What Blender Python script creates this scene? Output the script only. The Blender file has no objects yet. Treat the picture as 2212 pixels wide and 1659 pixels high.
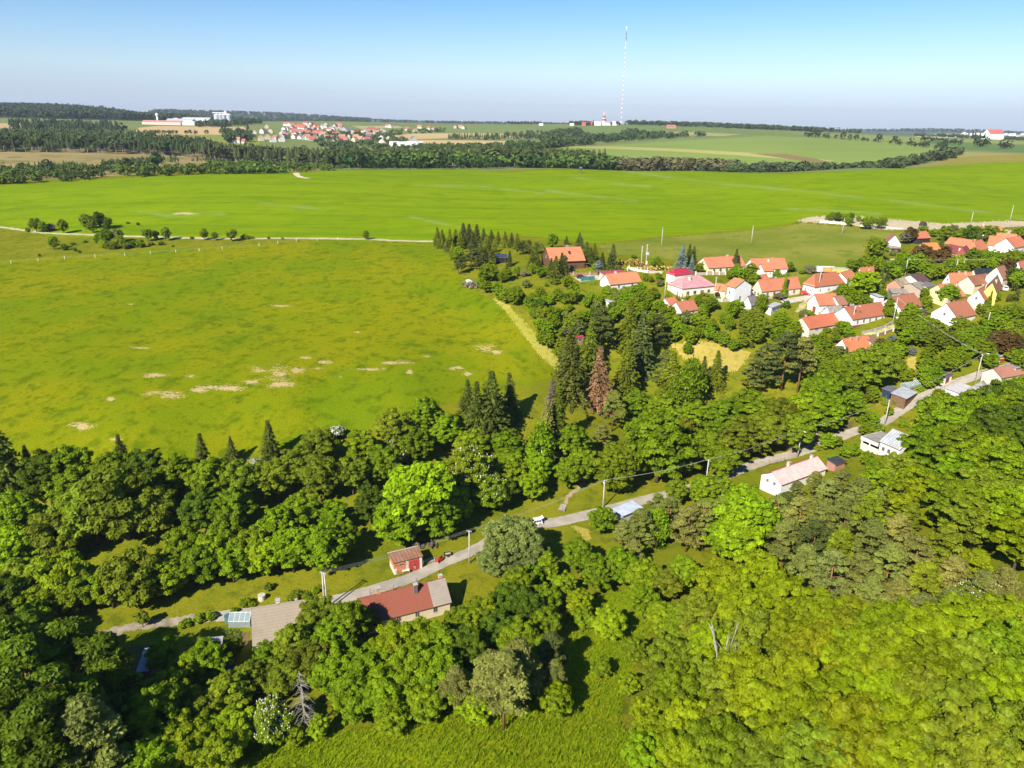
import bpy, math, random
import numpy as np
R = math.radians
rng = np.random.default_rng(7)
random.seed(7)
scn = bpy.context.scene
COL = scn.collection

# ------------------------------------------------------------------ camera
CAMZ, PITCH, ROLL, FPX = 95.0, R(20.1), R(0.8), 1562.0      # FPX: focal length for a picture 2212 px wide
cam_d = bpy.data.cameras.new('camera')
cam = bpy.data.objects.new('camera', cam_d)
COL.objects.link(cam)
scn.camera = cam
cam_d.sensor_width = 36.0
cam_d.lens = 36.0 * FPX / 2212.0
cam_d.clip_start, cam_d.clip_end = 1.0, 60000.0
from mathutils import Matrix, Vector
CM = Matrix.Rotation(R(90) - PITCH, 3, 'X') @ Matrix.Rotation(ROLL, 3, 'Z')
cam.matrix_world = Matrix.Translation((0, 0, CAMZ)) @ CM.to_4x4()
CN = np.array(CM)

# ------------------------------------------------------------------ sky, sun, exposure
SUN_AZ, SUN_EL = R(33 + 180), R(37)                          # compass bearing of the sun (from +Y towards +X)
wd = bpy.data.worlds.new('World')
scn.world = wd
wd.use_nodes = True
nt = wd.node_tree
bg = nt.nodes['Background']
sky = nt.nodes.new('ShaderNodeTexSky')
sky.sky_type = 'NISHITA'
sky.sun_disc = False
sky.sun_elevation = SUN_EL
sky.sun_rotation = SUN_AZ
sky.altitude = 500
sky.air_density, sky.dust_density, sky.ozone_density = 1.0, 0.6, 2.0
geo = nt.nodes.new('ShaderNodeTexCoord')
sep = nt.nodes.new('ShaderNodeSeparateXYZ')
nt.links.new(geo.outputs['Generated'], sep.inputs[0])
ramp = nt.nodes.new('ShaderNodeValToRGB')                    # the hazy air low over the horizon
el = ramp.color_ramp.elements
el[0].position, el[0].color = 0.0, (0.64, 0.72, 0.95, 1)
el[1].position, el[1].color = 0.35, (0.22, 0.55, 0.95, 1)
for p, c in ((0.03, (0.68, 0.76, 0.97, 1)), (0.055, (0.80, 0.88, 1.0, 1)), (0.09, (0.68, 0.84, 1.0, 1)), (0.14, (0.46, 0.74, 0.95, 1))):
    e = el.new(p); e.color = c
nt.links.new(sep.outputs['Z'], ramp.inputs[0])
mul = nt.nodes.new('ShaderNodeMix'); mul.data_type = 'RGBA'; mul.blend_type = 'MULTIPLY'
mul.inputs[0].default_value = 1.0
nt.links.new(sky.outputs[0], mul.inputs[6]); nt.links.new(ramp.outputs[0], mul.inputs[7])
nt.links.new(mul.outputs[2], bg.inputs[0])
bg.inputs[1].default_value = 0.085

sun_d = bpy.data.lights.new('sun', 'SUN')
sun_d.energy, sun_d.angle, sun_d.color = 5.0, R(0.5), (1.0, 0.93, 0.80)
sun = bpy.data.objects.new('sun', sun_d)
COL.objects.link(sun)
sdir = Vector((math.sin(SUN_AZ) * math.cos(SUN_EL), math.cos(SUN_AZ) * math.cos(SUN_EL), math.sin(SUN_EL)))
sun.rotation_euler = sdir.to_track_quat('Z', 'Y').to_euler()

vs = scn.view_settings
vs.view_transform, vs.look, vs.exposure, vs.gamma = 'Standard', 'None', 0.85, 1.0
cy = scn.cycles
cy.max_bounces, cy.diffuse_bounces, cy.glossy_bounces, cy.transmission_bounces, cy.transparent_max_bounces = 5, 4, 2, 4, 6
cy.volume_bounces = 0
cy.use_denoising = True

# ------------------------------------------------------------------ pixels and the lie of the land
def ray(u, v):
    """unit direction through a point of the 2212 x 1659 photograph"""
    d = CN @ np.array([(u - 1106.0) / FPX, (829.5 - v) / FPX, -1.0])
    return d / np.linalg.norm(d)

def S(x, y):                                                 # the 3840-wide original to 2212-wide
    return (x / 1.736, y / 1.736)

# known points of the ground: (u, v, height) where it is seen; ('d', u, v, distance); ('h', u, distance, height) where it is hidden
CTRL = [
 # near slope and the bottom clearing
 (1000,1640,5),(1400,1640,9),(2000,1640,22),(2212,1640,26),(2212,1300,25),(2000,1300,17),(1700,1300,8),(1400,1300,2),(1400,1500,5),
 (1700,1600,14),(2212,1000,26),(2000,1000,14),(1750,1120,6),(300,1600,-1),(0,1640,-2),(100,1450,-3),(400,1450,-2),(700,1450,-1),(1000,1400,0),(1000,1520,2.5),
 # road
 (200,1372,-2),(560,1312,-1),(720,1287,0),(870,1247,0),(1010,1192,0.5),(1150,1125,1),(1290,1100,1.5),(1500,1045,3),(1700,985,5.5),(1810,945,8),(1910,900,11),(2000,850,15),(2090,815,19),(2180,785,23),
 # wooded bank
 (100,1300,-2),(0,1100,5),(300,1150,3),(600,1050,6),(900,1050,5),(1100,1080,1.5),(1300,950,6),(0,1000,11),(300,980,13),(600,900,16),(900,900,15),(1150,830,16),(1200,790,18),
 # meadow
 (0,850,17),(0,700,23),(0,560,29),(600,700,23),(600,535,33),(940,525,35),(1000,700,24),(950,600,31),(300,760,20.5),(300,600,28),
 # village terrace
 (1215,600,35),(1489,640,33),(1600,560,36),(1890,690,28),(2060,690,29),(1840,760,22),(2100,540,40),(1850,550,38),(2200,620,38),(2200,700,32),
 (1700,850,13),(1700,700,25),(1560,770,19),(1300,800,14),(1450,860,9),(1230,720,24),(2000,780,21),(1900,850,14),
 # big crop field
 (250,530,32),(0,500,32.5),(500,505,35),(1300,525,38.5),(1700,482,41),(2212,490,43),(1000,505,37),(800,450,40),(0,440,36),(1500,430,43),(2212,420,47),(1100,420,42),
 ('d',0,397,700),('d',400,372,735),('d',800,367,750),('d',1200,363,765),('d',1500,369,780),('d',1850,363,850),('d',2212,349,960),
 # hollow behind the crest
 ('h',700,1000,33),('h',1000,1000,35),('h',1300,1010,33),('h',1600,1000,34),('h',1850,1040,36),('h',480,960,38),
 ('d',2212,340,1150),('d',60,380,820),('d',250,368,850),('d',200,330,1160),('d',0,330,1150),('d',500,350,1080),
 # farther country
 ('d',100,300,1500),('d',400,300,1500),('d',380,283,2000),('d',400,268,2400),('d',700,300,1700),('d',650,272,2200),('d',900,298,1700),('d',1000,280,2300),('d',1050,318,1300),
 ('d',1250,325,1250),('d',1400,292,1950),('d',1341,270,2600),('d',1100,271,2700),('d',1150,300,1800),('d',1700,325,1250),('d',1700,300,1650),('d',1900,310,1600),('d',1750,286,2400),('d',2050,325,1350),
 ('d',2150,303,2000),('d',2212,318,1500),('d',1550,274,3000),('d',1950,294,2400),('d',700,262,3200),
 ('h',-200,4200,102),('h',100,4200,115),('h',250,4200,102),('h',330,4200,72),('h',450,4200,55),('h',600,7500,107),('h',400,7500,112),('h',800,7500,66),('h',1100,8000,52),('h',1300,8000,48),
 ('h',1600,8000,36),('h',1800,8000,28),('h',2000,8500,50),('h',2120,8500,48),('h',2212,8500,32),('h',2212,4500,35),('h',1950,4500,42),('h',1700,4500,56),('h',1000,4500,60),('h',700,4500,58),
]
def _ctrl():
    P = []
    for c in CTRL:
        if c[0] == 'd':
            d = ray(c[1], c[2]); h = math.hypot(d[0], d[1]); r = c[3]; z = CAMZ + d[2] / h * r
        elif c[0] == 'h':
            d = ray(c[1], 270); r, z = c[2], c[3]
        else:
            d = ray(c[0], c[1]); h = math.hypot(d[0], d[1]); z = c[2]; r = (z - CAMZ) / d[2] * h
        P.append((math.atan2(d[0], d[1]), r, z))
    for a in (-0.8, -0.4, 0, 0.4, 0.8):
        P.append((a, 16000, -60 - 60 * a)); P.append((a, 40, 4 + 10 * max(a, -0.3)))
    return np.array(P)
CP = _ctrl()
def _feat(a, r):
    return np.stack([np.asarray(a) * 3.0, np.log(np.asarray(r)) * 1.6], -1)
def _k(d2):
    return 0.5 * d2 * np.log(d2 + 1e-12)
_F = _feat(CP[:, 0], CP[:, 1]); _n = len(_F)
_A = np.zeros((_n + 3, _n + 3))
_A[:_n, :_n] = _k(((_F[:, None] - _F[None]) ** 2).sum(-1)) + np.eye(_n) * 0.002
_A[:_n, _n] = 1; _A[:_n, _n + 1:] = _F; _A[_n, :_n] = 1; _A[_n + 1:, :_n] = _F.T
_W = np.linalg.solve(_A, np.concatenate([CP[:, 2], np.zeros(3)]))
GA = np.linspace(-0.95, 0.95, 260); GL = np.linspace(math.log(35), math.log(17000), 420)
_ga, _gl = np.meshgrid(GA, GL, indexing='ij')
_Q = _feat(_ga.ravel(), np.exp(_gl.ravel()))
GZ = np.concatenate([_k(((q[:, None] - _F[None]) ** 2).sum(-1)) @ _W[:_n] + _W[_n] + q @ _W[_n + 1:] for q in np.array_split(_Q, 60)]).reshape(_ga.shape)
def height(x, y):
    """ground height at world x, y (arrays or numbers)"""
    x = np.asarray(x, float); y = np.asarray(y, float)
    a = np.clip(np.arctan2(x, y), GA[0], GA[-1]); l = np.clip(np.log(np.hypot(x, y) + 1e-6), GL[0], GL[-1])
    fa = (a - GA[0]) / (GA[1] - GA[0]); fl = (l - GL[0]) / (GL[1] - GL[0])
    ia = np.clip(fa.astype(int), 0, len(GA) - 2); il = np.clip(fl.astype(int), 0, len(GL) - 2)
    ta = fa - ia; tl = fl - il
    return ((GZ[ia, il] * (1 - ta) + GZ[ia + 1, il] * ta) * (1 - tl) + (GZ[ia, il + 1] * (1 - ta) + GZ[ia + 1, il + 1] * ta) * tl)
_T = np.concatenate([np.arange(40, 1000, 0.5), np.geomspace(1000, 16000, 1500)])
def hit(u, v, dh=0.0, rmin=0.0):
    """world point where the sight line through (u, v) meets the ground raised by dh"""
    d = ray(u, v); hl = math.hypot(d[0], d[1]); t = _T / hl
    x, y, z = d[0] * t, d[1] * t, CAMZ + d[2] * t
    below = (z <= height(x, y) + dh) & (_T >= rmin)
    if not below.any():
        i = len(_T) - 1
    else:
        i = int(np.argmax(below))
    lo, hi = t[max(i - 1, 0)], t[i]
    for _ in range(18):
        m = (lo + hi) / 2
        if CAMZ + d[2] * m <= float(height(d[0] * m, d[1] * m)) + dh: hi = m
        else: lo = m
    return Vector((d[0] * hi, d[1] * hi, CAMZ + d[2] * hi))
def at_dist(u, D):
    """ground point at distance D in the direction of picture column u"""
    d = ray(u, 270); a = math.atan2(d[0], d[1]); x, y = D * math.sin(a), D * math.cos(a)
    return Vector((x, y, float(height(x, y))))
def project(p):
    p = np.asarray(p, float).reshape(-1, 3) - np.array([0, 0, CAMZ])
    c = p @ CN
    return 1106 + FPX * c[:, 0] / np.maximum(-c[:, 2], 1e-6), 829.5 - FPX * c[:, 1] / np.maximum(-c[:, 2], 1e-6), -c[:, 2]

# ------------------------------------------------------------------ materials
def new_mat(name):
    m = bpy.data.materials.new(name); m.use_nodes = True
    t = m.node_tree
    return m, t, t.nodes['Principled BSDF']
def N(t, kind, **kw):
    n = t.nodes.new(kind)
    for k, v in kw.items(): setattr(n, k, v)
    return n
def mixc(t, fac, a, b, mode='MIX'):
    n = N(t, 'ShaderNodeMix', data_type='RGBA', blend_type=mode)
    for s, x in ((0, fac), (6, a), (7, b)):
        if hasattr(x, 'is_output'): t.links.new(x, n.inputs[s])
        elif s == 0: n.inputs[0].default_value = x
        else: n.inputs[s].default_value = (*x[:3], 1)
    return n.outputs[2]
def noise(t, scale, detail=4, rough=0.55, stretch=None, rot=0.0, kind='ShaderNodeTexNoise', coord='Object'):
    tc = N(t, 'ShaderNodeTexCoord')
    o = tc.outputs[coord]
    if stretch or rot:
        mp = N(t, 'ShaderNodeMapping')
        mp.inputs['Scale'].default_value = stretch or (1, 1, 1)
        mp.inputs['Rotation'].default_value = (0, 0, rot)
        t.links.new(o, mp.inputs[0]); o = mp.outputs[0]
    n = N(t, kind)
    n.inputs['Scale'].default_value = scale
    if 'Detail' in n.inputs: n.inputs['Detail'].default_value = detail
    if 'Roughness' in n.inputs: n.inputs['Roughness'].default_value = rough
    t.links.new(o, n.inputs['Vector'])
    return n.outputs[0]
def step(t, x, a, b):
    n = N(t, 'ShaderNodeMapRange'); n.interpolation_type = 'SMOOTHSTEP'
    n.inputs[1].default_value, n.inputs[2].default_value = a, b
    t.links.new(x, n.inputs[0])
    return n.outputs[0]
def mulv(t, a, b):
    n = N(t, 'ShaderNodeMath', operation='MULTIPLY')
    for i, x in enumerate((a, b)):
        if hasattr(x, 'is_output'): t.links.new(x, n.inputs[i])
        else: n.inputs[i].default_value = x
    return n.outputs[0]
def attr(t, name):
    n = N(t, 'ShaderNodeAttribute', attribute_name=name)
    return n.outputs['Fac']
def bump(t, b, h, strength=0.5, dist=0.1):
    n = N(t, 'ShaderNodeBump'); n.inputs['Strength'].default_value = strength; n.inputs['Distance'].default_value = dist
    t.links.new(h, n.inputs['Height']); t.links.new(n.outputs[0], b.inputs['Normal'])
def finish(t, b, col, rough=0.9, spec=0.2):
    if hasattr(col, 'is_output'): t.links.new(col, b.inputs['Base Color'])
    else: b.inputs['Base Color'].default_value = (*col[:3], 1)
    b.inputs['Roughness'].default_value = rough
    b.inputs['Specular IOR Level'].default_value = spec
_mc = {}
def plain(col, rough=0.85, vary=0.18, scale=1.2, spec=0.2, metal=0.0):
    """a worn, slightly uneven finish of one colour"""
    k = (tuple(round(c, 3) for c in col[:3]), rough, vary, scale, metal)
    if k in _mc: return _mc[k]
    m, t, b = new_mat('finish')
    n1 = noise(t, scale, 5, 0.65); n2 = noise(t, scale * 0.22, 2)
    c = mixc(t, step(t, n1, 0.3, 0.72), [x * (1 - vary) for x in col], [min(1, x * (1 + vary * 0.6)) for x in col])
    c = mixc(t, mulv(t, step(t, n2, 0.45, 0.7), vary * 1.2), c, [x * 0.6 for x in col])
    finish(t, b, c, rough, spec); b.inputs['Metallic'].default_value = metal
    _mc[k] = m
    return m
def tiles(col, col2=None, row=0.34):
    """clay roof tiles in courses down the slope, patched and weathered; UV in metres (u along the eave, v up the slope)"""
    k = ('tiles', tuple(col), col2 and tuple(col2), row)
    if k in _mc: return _mc[k]
    m, t, b = new_mat('roof_tiles')
    uv = N(t, 'ShaderNodeTexCoord')
    br = N(t, 'ShaderNodeTexBrick')
    br.inputs['Scale'].default_value = 1.0
    br.inputs['Brick Width'].default_value, br.inputs['Row Height'].default_value = 0.25, row
    br.inputs['Mortar Size'].default_value = 0.022; br.inputs['Mortar Smooth'].default_value = 0.6
    c2 = col2 or [x * 0.72 for x in col]
    br.inputs['Color1'].default_value = (*col, 1); br.inputs['Color2'].default_value = (*[x * 0.78 + y * 0.22 for x, y in zip(col, c2)], 1)
    br.inputs['Mortar'].default_value = (*[x * 0.42 for x in col], 1)
    t.links.new(uv.outputs['UV'], br.inputs['Vector'])
    n1 = noise(t, 0.7, 5, 0.7, coord='UV'); n2 = noise(t, 0.16, 3, 0.6, coord='UV')
    c = mixc(t, mulv(t, step(t, n1, 0.45, 0.72), 0.55), br.outputs['Color'], c2)
    c = mixc(t, mulv(t, step(t, n2, 0.5, 0.75), 0.5), c, [x * 0.55 for x in col])
    finish(t, b, c, 0.85, 0.2)
    bump(t, b, br.outputs['Fac'], -0.5, 0.03)
    _mc[k] = m
    return m
def seams(col, pitch=0.5, rough=0.45):
    """folded sheet metal or corrugated roofing"""
    k = ('seams', tuple(col), pitch)
    if k in _mc: return _mc[k]
    m, t, b = new_mat('sheet_roofing')
    uv = N(t, 'ShaderNodeTexCoord'); w = N(t, 'ShaderNodeTexWave'); w.bands_direction = 'X'
    w.inputs['Scale'].default_value = 1.0 / pitch * 0.314; w.inputs['Distortion'].default_value = 0.0
    t.links.new(uv.outputs['UV'], w.inputs['Vector'])
    n1 = noise(t, 0.5, 5, 0.65, coord='UV')
    c = mixc(t, step(t, n1, 0.35, 0.7), [x * 0.75 for x in col], [min(1, x * 1.1) for x in col])
    c = mixc(t, mulv(t, step(t, w.outputs['Fac'], 0.0, 0.25), 1.0), [x * 0.55 for x in col], c)
    finish(t, b, c, rough, 0.3)
    bump(t, b, w.outputs['Fac'], 0.4, 0.03)
    _mc[k] = m
    return m
def boards(col, width=0.2):
    k = ('boards', tuple(col), width)
    if k in _mc: return _mc[k]
    m, t, b = new_mat('weathered_boards')
    tc = N(t, 'ShaderNodeTexCoord'); w = N(t, 'ShaderNodeTexWave'); w.bands_direction = 'Z'
    w.inputs['Scale'].default_value = 0.314 / width; w.inputs['Distortion'].default_value = 0.3
    t.links.new(tc.outputs['Object'], w.inputs['Vector'])
    n1 = noise(t, 1.5, 5, 0.7)
    c = mixc(t, step(t, n1, 0.3, 0.7), [x * 0.7 for x in col], [x * 1.25 for x in col])
    c = mixc(t, step(t, w.outputs['Fac'], 0.02, 0.3), [x * 0.35 for x in col], c)
    finish(t, b, c, 0.85, 0.15)
    _mc[k] = m
    return m
def glass():
    if 'glass' in _mc: return _mc['glass']
    m, t, b = new_mat('window_glass')
    finish(t, b, (0.03, 0.035, 0.04), 0.12, 0.6)
    _mc['glass'] = m
    return m
def leafm(name='leaves', trans=0.45):
    """foliage; each crown carries its own leaf colour as the object colour"""
    if name in _mc: return _mc[name]
    m, t, b = new_mat(name)
    oi = N(t, 'ShaderNodeObjectInfo')
    n1 = noise(t, 0.45, 3, 0.6); n2 = noise(t, 3.0, 2, 0.6)
    hs = N(t, 'ShaderNodeHueSaturation')
    t.links.new(oi.outputs['Color'], hs.inputs['Color'])
    v = N(t, 'ShaderNodeMapRange'); v.inputs[1].default_value, v.inputs[2].default_value, v.inputs[3].default_value, v.inputs[4].default_value = 0.3, 0.7, 0.62, 1.45
    t.links.new(n2, v.inputs[0]); t.links.new(v.outputs[0], hs.inputs['Value'])
    h = N(t, 'ShaderNodeMapRange'); h.inputs[1].default_value, h.inputs[2].default_value, h.inputs[3].default_value, h.inputs[4].default_value = 0.3, 0.7, 0.488, 0.506
    t.links.new(n1, h.inputs[0]); t.links.new(h.outputs[0], hs.inputs['Hue'])
    df = N(t, 'ShaderNodeBsdfDiffuse'); tr = N(t, 'ShaderNodeBsdfTranslucent'); mx = N(t, 'ShaderNodeMixShader')
    gl = N(t, 'ShaderNodeBsdfGlossy'); gl.inputs['Roughness'].default_value = 0.45; gl.inputs['Color'].default_value = (0.8, 0.85, 0.7, 1)
    mx2 = N(t, 'ShaderNodeMixShader'); mx2.inputs[0].default_value = 0.008
    mx.inputs[0].default_value = trans
    for s in (df, tr): t.links.new(hs.outputs[0], s.inputs['Color'])
    t.links.new(df.outputs[0], mx.inputs[1]); t.links.new(tr.outputs[0], mx.inputs[2])
    t.links.new(mx.outputs[0], mx2.inputs[1]); t.links.new(gl.outputs[0], mx2.inputs[2])
    t.nodes.remove(b)
    t.links.new(mx2.outputs[0], t.nodes['Material Output'].inputs['Surface'])
    _mc[name] = m
    return m
def barkm(col=(0.10, 0.075, 0.05)):
    return plain(col, 0.95, 0.35, 4.0, 0.05)

# ------------------------------------------------------------------ object helpers
def obj(name, mesh, parent=None, mats=(), loc=None):
    o = bpy.data.objects.new(name, mesh); COL.objects.link(o)
    for m in mats:
        if m.name not in [x.name for x in mesh.materials if x]: mesh.materials.append(m)
    if parent: o.parent = parent
    if loc is not None: o.location = loc
    return o
def tag(o, label=None, cat=None, group=None, kind=None):
    for k, v in (('label', label), ('category', cat), ('group', group), ('kind', kind)):
        if v: o[k] = v
    return o
USED = {}
def thing(name, label, cat, loc=(0, 0, 0), rz=0.0, group=None):
    o = bpy.data.objects.new(name, None); COL.objects.link(o)
    o.empty_display_size = 0.3
    o.location = loc; o.rotation_euler = (0, 0, rz)
    return tag(o, label, cat, group)
def mesh_np(name, V, F, uv=None, mi=None, smooth=False):
    """mesh from arrays; F: (n, 3 or 4) indices"""
    me = bpy.data.meshes.new(name)
    V = np.asarray(V, np.float32); F = np.asarray(F, np.int32); k = F.shape[1]
    me.vertices.add(len(V)); me.vertices.foreach_set('co', V.ravel())
    me.loops.add(F.size); me.loops.foreach_set('vertex_index', F.ravel())
    me.polygons.add(len(F)); me.polygons.foreach_set('loop_start', np.arange(0, F.size, k, dtype=np.int32))
    if uv is not None:
        l = me.uv_layers.new(name='UVMap'); l.data.foreach_set('uv', np.asarray(uv, np.float32).ravel())
    if mi is not None: me.polygons.foreach_set('material_index', np.asarray(mi, np.int32))
    me.polygons.foreach_set('use_smooth', np.full(len(F), smooth))
    me.update(calc_edges=True)
    return me

# ------------------------------------------------------------------ ground
def grassy(name, dark, mid, light, patch=0.02, clump=0.35, dry=None, streak=None, spot=None, bumpy=0.6):
    m, t, b = new_mat(name)
    n_big = noise(t, patch, 4, 0.6); n_mid = noise(t, clump, 4, 0.65); n_fine = noise(t, 2.2, 3, 0.7); n_vf = noise(t, 9.0, 2, 0.6)
    c = mixc(t, step(t, n_big, 0.36, 0.64), mid, light)
    c = mixc(t, mulv(t, step(t, n_mid, 0.48, 0.68), 0.8), c, dark)
    if spot:                                                # separate darker tussocks
        vo = N(t, 'ShaderNodeTexVoronoi'); tc = N(t, 'ShaderNodeTexCoord'); vo.inputs['Scale'].default_value = spot[0]
        t.links.new(tc.outputs['Object'], vo.inputs['Vector'])
        n3 = noise(t, spot[0] * 0.35, 2)
        inv = N(t, 'ShaderNodeMath', operation='SUBTRACT'); inv.inputs[0].default_value = 1.0; t.links.new(step(t, vo.outputs['Distance'], 0.12, 0.5), inv.inputs[1])
        c = mixc(t, mulv(t, mulv(t, inv.outputs[0], step(t, n3, 0.42, 0.6)), spot[1]), c, [x * 0.5 for x in dark])
    c = mixc(t, mulv(t, step(t, n_fine, 0.35, 0.7), 0.55), c, [x * 0.6 for x in mid])
    c = mixc(t, mulv(t, step(t, n_vf, 0.4, 0.7), 0.3), c, [min(1, x * 1.25) for x in light])
    if streak:                                              # drilling rows and wheel tracks along one bearing
        for sc, lo, hi, amt, col in streak[1]:
            ns = noise(t, sc, 3, 0.6, (0.035, 1.0, 1.0), streak[0])
            c = mixc(t, mulv(t, step(t, ns, lo, hi), amt), c, col)
        c = mixc(t, mulv(t, mulv(t, attr(t, 'pale'), step(t, n_mid, 0.38, 0.66)), 0.5), c, (0.26, 0.34, 0.12))
    if dry:
        nd = noise(t, 0.22, 6, 0.75, (.6, 1.3, 1)); nd2 = noise(t, 1.4, 4, 0.75)
        a = N(t, 'ShaderNodeMath', operation='ADD'); t.links.new(attr(t, 'dry'), a.inputs[0]); t.links.new(mulv(t, nd, .9), a.inputs[1])
        a2 = N(t, 'ShaderNodeMath', operation='MULTIPLY_ADD'); t.links.new(nd2, a2.inputs[0]); a2.inputs[1].default_value = 0.9; t.links.new(a.outputs[0], a2.inputs[2])
        c = mixc(t, step(t, a2.outputs[0], 1.24, 1.36), c, dry)
    finish(t, b, c, 1.0, 0.0)
    bump(t, b, n_fine, bumpy, 0.25)
    return m

def pts(*p): return [tuple(q) for q in p]
G_ = lambda x, y: S(2800 + x / 3.687, 750 + y / 3.687)
H_ = lambda x, y: S(3300 + x / 3.687, 750 + y / 3.687)
F_ = lambda x, y: S(2200 + x / 3.16, 850 + y / 3.16)
E_ = lambda x, y: S(1600 + x / 2.765, 800 + y / 2.765)
I_ = lambda x, y: S(2900 + x / 3.687, 1050 + y / 3.687)
J_ = lambda x, y: S(3240 + x / 3.687, 1050 + y / 3.687)
K_ = lambda x, y: S(2780 + x / 1.924, 1560 + y / 1.924)
C_ = lambda x, y: S(2800 + x / 2.127, 1450 + y / 2.127)
D_ = lambda x, y: S(1800 + x / 2.127, 1250 + y / 2.127)
B_ = lambda x, y: S(1000 + x / 2.127, 1500 + y / 2.127)
A_ = lambda x, y: S(x / 2.127, 2100 + y / 2.127)
Z_ = lambda x, y: S(1000 + x / 2.127, 2100 + y / 2.127)
W1 = lambda x, y: S(x / 2.212, 320 + y / 2.212)
W2 = lambda x, y: S(900 + x / 2.212, 320 + y / 2.212)
W3 = lambda x, y: S(1900 + x / 2.212, 50 + y / 2.212)
W4 = lambda x, y: S(2840 + x / 2.212, 320 + y / 2.212)
V1 = lambda x, y: S(500 + x / 1.814, 400 + y / 1.814)
V2 = lambda x, y: S(900 + x / 1.494, 440 + y / 1.494)

_p0, _p1 = hit(1459, 386), hit(1949, 437)
ROW = math.atan2(_p1.y - _p0.y, _p1.x - _p0.x)              # bearing of the crop rows
REG = [
 # name, colours, polygons in the picture with the range of distance they hold for
 ('far_field', None, []),
 ('meadow', None, [(pts((-300,600),(-60,578),(0,563),(200,548),(400,535),(560,527),(700,521),(800,520),(940,524),(970,545),(985,580),(1005,620),(1055,645),(1130,705),(1180,760),(1218,803),(1190,815),(1100,840),(1000,862),(900,895),(750,940),(600,972),(400,1000),(100,1030),(-60,1045),(-300,1080)), 120, 450)]),
 ('mown_strip', None, [(pts((1060,640),(1100,660),(1150,712),(1190,758),(1226,800),(1208,806),(1165,768),(1130,722),(1088,668)), 150, 400)]),
 ('hay_patch', None, [(pts((1448,744),(1500,736),(1560,742),(1622,760),(1592,802),(1505,806),(1480,775)), 150, 400), (pts(J_(590,1090),J_(720,1060),J_(740,1150),J_(690,1290),J_(720,1390),J_(560,1390),J_(620,1290)), 150, 400), (pts(D_(720,1530),D_(860,1560),D_(890,1640),D_(840,1660),D_(800,1600)), 100, 300)]),
 ('crop_field', None, [(pts((-400,520),(-60,502),(0,494),(100,507),(180,512),(330,514),(560,517),(720,518),(930,522),(960,512),(1100,505),(1290,526),(1430,511),(1600,497),(1700,486),(1721,477),(1745,469),(1784,465),(1840,465),(1914,473),(2041,483),(2135,478),(2212,475),(2330,476),(2500,470),(2500,330),(2212,345),(2120,352),(2040,357),(1900,366),(1800,371),(1700,375),(1600,374),(1500,371),(1380,367),(1250,366),(1130,369),(1100,372),(1000,366),(760,368),(600,372),(400,378),(200,388),(0,400),(-400,424)), 300, 1000)]),
 ('sandy_yard', None, [(pts((1721,478),(1745,469),(1784,465),(1840,465),(1914,473),(2041,483),(2135,478),(2212,476),(2400,476),(2400,488),(2212,488),(2110,496),(2000,496),(1901,496),(1860,489),(1770,482)), 280, 520), (pts(H_(1700,420),H_(1991,410),H_(1991,440),H_(1840,480),H_(1740,480)), 280, 520)]),
 ('pasture', None, [(pts((1290,530),(1430,514),(1600,500),(1700,489),(1730,482),(1830,490),(1985,508),(1960,520),(1890,530),(1850,562),(1800,600),(1700,600),(1600,575),(1440,560),(1320,548)), 250, 520)]),
 ('field_margin', None, [(pts((1030,366),(1250,362),(1380,365),(1500,369),(1600,372),(1700,372),(1500,360),(1200,352),(1030,356)), 560, 860), (pts((1900,366),(1990,358),(2060,340),(2250,330),(2250,348),(2120,352),(2040,357)), 600, 1250)]),
 ('clearing_slope', None, [(pts((-200,325),(0,325),(200,322),(330,324),(560,342),(700,366),(640,374),(560,380),(380,384),(180,394),(0,406),(-200,420)), 745, 1300)]),
 ('garden_soil', None, [(pts((150,1430),(250,1400),(340,1390),(350,1420),(300,1460),(200,1490)), 60, 250), (pts(A_(1890,590),A_(2000,570),A_(1980,700),A_(1880,710)), 100, 300), (pts(C_(690,330),C_(850,270),C_(840,340),C_(700,380)), 100, 300)]),
 ('wild_grass', None, [(pts((380,1760),(480,1680),(560,1620),(700,1590),(900,1550),(1000,1530),(1130,1530),(1210,1480),(1240,1400),(1200,1330),(1290,1290),(1360,1270),(1410,1270),(1400,1380),(1350,1480),(1340,1560),(1420,1700),(1460,1760)), 40, 200)]),
]
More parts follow.
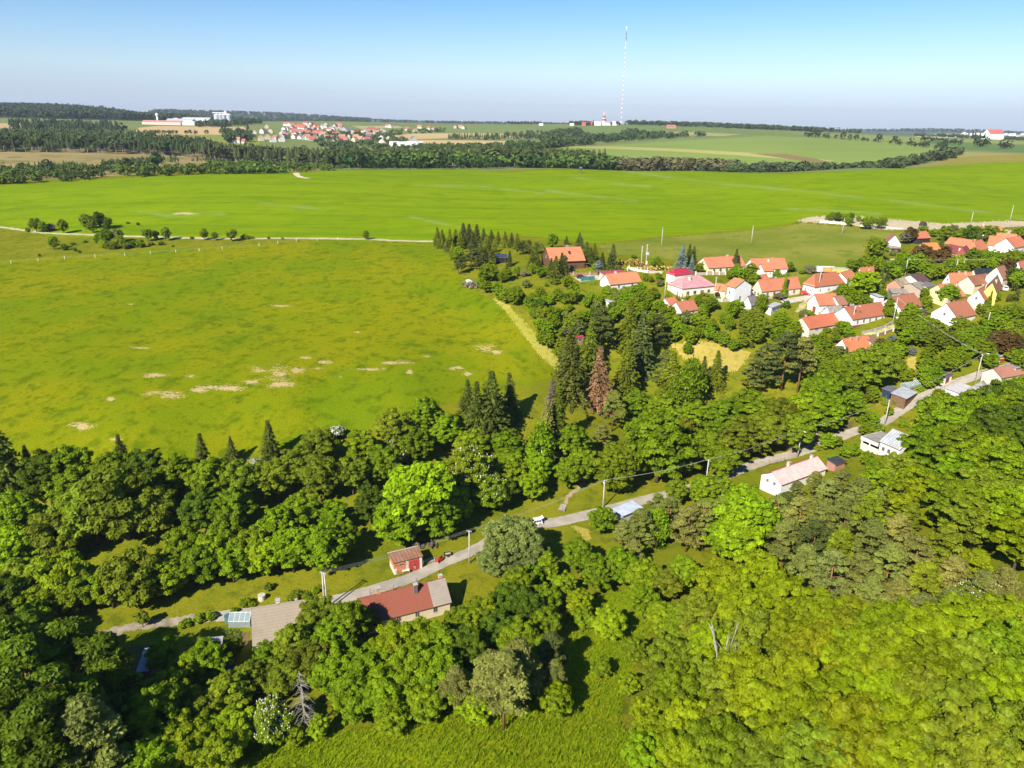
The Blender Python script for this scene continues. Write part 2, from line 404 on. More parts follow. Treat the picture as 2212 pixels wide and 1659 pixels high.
FAR = [
 (pts((-300,225),(430,235),(470,262),(330,274),(200,276),(60,266),(-300,268)), 2650, 6000, (0.05,0.07,0.028)), # fields of the far country: polygon, nearest and farthest distance, colour
 (pts((290,284),(300,276),(340,272),(525,274),(540,284),(480,292),(330,292)), 1500, 2900, (0.460,0.330,0.150)),
 (pts((-100,268),(0,266),(60,268),(60,276),(-100,278)), 1500, 3200, (0.420,0.310,0.150)),
 (pts((836,293),(900,288),(1050,288),(1165,291),(1110,297),(1000,298),(880,301)), 1200, 2600, (0.460,0.340,0.160)),
 (pts((865,302),(1000,303),(1145,305),(1185,314),(1050,319),(930,312)), 1100, 2400, (0.460,0.340,0.160)),
 (pts((1120,330),(1250,318),(1380,309),(1500,302),(1650,294),(1760,297),(1900,305),(2050,322),(2010,340),(1930,350),(1800,362),(1600,372),(1400,362),(1250,352)), 900, 2100, (0.188,0.247,0.050)),
 (pts((1200,317),(1330,316),(1480,322),(1640,331),(1800,347),(1780,350),(1600,336),(1440,326),(1300,321)), 900, 2000, (0.338,0.315,0.096)),
 (pts((1620,331),(1700,333),(1760,342),(1800,352),(1770,352),(1700,343)), 900, 1700, (0.200,0.150,0.060)),
 (pts((1060,279),(1180,274),(1300,271),(1480,273),(1600,281),(1700,288),(1560,295),(1440,299),(1290,301),(1180,296),(1130,290)), 1500, 3300, (0.138,0.184,0.048)),
 (pts((1380,286),(1480,285),(1600,290),(1560,294),(1440,291)), 1500, 2800, (0.300,0.273,0.096)),
 (pts((1700,287),(1850,291),(2000,298),(2212,305),(2300,306),(2300,318),(2212,316),(2050,310),(1900,303)), 1500, 3400, (0.213,0.247,0.060)),
 (pts((1980,304),(2100,308),(2300,316),(2300,332),(2212,330),(2090,324)), 1200, 2600, (0.106,0.163,0.044)),
 (pts((2030,326),(2212,332),(2300,334),(2300,345),(2212,342),(2060,340)), 1000, 1800, (0.250,0.235,0.075)),
 (pts((2090,290),(2212,296),(2300,298),(2300,292),(2212,289)), 2500, 6000, (0.325,0.284,0.096)),
 (pts(W4(1440,400),W4(1730,402),W4(1740,430),W4(1460,440),W4(1300,425)), 2000, 9000, (0.420,0.380,0.200)),
 (pts((300,293),(480,294),(560,300),(560,318),(430,312),(330,300)), 1300, 2100, (0.206,0.236,0.040)),
 (pts((530,262),(700,262),(850,268),(870,274),(700,272),(560,272)), 1900, 3600, (0.156,0.194,0.056)),
 (pts((330,262),(380,264),(440,268),(440,272),(330,268)), 2000, 3500, (0.150,0.210,0.060)),
 (pts((760,272),(880,272),(880,276),(780,278)), 1900, 3600, (0.360,0.300,0.150)),
 (pts((860,272),(1160,272),(1160,288),(900,287)), 1700, 3600, (0.156,0.200,0.052)),
 (pts((860,324),(1000,316),(1060,318),(1240,322),(1150,330),(980,330)), 1000, 2000, (0.175,0.257,0.046)),
]
def inside(u, v, poly):
    c = np.zeros(u.shape, bool); n = len(poly)
    for i in range(n):
        (x1, y1), (x2, y2) = poly[i], poly[(i + 1) % n]
        if y1 == y2: continue
        k = (y1 > v) != (y2 > v)
        c ^= k & (u < (x2 - x1) * (v - y1) / (y2 - y1) + x1)
    return c
DRY = [(600,805,42,17),(610,832,32,9),(540,825,22,8),(480,838,60,10),(330,812,36,7),(370,852,42,10),(330,850,26,7),(430,842,30,8),(700,782,22,6),(860,782,42,6),(885,803,9,8),(1050,752,27,8),(985,795,20,5),(1010,808,14,5),(640,800,26,9),
       (610,661,42,3),(180,920,34,10),(240,862,12,6),(280,657,11,2.5),(800,797,40,5),(770,718,10,2.5),(300,752,28,3),(690,797,16,7),(920,770,12,4),(735,815,8,5),(660,772,16,4),(410,812,20,5),(560,800,22,8),(250,950,20,5),(1075,760,14,5),(400,461,32,3.0),(1120,1000,1,1)]
PALE = [[(1360,371),(1459,385),(1563,397),(1670,407),(1792,420),(1949,436),(2104,456),(2260,478)], [(1186,412),(1303,428),(1370,433)], [(1094,409),(1173,419)], [(890,470),(1010,494)], [(300,455),(360,466),(480,462)], [(560,440),(700,452)], [(900,400),(1060,404)], [(1240,382),(1330,397),(1400,402)], [(1700,450),(1900,462)]]

CF_ST = (-ROW, [(0.9, 0.5, 0.62, 0.5, (0.08,0.14,0.003)), (0.25, 0.45, 0.7, 0.55, (0.20,0.26,0.004)), (0.06, 0.5, 0.7, 0.5, (0.10,0.165,0.003)), (1.6, 0.58, 0.66, 0.45, (0.085,0.15,0.002)), (2.5, 0.55, 0.7, 0.35, (0.25,0.29,0.01))])
GM = {
 'ground': grassy('garden_grass', (0.06,0.09,0.008), (0.14,0.165,0.008), (0.21,0.20,0.012), 0.05, 0.3),
 'meadow': grassy('meadow_grass', (0.045,0.100,0.003), (0.125,0.190,0.003), (0.215,0.212,0.004), 0.026, 0.20, (0.43,0.32,0.145), None, (0.45, 0.5)),
 'mown_strip': grassy('mown_grass', (0.15,0.19,0.012), (0.29,0.28,0.03), (0.40,0.35,0.07), 0.08, 0.6),
 'hay_patch': grassy('cut_hay', (0.23,0.21,0.025), (0.35,0.29,0.05), (0.42,0.32,0.08), 0.08, 0.5),
 'crop_field': grassy('young_crop', (0.105,0.188,0.002), (0.152,0.245,0.002), (0.20,0.28,0.003), 0.012, 0.05, (0.50,0.40,0.22), CF_ST, None, 0.3),
 'sandy_yard': grassy('sandy_soil', (0.36,0.28,0.16), (0.47,0.38,0.235), (0.54,0.45,0.30), 0.05, 0.4),
 'pasture': grassy('rough_pasture', (0.075,0.14,0.012), (0.150,0.185,0.018), (0.26,0.25,0.045), 0.045, 0.09),
 'field_margin': grassy('dry_margin', (0.17,0.17,0.03), (0.24,0.215,0.04), (0.30,0.24,0.06), 0.03, 0.2),
 'clearing_slope': grassy('felled_slope', (0.10,0.115,0.03), (0.25,0.20,0.075), (0.33,0.26,0.11), 0.012, 0.035),
 'garden_soil': grassy('garden_earth', (0.05,0.07,0.015), (0.10,0.09,0.03), (0.18,0.125,0.06), 0.1, 0.5),  # earth tones darkened and greened to imitate shade over the yard
 'wild_grass': grassy('tall_meadow', (0.09,0.15,0.005), (0.17,0.235,0.005), (0.24,0.265,0.006), 0.06, 0.5),
}
def far_mat():
    m, t, b = new_mat('far_fields')
    a = N(t, 'ShaderNodeAttribute', attribute_name='field_colour')
    n1 = noise(t, 0.004, 5, 0.6); n2 = noise(t, 0.03, 4, 0.65, (0.08, 1, 1), -0.3)
    c = mixc(t, mulv(t, step(t, n1, 0.4, 0.65), 0.30), a.outputs['Color'], mixc(t, 1.0, a.outputs['Color'], (0.75, 0.78, 0.7), 'MULTIPLY'))
    c = mixc(t, mulv(t, step(t, n2, 0.45, 0.65), 0.25), c, mixc(t, 1.0, a.outputs['Color'], (1.25, 1.2, 1.2), 'MULTIPLY'))
    finish(t, b, c, 0.95, 0.05)
    return m
GM['far_field'] = far_mat()

def build_ground(q=1.0):
    az = np.concatenate([np.linspace(-1.9, -0.80, 40)[:-1], np.linspace(-0.80, 0.80, int(1250 * q)), np.linspace(0.80, 1.9, 40)[1:]])
    dep = np.arctan(np.tan(R(58)) + (np.tan(R(5.2)) - np.tan(R(58))) * np.linspace(0, 1, int(900 * q)) ** 0.85)
    r1 = 95.0 / np.tan(dep)
    r = np.concatenate([[6, 12, 20, 30, 42], r1[r1 > 50], np.geomspace(r1[-1], 2700, int(260 * q))[1:], np.geomspace(2700, 16500, int(90 * q))[1:]])
    A, L = np.meshgrid(az, r, indexing='ij')
    X, Y = L * np.sin(A), L * np.cos(A)
    Z = height(X, Y)
    V = np.stack([X, Y, Z], -1).reshape(-1, 3)
    na, nr = len(az), len(r)
    ix = (np.arange(na - 1)[:, None] * nr + np.arange(nr - 1)[None]).ravel()
    F = np.stack([ix, ix + 1, ix + nr + 1, ix + nr], -1)[:, ::-1]
    ctr = V[F].mean(1)
    u, v, dpt = project(ctr)
    rr = np.hypot(ctr[:, 0], ctr[:, 1])
    ok = dpt > 1
    reg = np.zeros(len(F), int)                              # 0 = ground, 1.. = REG
    reg[rr > 760] = 1
    jit, jit2 = rng.normal(0, 1, len(F)), rng.normal(0, 1, len(F))
    for i, (name, _, polys) in enumerate(REG):
        for poly, r0, r1_ in polys:
            reg[inside(u + jit * 1.6, v + jit2 * 0.9, poly) & ok & (rr > r0) & (rr < r1_)] = i + 1
    fc = np.zeros((len(F), 4), np.float32); fc[:] = (0.155, 0.19, 0.052, 1)
    fc[rr > 3800] = (0.075, 0.115, 0.055, 1)
    for poly, r0, r1_, c in FAR:
        k = inside(u, v, poly) & (rr > r0) & (rr < r1_)
        fc[k, :3] = c
    uV, vV, dV = project(V)
    for i in range(len(REG) + 1):
        name = 'ground' if i == 0 else REG[i - 1][0]
        k = np.nonzero(reg == i)[0]
        if not len(k): continue
        idx, inv = np.unique(F[k], return_inverse=True)
        me = mesh_np(name, V[idx], inv.reshape(-1, 4), smooth=True)
        if name == 'far_field':
            at = me.attributes.new('field_colour', 'FLOAT_COLOR', 'FACE')
            at.data.foreach_set('color', fc[k].ravel())
        if name in ('meadow', 'crop_field'):
            uu, vv = uV[idx], vV[idx]
            dr = 0.19 * np.exp(-((uu - 620) / 420) ** 2 - ((vv - 808) / 42) ** 2)
            for cu, cv, a, b in DRY:
                dr = np.maximum(dr, 0.47 * np.exp(-((uu - cu) / (a * 1.35)) ** 2 - ((vv - cv) / (b * 1.35)) ** 2))
            me.attributes.new('dry', 'FLOAT', 'POINT').data.foreach_set('value', dr.astype(np.float32))
            if name == 'crop_field':
                pl = np.zeros(len(idx))
                for line in PALE:
                    w = 3.2
                    for (x1, y1), (x2, y2) in zip(line, line[1:]):
                        tt = np.clip(((uu - x1) * (x2 - x1) + (vv - y1) * (y2 - y1)) / ((x2 - x1) ** 2 + (y2 - y1) ** 2), 0, 1)
                        dd = np.abs(vv - (y1 + tt * (y2 - y1))) + 0.25 * np.abs(uu - (x1 + tt * (x2 - x1)))
                        pl = np.maximum(pl, np.exp(-(dd / w) ** 2))
                me.attributes.new('pale', 'FLOAT', 'POINT').data.foreach_set('value', pl.astype(np.float32))
        o = obj(name, me, mats=[GM[name]]); o['kind'] = 'structure'
build_ground(1.0)

def strip(name, line, width, mat, lift=0.05, step_m=0.6, edge=0.25, kind='structure', across=5, wob=0.12):
    """a road or path laid over the ground along points of the picture"""
    P = [hit(u, v) for u, v in line]
    P = smooth_line([(p.x, p.y) for p in P], step_m)
    V, F = [], []
    for i, (x, y) in enumerate(P):
        x0, y0 = P[max(i - 1, 0)]; x1, y1 = P[min(i + 1, len(P) - 1)]
        l = math.hypot(x1 - x0, y1 - y0) + 1e-9; nx, ny = -(y1 - y0) / l, (x1 - x0) / l
        w = width(i / len(P)) if callable(width) else width
        jl, jr = random.uniform(-wob, wob), random.uniform(-wob, wob)
        for k in range(across):
            s = (k / (across - 1) - 0.5) * w + (jl if k == 0 else jr if k == across - 1 else 0)
            V.append((x + nx * s, y + ny * s, 0))
    V = np.array(V); V[:, 2] = height(V[:, 0], V[:, 1]) + lift
    for i in range(len(P) - 1):
        for k in range(across - 1):
            a = i * across + k
            F.append((a, a + across, a + across + 1, a + 1))
    F = np.array(F)[:, ::-1]
    o = obj(name, mesh_np(name, V, F, smooth=True), mats=[mat]); o['kind'] = kind
    return P
def smooth_line(P, step_m):
    """Catmull-Rom through P, resampled evenly"""
    out = []
    for i in range(len(P) - 1):
        p0, p1, p2, p3 = P[max(i - 1, 0)], P[i], P[i + 1], P[min(i + 2, len(P) - 1)]
        n = max(2, int(math.hypot(p2[0] - p1[0], p2[1] - p1[1]) / step_m))
        for k in range(n):
            t = k / n
            out.append(tuple(0.5 * (2 * b + (c - a) * t + (2 * a - 5 * b + 4 * c - d) * t * t + (3 * b - a - 3 * c + d) * t ** 3) for a, b, c, d in zip(p0, p1, p2, p3)))
    return out + [P[-1]]
def asphalt():
    m, t, b = new_mat('old_asphalt')
    n1 = noise(t, 0.35, 5, 0.65); n2 = noise(t, 6.0, 3, 0.7); n3 = noise(t, 0.06, 3)
    c = mixc(t, step(t, n1, 0.35, 0.7), (0.31,0.27,0.21), (0.42,0.37,0.29))
    c = mixc(t, mulv(t, step(t, n2, 0.4, 0.65), 0.25), c, (0.24,0.215,0.18))
    c = mixc(t, mulv(t, step(t, n3, 0.5, 0.65), 0.4), c, (0.25,0.235,0.21))
    finish(t, b, c, 0.9, 0.2)
    return m
ROAD_PX = [(470,1332),(560,1321),(640,1310),(720,1297),(776,1283),(820,1270),(860,1258),(901,1243),(955,1217),(1003,1198),(1040,1180),(1090,1150),(1140,1136),(1200,1128),(1260,1115),(1330,1097),(1400,1078),(1500,1052),(1560,1030),(1640,1000),(1700,985),(1760,966),(1830,938),(1900,915),(1935,893),(1985,862),(2040,838),(2100,815),(2140,803),(2200,788),(2300,768)]
road_xy = strip('road', ROAD_PX, lambda t: 3.2 if t < .3 else 3.7, asphalt(), 0.06, across=6)
strip('dirt_road', [(150,1400),(220,1372),(300,1352),(380,1342),(430,1335),(490,1330)], 2.6, plain((0.30,0.25,0.18), 0.95, 0.4, 0.5), 0.05, wob=0.4)
strip('sandy_path', [(-120,478),(0,491),(60,499),(105,504),(180,507),(250,510),(330,512),(470,516),(620,515),(720,516),(790,517),(850,520),(930,522),(965,524)], 3.4, plain((0.48,0.42,0.22), 0.95, 0.25, 0.3), 0.12, 2.0, wob=0.5)
strip('sandy_path', [(640,374),(641,378),(645,381),(652,384),(668,386)], 5, plain((0.60,0.50,0.33), 0.95, 0.25, 0.3), 0.25, 2.0, wob=0.6)
strip('footpath', [D_(680,1360),D_(690,1320),D_(740,1270),D_(790,1230),D_(830,1180),D_(855,1130)], 1.0, plain((0.36,0.27,0.15), 0.95, 0.3, 0.8), 0.06, wob=0.3)
strip('lane', [G_(480,1405),G_(620,1390),G_(760,1365),G_(900,1345),G_(1050,1330),G_(1180,1312)], 4.0, plain((0.50,0.45,0.36), 0.95, 0.25, 0.5), 0.07, wob=0.4)
strip('track', [G_(860,1390),G_(800,1430),G_(760,1490),G_(720,1560)], 2.4, plain((0.40,0.36,0.16), 0.95, 0.4, 0.5), 0.06, wob=0.5)
strip('lane', [I_(1240,735),I_(1400,725),I_(1560,680),I_(1700,640)], 2.6, plain((0.46,0.42,0.2), 0.95, 0.4, 0.5), 0.06, wob=0.4)
strip('lane', [E_(1560,690),E_(1700,668),E_(1860,665),E_(1990,640)], 5.0, plain((0.48,0.42,0.33), 0.95, 0.25, 0.5), 0.07, wob=0.4)
strip('lane', [F_(480,490),F_(640,510),F_(760,535),F_(900,545)], 3.5, plain((0.55,0.47,0.33), 0.95, 0.25, 0.5), 0.07, wob=0.4)
strip('footpath', [H_(0,810),H_(120,830),H_(230,810)], 1.6, plain((0.5,0.42,0.22), 0.95, 0.3, 0.5), 0.06, wob=0.3)

# ------------------------------------------------------------------ mesh collector
class MB:
    def __init__(s): s.v, s.f, s.uv, s.mi = [], [], [], []
    def poly(s, P, mi=0, uv=None):
        b = len(s.v); s.v += [tuple(p) for p in P]; s.f.append(tuple(range(b, b + len(P)))); s.mi.append(mi)
        s.uv.append(uv or [(p[0], p[2] if abs(p[2]) > 1e-9 else p[1]) for p in P])
    def box(s, x0, x1, y0, y1, z0, z1, mi=0, bottom=True):
        a = [(x0,y0,z0),(x1,y0,z0),(x1,y1,z0),(x0,y1,z0),(x0,y0,z1),(x1,y0,z1),(x1,y1,z1),(x0,y1,z1)]
        for q in ((0,1,5,4),(1,2,6,5),(2,3,7,6),(3,0,4,7),(4,5,6,7)) + (((3,2,1,0),) if bottom else ()):
            s.poly([a[i] for i in q], mi)
    def tube(s, P, rad, n=6, mi=0, cap=True):
        """swept round bar through points P with radii rad"""
        P = [Vector(p) for p in P]; rad = rad if hasattr(rad, '__len__') else [rad] * len(P)
        rings = []
        for i, p in enumerate(P):
            d = (P[min(i + 1, len(P) - 1)] - P[max(i - 1, 0)]).normalized()
            a = d.cross(Vector((0, 0, 1)) if abs(d.z) < 0.95 else Vector((1, 0, 0))).normalized(); c = d.cross(a)
            rings.append([p + (a * math.cos(2 * math.pi * k / n) + c * math.sin(2 * math.pi * k / n)) * rad[i] for k in range(n)])
        b = len(s.v)
        for r_ in rings: s.v += [tuple(p) for p in r_]
        for i in range(len(P) - 1):
            for k in range(n):
                q = (b + i * n + k, b + i * n + (k + 1) % n, b + (i + 1) * n + (k + 1) % n, b + (i + 1) * n + k)
                s.f.append(q); s.mi.append(mi); s.uv.append([(0, 0), (1, 0), (1, 1), (0, 1)])
        if cap:
            for r0, o in ((0, -1), (len(P) - 1, 1)):
                s.f.append(tuple(b + r0 * n + (k if o > 0 else n - 1 - k) for k in range(n))); s.mi.append(mi); s.uv.append([(0, 0)] * n)
    def prism(s, prof, y0, y1, mi=0):
        """profile in x, z extruded along y"""
        n = len(prof)
        s.poly([(x, y0, z) for x, z in prof], mi); s.poly([(x, y1, z) for x, z in prof][::-1], mi)
        for i in range(n):
            (xa, za), (xb, zb) = prof[i], prof[(i + 1) % n]
            s.poly([(xb, y0, zb), (xa, y0, za), (xa, y1, za), (xb, y1, zb)], mi)
    def mesh(s, name, mats, smooth=False):
        me = bpy.data.meshes.new(name); me.from_pydata(s.v, [], s.f)
        l = me.uv_layers.new(name='UVMap')
        l.data.foreach_set('uv', np.array([c for u in s.uv for c in u], np.float32).ravel())
        me.polygons.foreach_set('material_index', np.array(s.mi, np.int32))
        for m in (mats if isinstance(mats, (list, tuple)) else [mats]): me.materials.append(m)
        if smooth: me.polygons.foreach_set('use_smooth', np.ones(len(s.f), bool))
        me.update(); return me
    def build(s, name, mats, parent=None, smooth=False):
        o = bpy.data.objects.new(name, s.mesh(name, mats, smooth)); COL.objects.link(o)
        if parent: o.parent = parent
        return o

LAND = []                                                    # landmarks for the labels of trees: (phrase, u, v)
FOOT = []                                                    # footprints that stay clear of trees: (x, y, radius)

# ------------------------------------------------------------------ buildings
WHITE, CREAM, OCHRE, PINKW = (0.78,0.76,0.72), (0.74,0.66,0.42), (0.78,0.60,0.16), (0.72,0.55,0.50)
RED, ORANGE, BROWN, MAROON, DKRED = (0.50,0.155,0.075), (0.57,0.215,0.105), (0.36,0.155,0.09), (0.33,0.085,0.07), (0.40,0.115,0.065)
GREY, DGREY, SLATE, NAVY, TAN = (0.36,0.35,0.33), (0.17,0.165,0.16), (0.10,0.10,0.12), (0.035,0.045,0.065), (0.42,0.36,0.25)
def roof_mesh(L, W, z, rh, kind, t=0.14, oh=0.35, gv=0.25):
    m = MB(); x0, x1 = -L / 2 - gv, L / 2 + gv; y0, y1 = -W / 2 - oh, W / 2 + oh
    sl = math.hypot(W / 2 + oh, rh); ze = z - rh * oh / (W / 2)
    if kind == 'gable':
        zr = z + rh
        for sgn, mi in ((-1, 0), (1, 1)):
            ye = y0 if sgn < 0 else y1
            q = [(x0, ye, ze + t), (x1, ye, ze + t), (x1, 0, zr + t), (x0, 0, zr + t)]; uv = [(x0, 0), (x1, 0), (x1, sl), (x0, sl)]
            m.poly(q if sgn < 0 else q[::-1], mi, uv if sgn < 0 else uv[::-1])
            q = [(x0, ye, ze), (x1, ye, ze), (x1, 0, zr), (x0, 0, zr)]
            m.poly(q[::-1] if sgn < 0 else q, 2)
            q = [(x0, ye, ze), (x1, ye, ze), (x1, ye, ze + t), (x0, ye, ze + t)]; m.poly(q if sgn < 0 else q[::-1], 2)
            for x, o in ((x0, -1), (x1, 1)):
                q = [(x, ye, ze), (x, 0, zr), (x, 0, zr + t), (x, ye, ze + t)]
                m.poly(q if o * sgn < 0 else q[::-1], 2)
        m.tube([(x0, 0, zr + t), (x1, 0, zr + t)], 0.13, 6, 0)
    elif kind == 'hip':
        zr = z + rh; k = min(W / 2, L / 2 - 0.3) + 0.0; rx0, rx1 = x0 + k, x1 - k
        a, b, c, d = (x0, y0, ze), (x1, y0, ze), (x1, y1, ze), (x0, y1, ze); e, f = (rx0, 0, zr), (rx1, 0, zr)
        m.poly([a, b, f, e], 0, [(x0, 0), (x1, 0), (rx1, sl), (rx0, sl)]); m.poly([c, d, e, f], 1, [(x1, 0), (x0, 0), (rx0, sl), (rx1, sl)])
        m.poly([d, a, e], 0, [(y1, 0), (y0, 0), (0, sl)]); m.poly([b, c, f], 1, [(y0, 0), (y1, 0), (0, sl)])
        m.box(x0 + .02, x1 - .02, y0 + .02, y1 - .02, ze - t, ze - 0.003, 2)
        for p, q in ((a, e), (d, e), (b, f), (c, f), (e, f)): m.tube([p, q], 0.11, 5, 0)
    elif kind == 'flat':
        q = [(x0, y0, z), (x1, y0, z), (x1, y1, z + rh), (x0, y1, z + rh)]
        m.poly([(x, y, c + t) for x, y, c in q], 0, [(x0, 0), (x1, 0), (x1, W), (x0, W)]); m.poly(q[::-1], 2)
        for i in range(4):
            a, b = q[i], q[(i + 1) % 4]; m.poly([a, b, (b[0], b[1], b[2] + t), (a[0], a[1], a[2] + t)], 2)
    return m
def wall_mesh(L, W, z, rh, kind, zb):
    m = MB(); x0, x1, y0, y1 = -L / 2, L / 2, -W / 2, W / 2
    zf = z + (rh if kind == 'flat' else 0)
    m.poly([(x0, y0, zb), (x1, y0, zb), (x1, y0, z), (x0, y0, z)]); m.poly([(x1, y1, zb), (x0, y1, zb), (x0, y1, zf), (x1, y1, zf)])
    for x, o in ((x0, 1), (x1, -1)):
        q = [(x, y1, zb), (x, y0, zb), (x, y0, z)] + ([(x, 0, z + rh)] if kind == 'gable' else []) + [(x, y1, zf)]
        m.poly(q if o > 0 else q[::-1], 0, [(p[1], p[2]) for p in (q if o > 0 else q[::-1])])
    return m
def window(parent, side, L, W, s, zc, ww, wh, frame=None, door=False, fcol=(0.6,0.58,0.55)):
    """window (or door) with frame and pane on wall 'n'ear, 'f'ar, 'l'eft or 'r'ight; s along the wall from its middle"""
    if side in 'nf':
        sg = -1 if side == 'n' else 1
        T = lambda a, b, dz: (a, sg * (W / 2 + b), dz)
    else:
        sg = -1 if side == 'l' else 1
        T = lambda a, b, dz: (sg * (L / 2 + b), a, dz)
    def bx(m, a0, a1, d, z0, z1):
        P = [T(a0, -0.05, z0), T(a1, -0.05, z0), T(a1, -0.05, z1), T(a0, -0.05, z1)]; Q = [T(a0, d, z0), T(a1, d, z0), T(a1, d, z1), T(a0, d, z1)]
        m.poly(Q); 
        for i in range(4): m.poly([P[i], P[(i + 1) % 4], Q[(i + 1) % 4], Q[i]])
    a0, a1, z0, z1 = s - ww / 2, s + ww / 2, zc - wh / 2, zc + wh / 2; f = 0.09
    if door:
        m = MB(); bx(m, a0, a1, 0.04, z0, z1); d = m.build('door', frame or plain((0.20,0.05,0.035), 0.6), parent)
        h = MB(); bx(h, a1 - 0.22, a1 - 0.12, 0.09, zc - 0.05, zc + 0.03); h.build('handle', plain((0.3,0.3,0.3), 0.4), d)
        return d
    m = MB()
    bx(m, a0, a0 + f, 0.05, z0, z1); bx(m, a1 - f, a1, 0.05, z0, z1); bx(m, a0 + f, a1 - f, 0.048, z1 - f, z1); bx(m, a0 + f, a1 - f, 0.048, z0, z0 + f); bx(m, s - f / 2, s + f / 2, 0.042, z0 + f, z1 - f)
    w = m.build('window', frame or plain(fcol, 0.7), parent)
    g = MB(); bx(g, a0 + f * 0.5, a1 - f * 0.5, 0.015, z0 + f * 0.5, z1 - f * 0.5); g.build('pane', glass(), w)
    k = MB(); bx(k, a0 - 0.08, a1 + 0.08, 0.12, z0 - 0.09, z0 - 0.003); k.build('sill', plain((0.5,0.45,0.4), 0.8), w)
    return w
def chimney(parent, x, y, z, h=1.5, col=(0.55,0.45,0.38), w=0.6):
    m = MB(); m.box(x - w / 2, x + w / 2, y - w / 2, y + w / 2, z, z + h); c = m.build('chimney', plain(col, 0.9, 0.3, 3), parent)
    k = MB(); k.box(x - w * .62, x + w * .62, y - w * .62, y + w * .62, z + h + .003, z + h + 0.14); k.build('chimney_cap', plain((0.42,0.39,0.36), 0.9), c)
    return c
def on_plane(q, z):
    d = ray(*q); t = (z - CAMZ) / d[2]
    return Vector((d[0] * t, d[1] * t, z))
def house(name, label, A, B, h, C=None, w=7.0, rh=3.0, kind='gable', wall=WHITE, wallm=None, rc=RED, rc2=None, rm=None, rm2=None, turn=False, cat='house',
          win=0, gwin=0, wz=None, wsz=(0.9, 1.2), door=None, doorcol=None, chim=(), plinth=None, group=None, Lmin=None, oh=0.35, far_mark=None, land=None, gz=None, wmax=14):
    """A, B: picture points of the ends of the eave that faces the camera; C: the eave corner behind A"""
    pa, pb = hit(*A, dh=h), hit(*B, dh=h)
    zg = float(min(height(pa.x, pa.y), height(pb.x, pb.y)) + 0.25 * abs(height(pa.x, pa.y) - height(pb.x, pb.y)))
    pa, pb = on_plane(A, zg + h), on_plane(B, zg + h)
    d = Vector((pb.x - pa.x, pb.y - pa.y)); L = d.length; d.normalize(); n = Vector((-d.y, d.x))
    if C is not None:
        pc = on_plane(C, zg + h); w = min(wmax, max(2.0, n.dot(Vector((pc.x - pa.x, pc.y - pa.y)))))
    mid = Vector((pa.x + pb.x, pa.y + pb.y)) / 2 + n * (w / 2)
    ang = math.atan2(d.y, d.x)
    LL, WW = L, w
    if turn: ang += math.pi / 2; LL, WW = w, L               # the gable faces the camera
    o = thing(name, label, cat, (mid.x, mid.y, zg), ang, group)
    cs = [mid + d * (sx * L / 2) + n * (sy * w / 2) for sx in (-1, 1) for sy in (-1, 1)]
    zb = min(float(height(c.x, c.y)) for c in cs) - zg - 0.3
    wall_mesh(LL, WW, h, rh, kind, zb).build('wall', wallm or plain(wall, 0.9, 0.10, 0.8), o)
    r1 = rm or tiles(rc); r2 = rm2 or rm or (tiles(rc2) if rc2 else r1)
    rf = roof_mesh(LL, WW, h, rh, kind, oh=oh).build('roof', [r1, r2, plain((0.20,0.12,0.08), 0.9)], o)
    if plinth:
        m = MB()
        e = 0.03
        m.box(-LL / 2 - e, LL / 2 + e, -WW / 2 - e, WW / 2 + e, zb, 0.55, bottom=False); m.build('plinth', plain(plinth, 0.9), o)
    zc = wz or min(h - 0.9, 1.75)
    for i in range(win): window(o, 'n' if not turn else 'l', LL, WW, ((i + 0.5) / win - 0.5) * (L * 0.86), zc, *wsz, fcol=(0.42,0.30,0.22) if i % 2 else (0.5,0.42,0.36))
    for i in range(gwin): window(o, 'l' if not turn else 'f', LL, WW, ((i + 0.5) / gwin - 0.5) * (w * 0.7), gz or zc, wsz[0] * .9, wsz[1] * .9, fcol=(0.5,0.42,0.36))
    if door: window(o, door[0], LL, WW, door[1], door[3] / 2 + 0.05, door[2], door[3], door=True, frame=plain(doorcol, 0.6) if doorcol else None)
    for c in chim:
        x, y = c[0] * LL / 2, c[1] * WW / 2
        zz = h + (rh * (1 - abs(c[1])) if kind == 'gable' else rh * (1 - max(abs(c[1]), max(0, (abs(x) - (LL / 2 - min(WW / 2, LL / 2 - .3))) / (WW / 2)))) if kind == 'hip' else 0)
        chimney(rf, x, y, zz - 0.3, *(c[2:] or (1.4,)))
    u, v, _ = project((mid.x, mid.y, zg + h / 2))
    if land: LAND.append((land, u[0], v[0]))
    FOOT.append((mid.x, mid.y, max(L, w) * 0.5 + 1.2))
    o['_l'] = LL; o['_w'] = WW
    return o

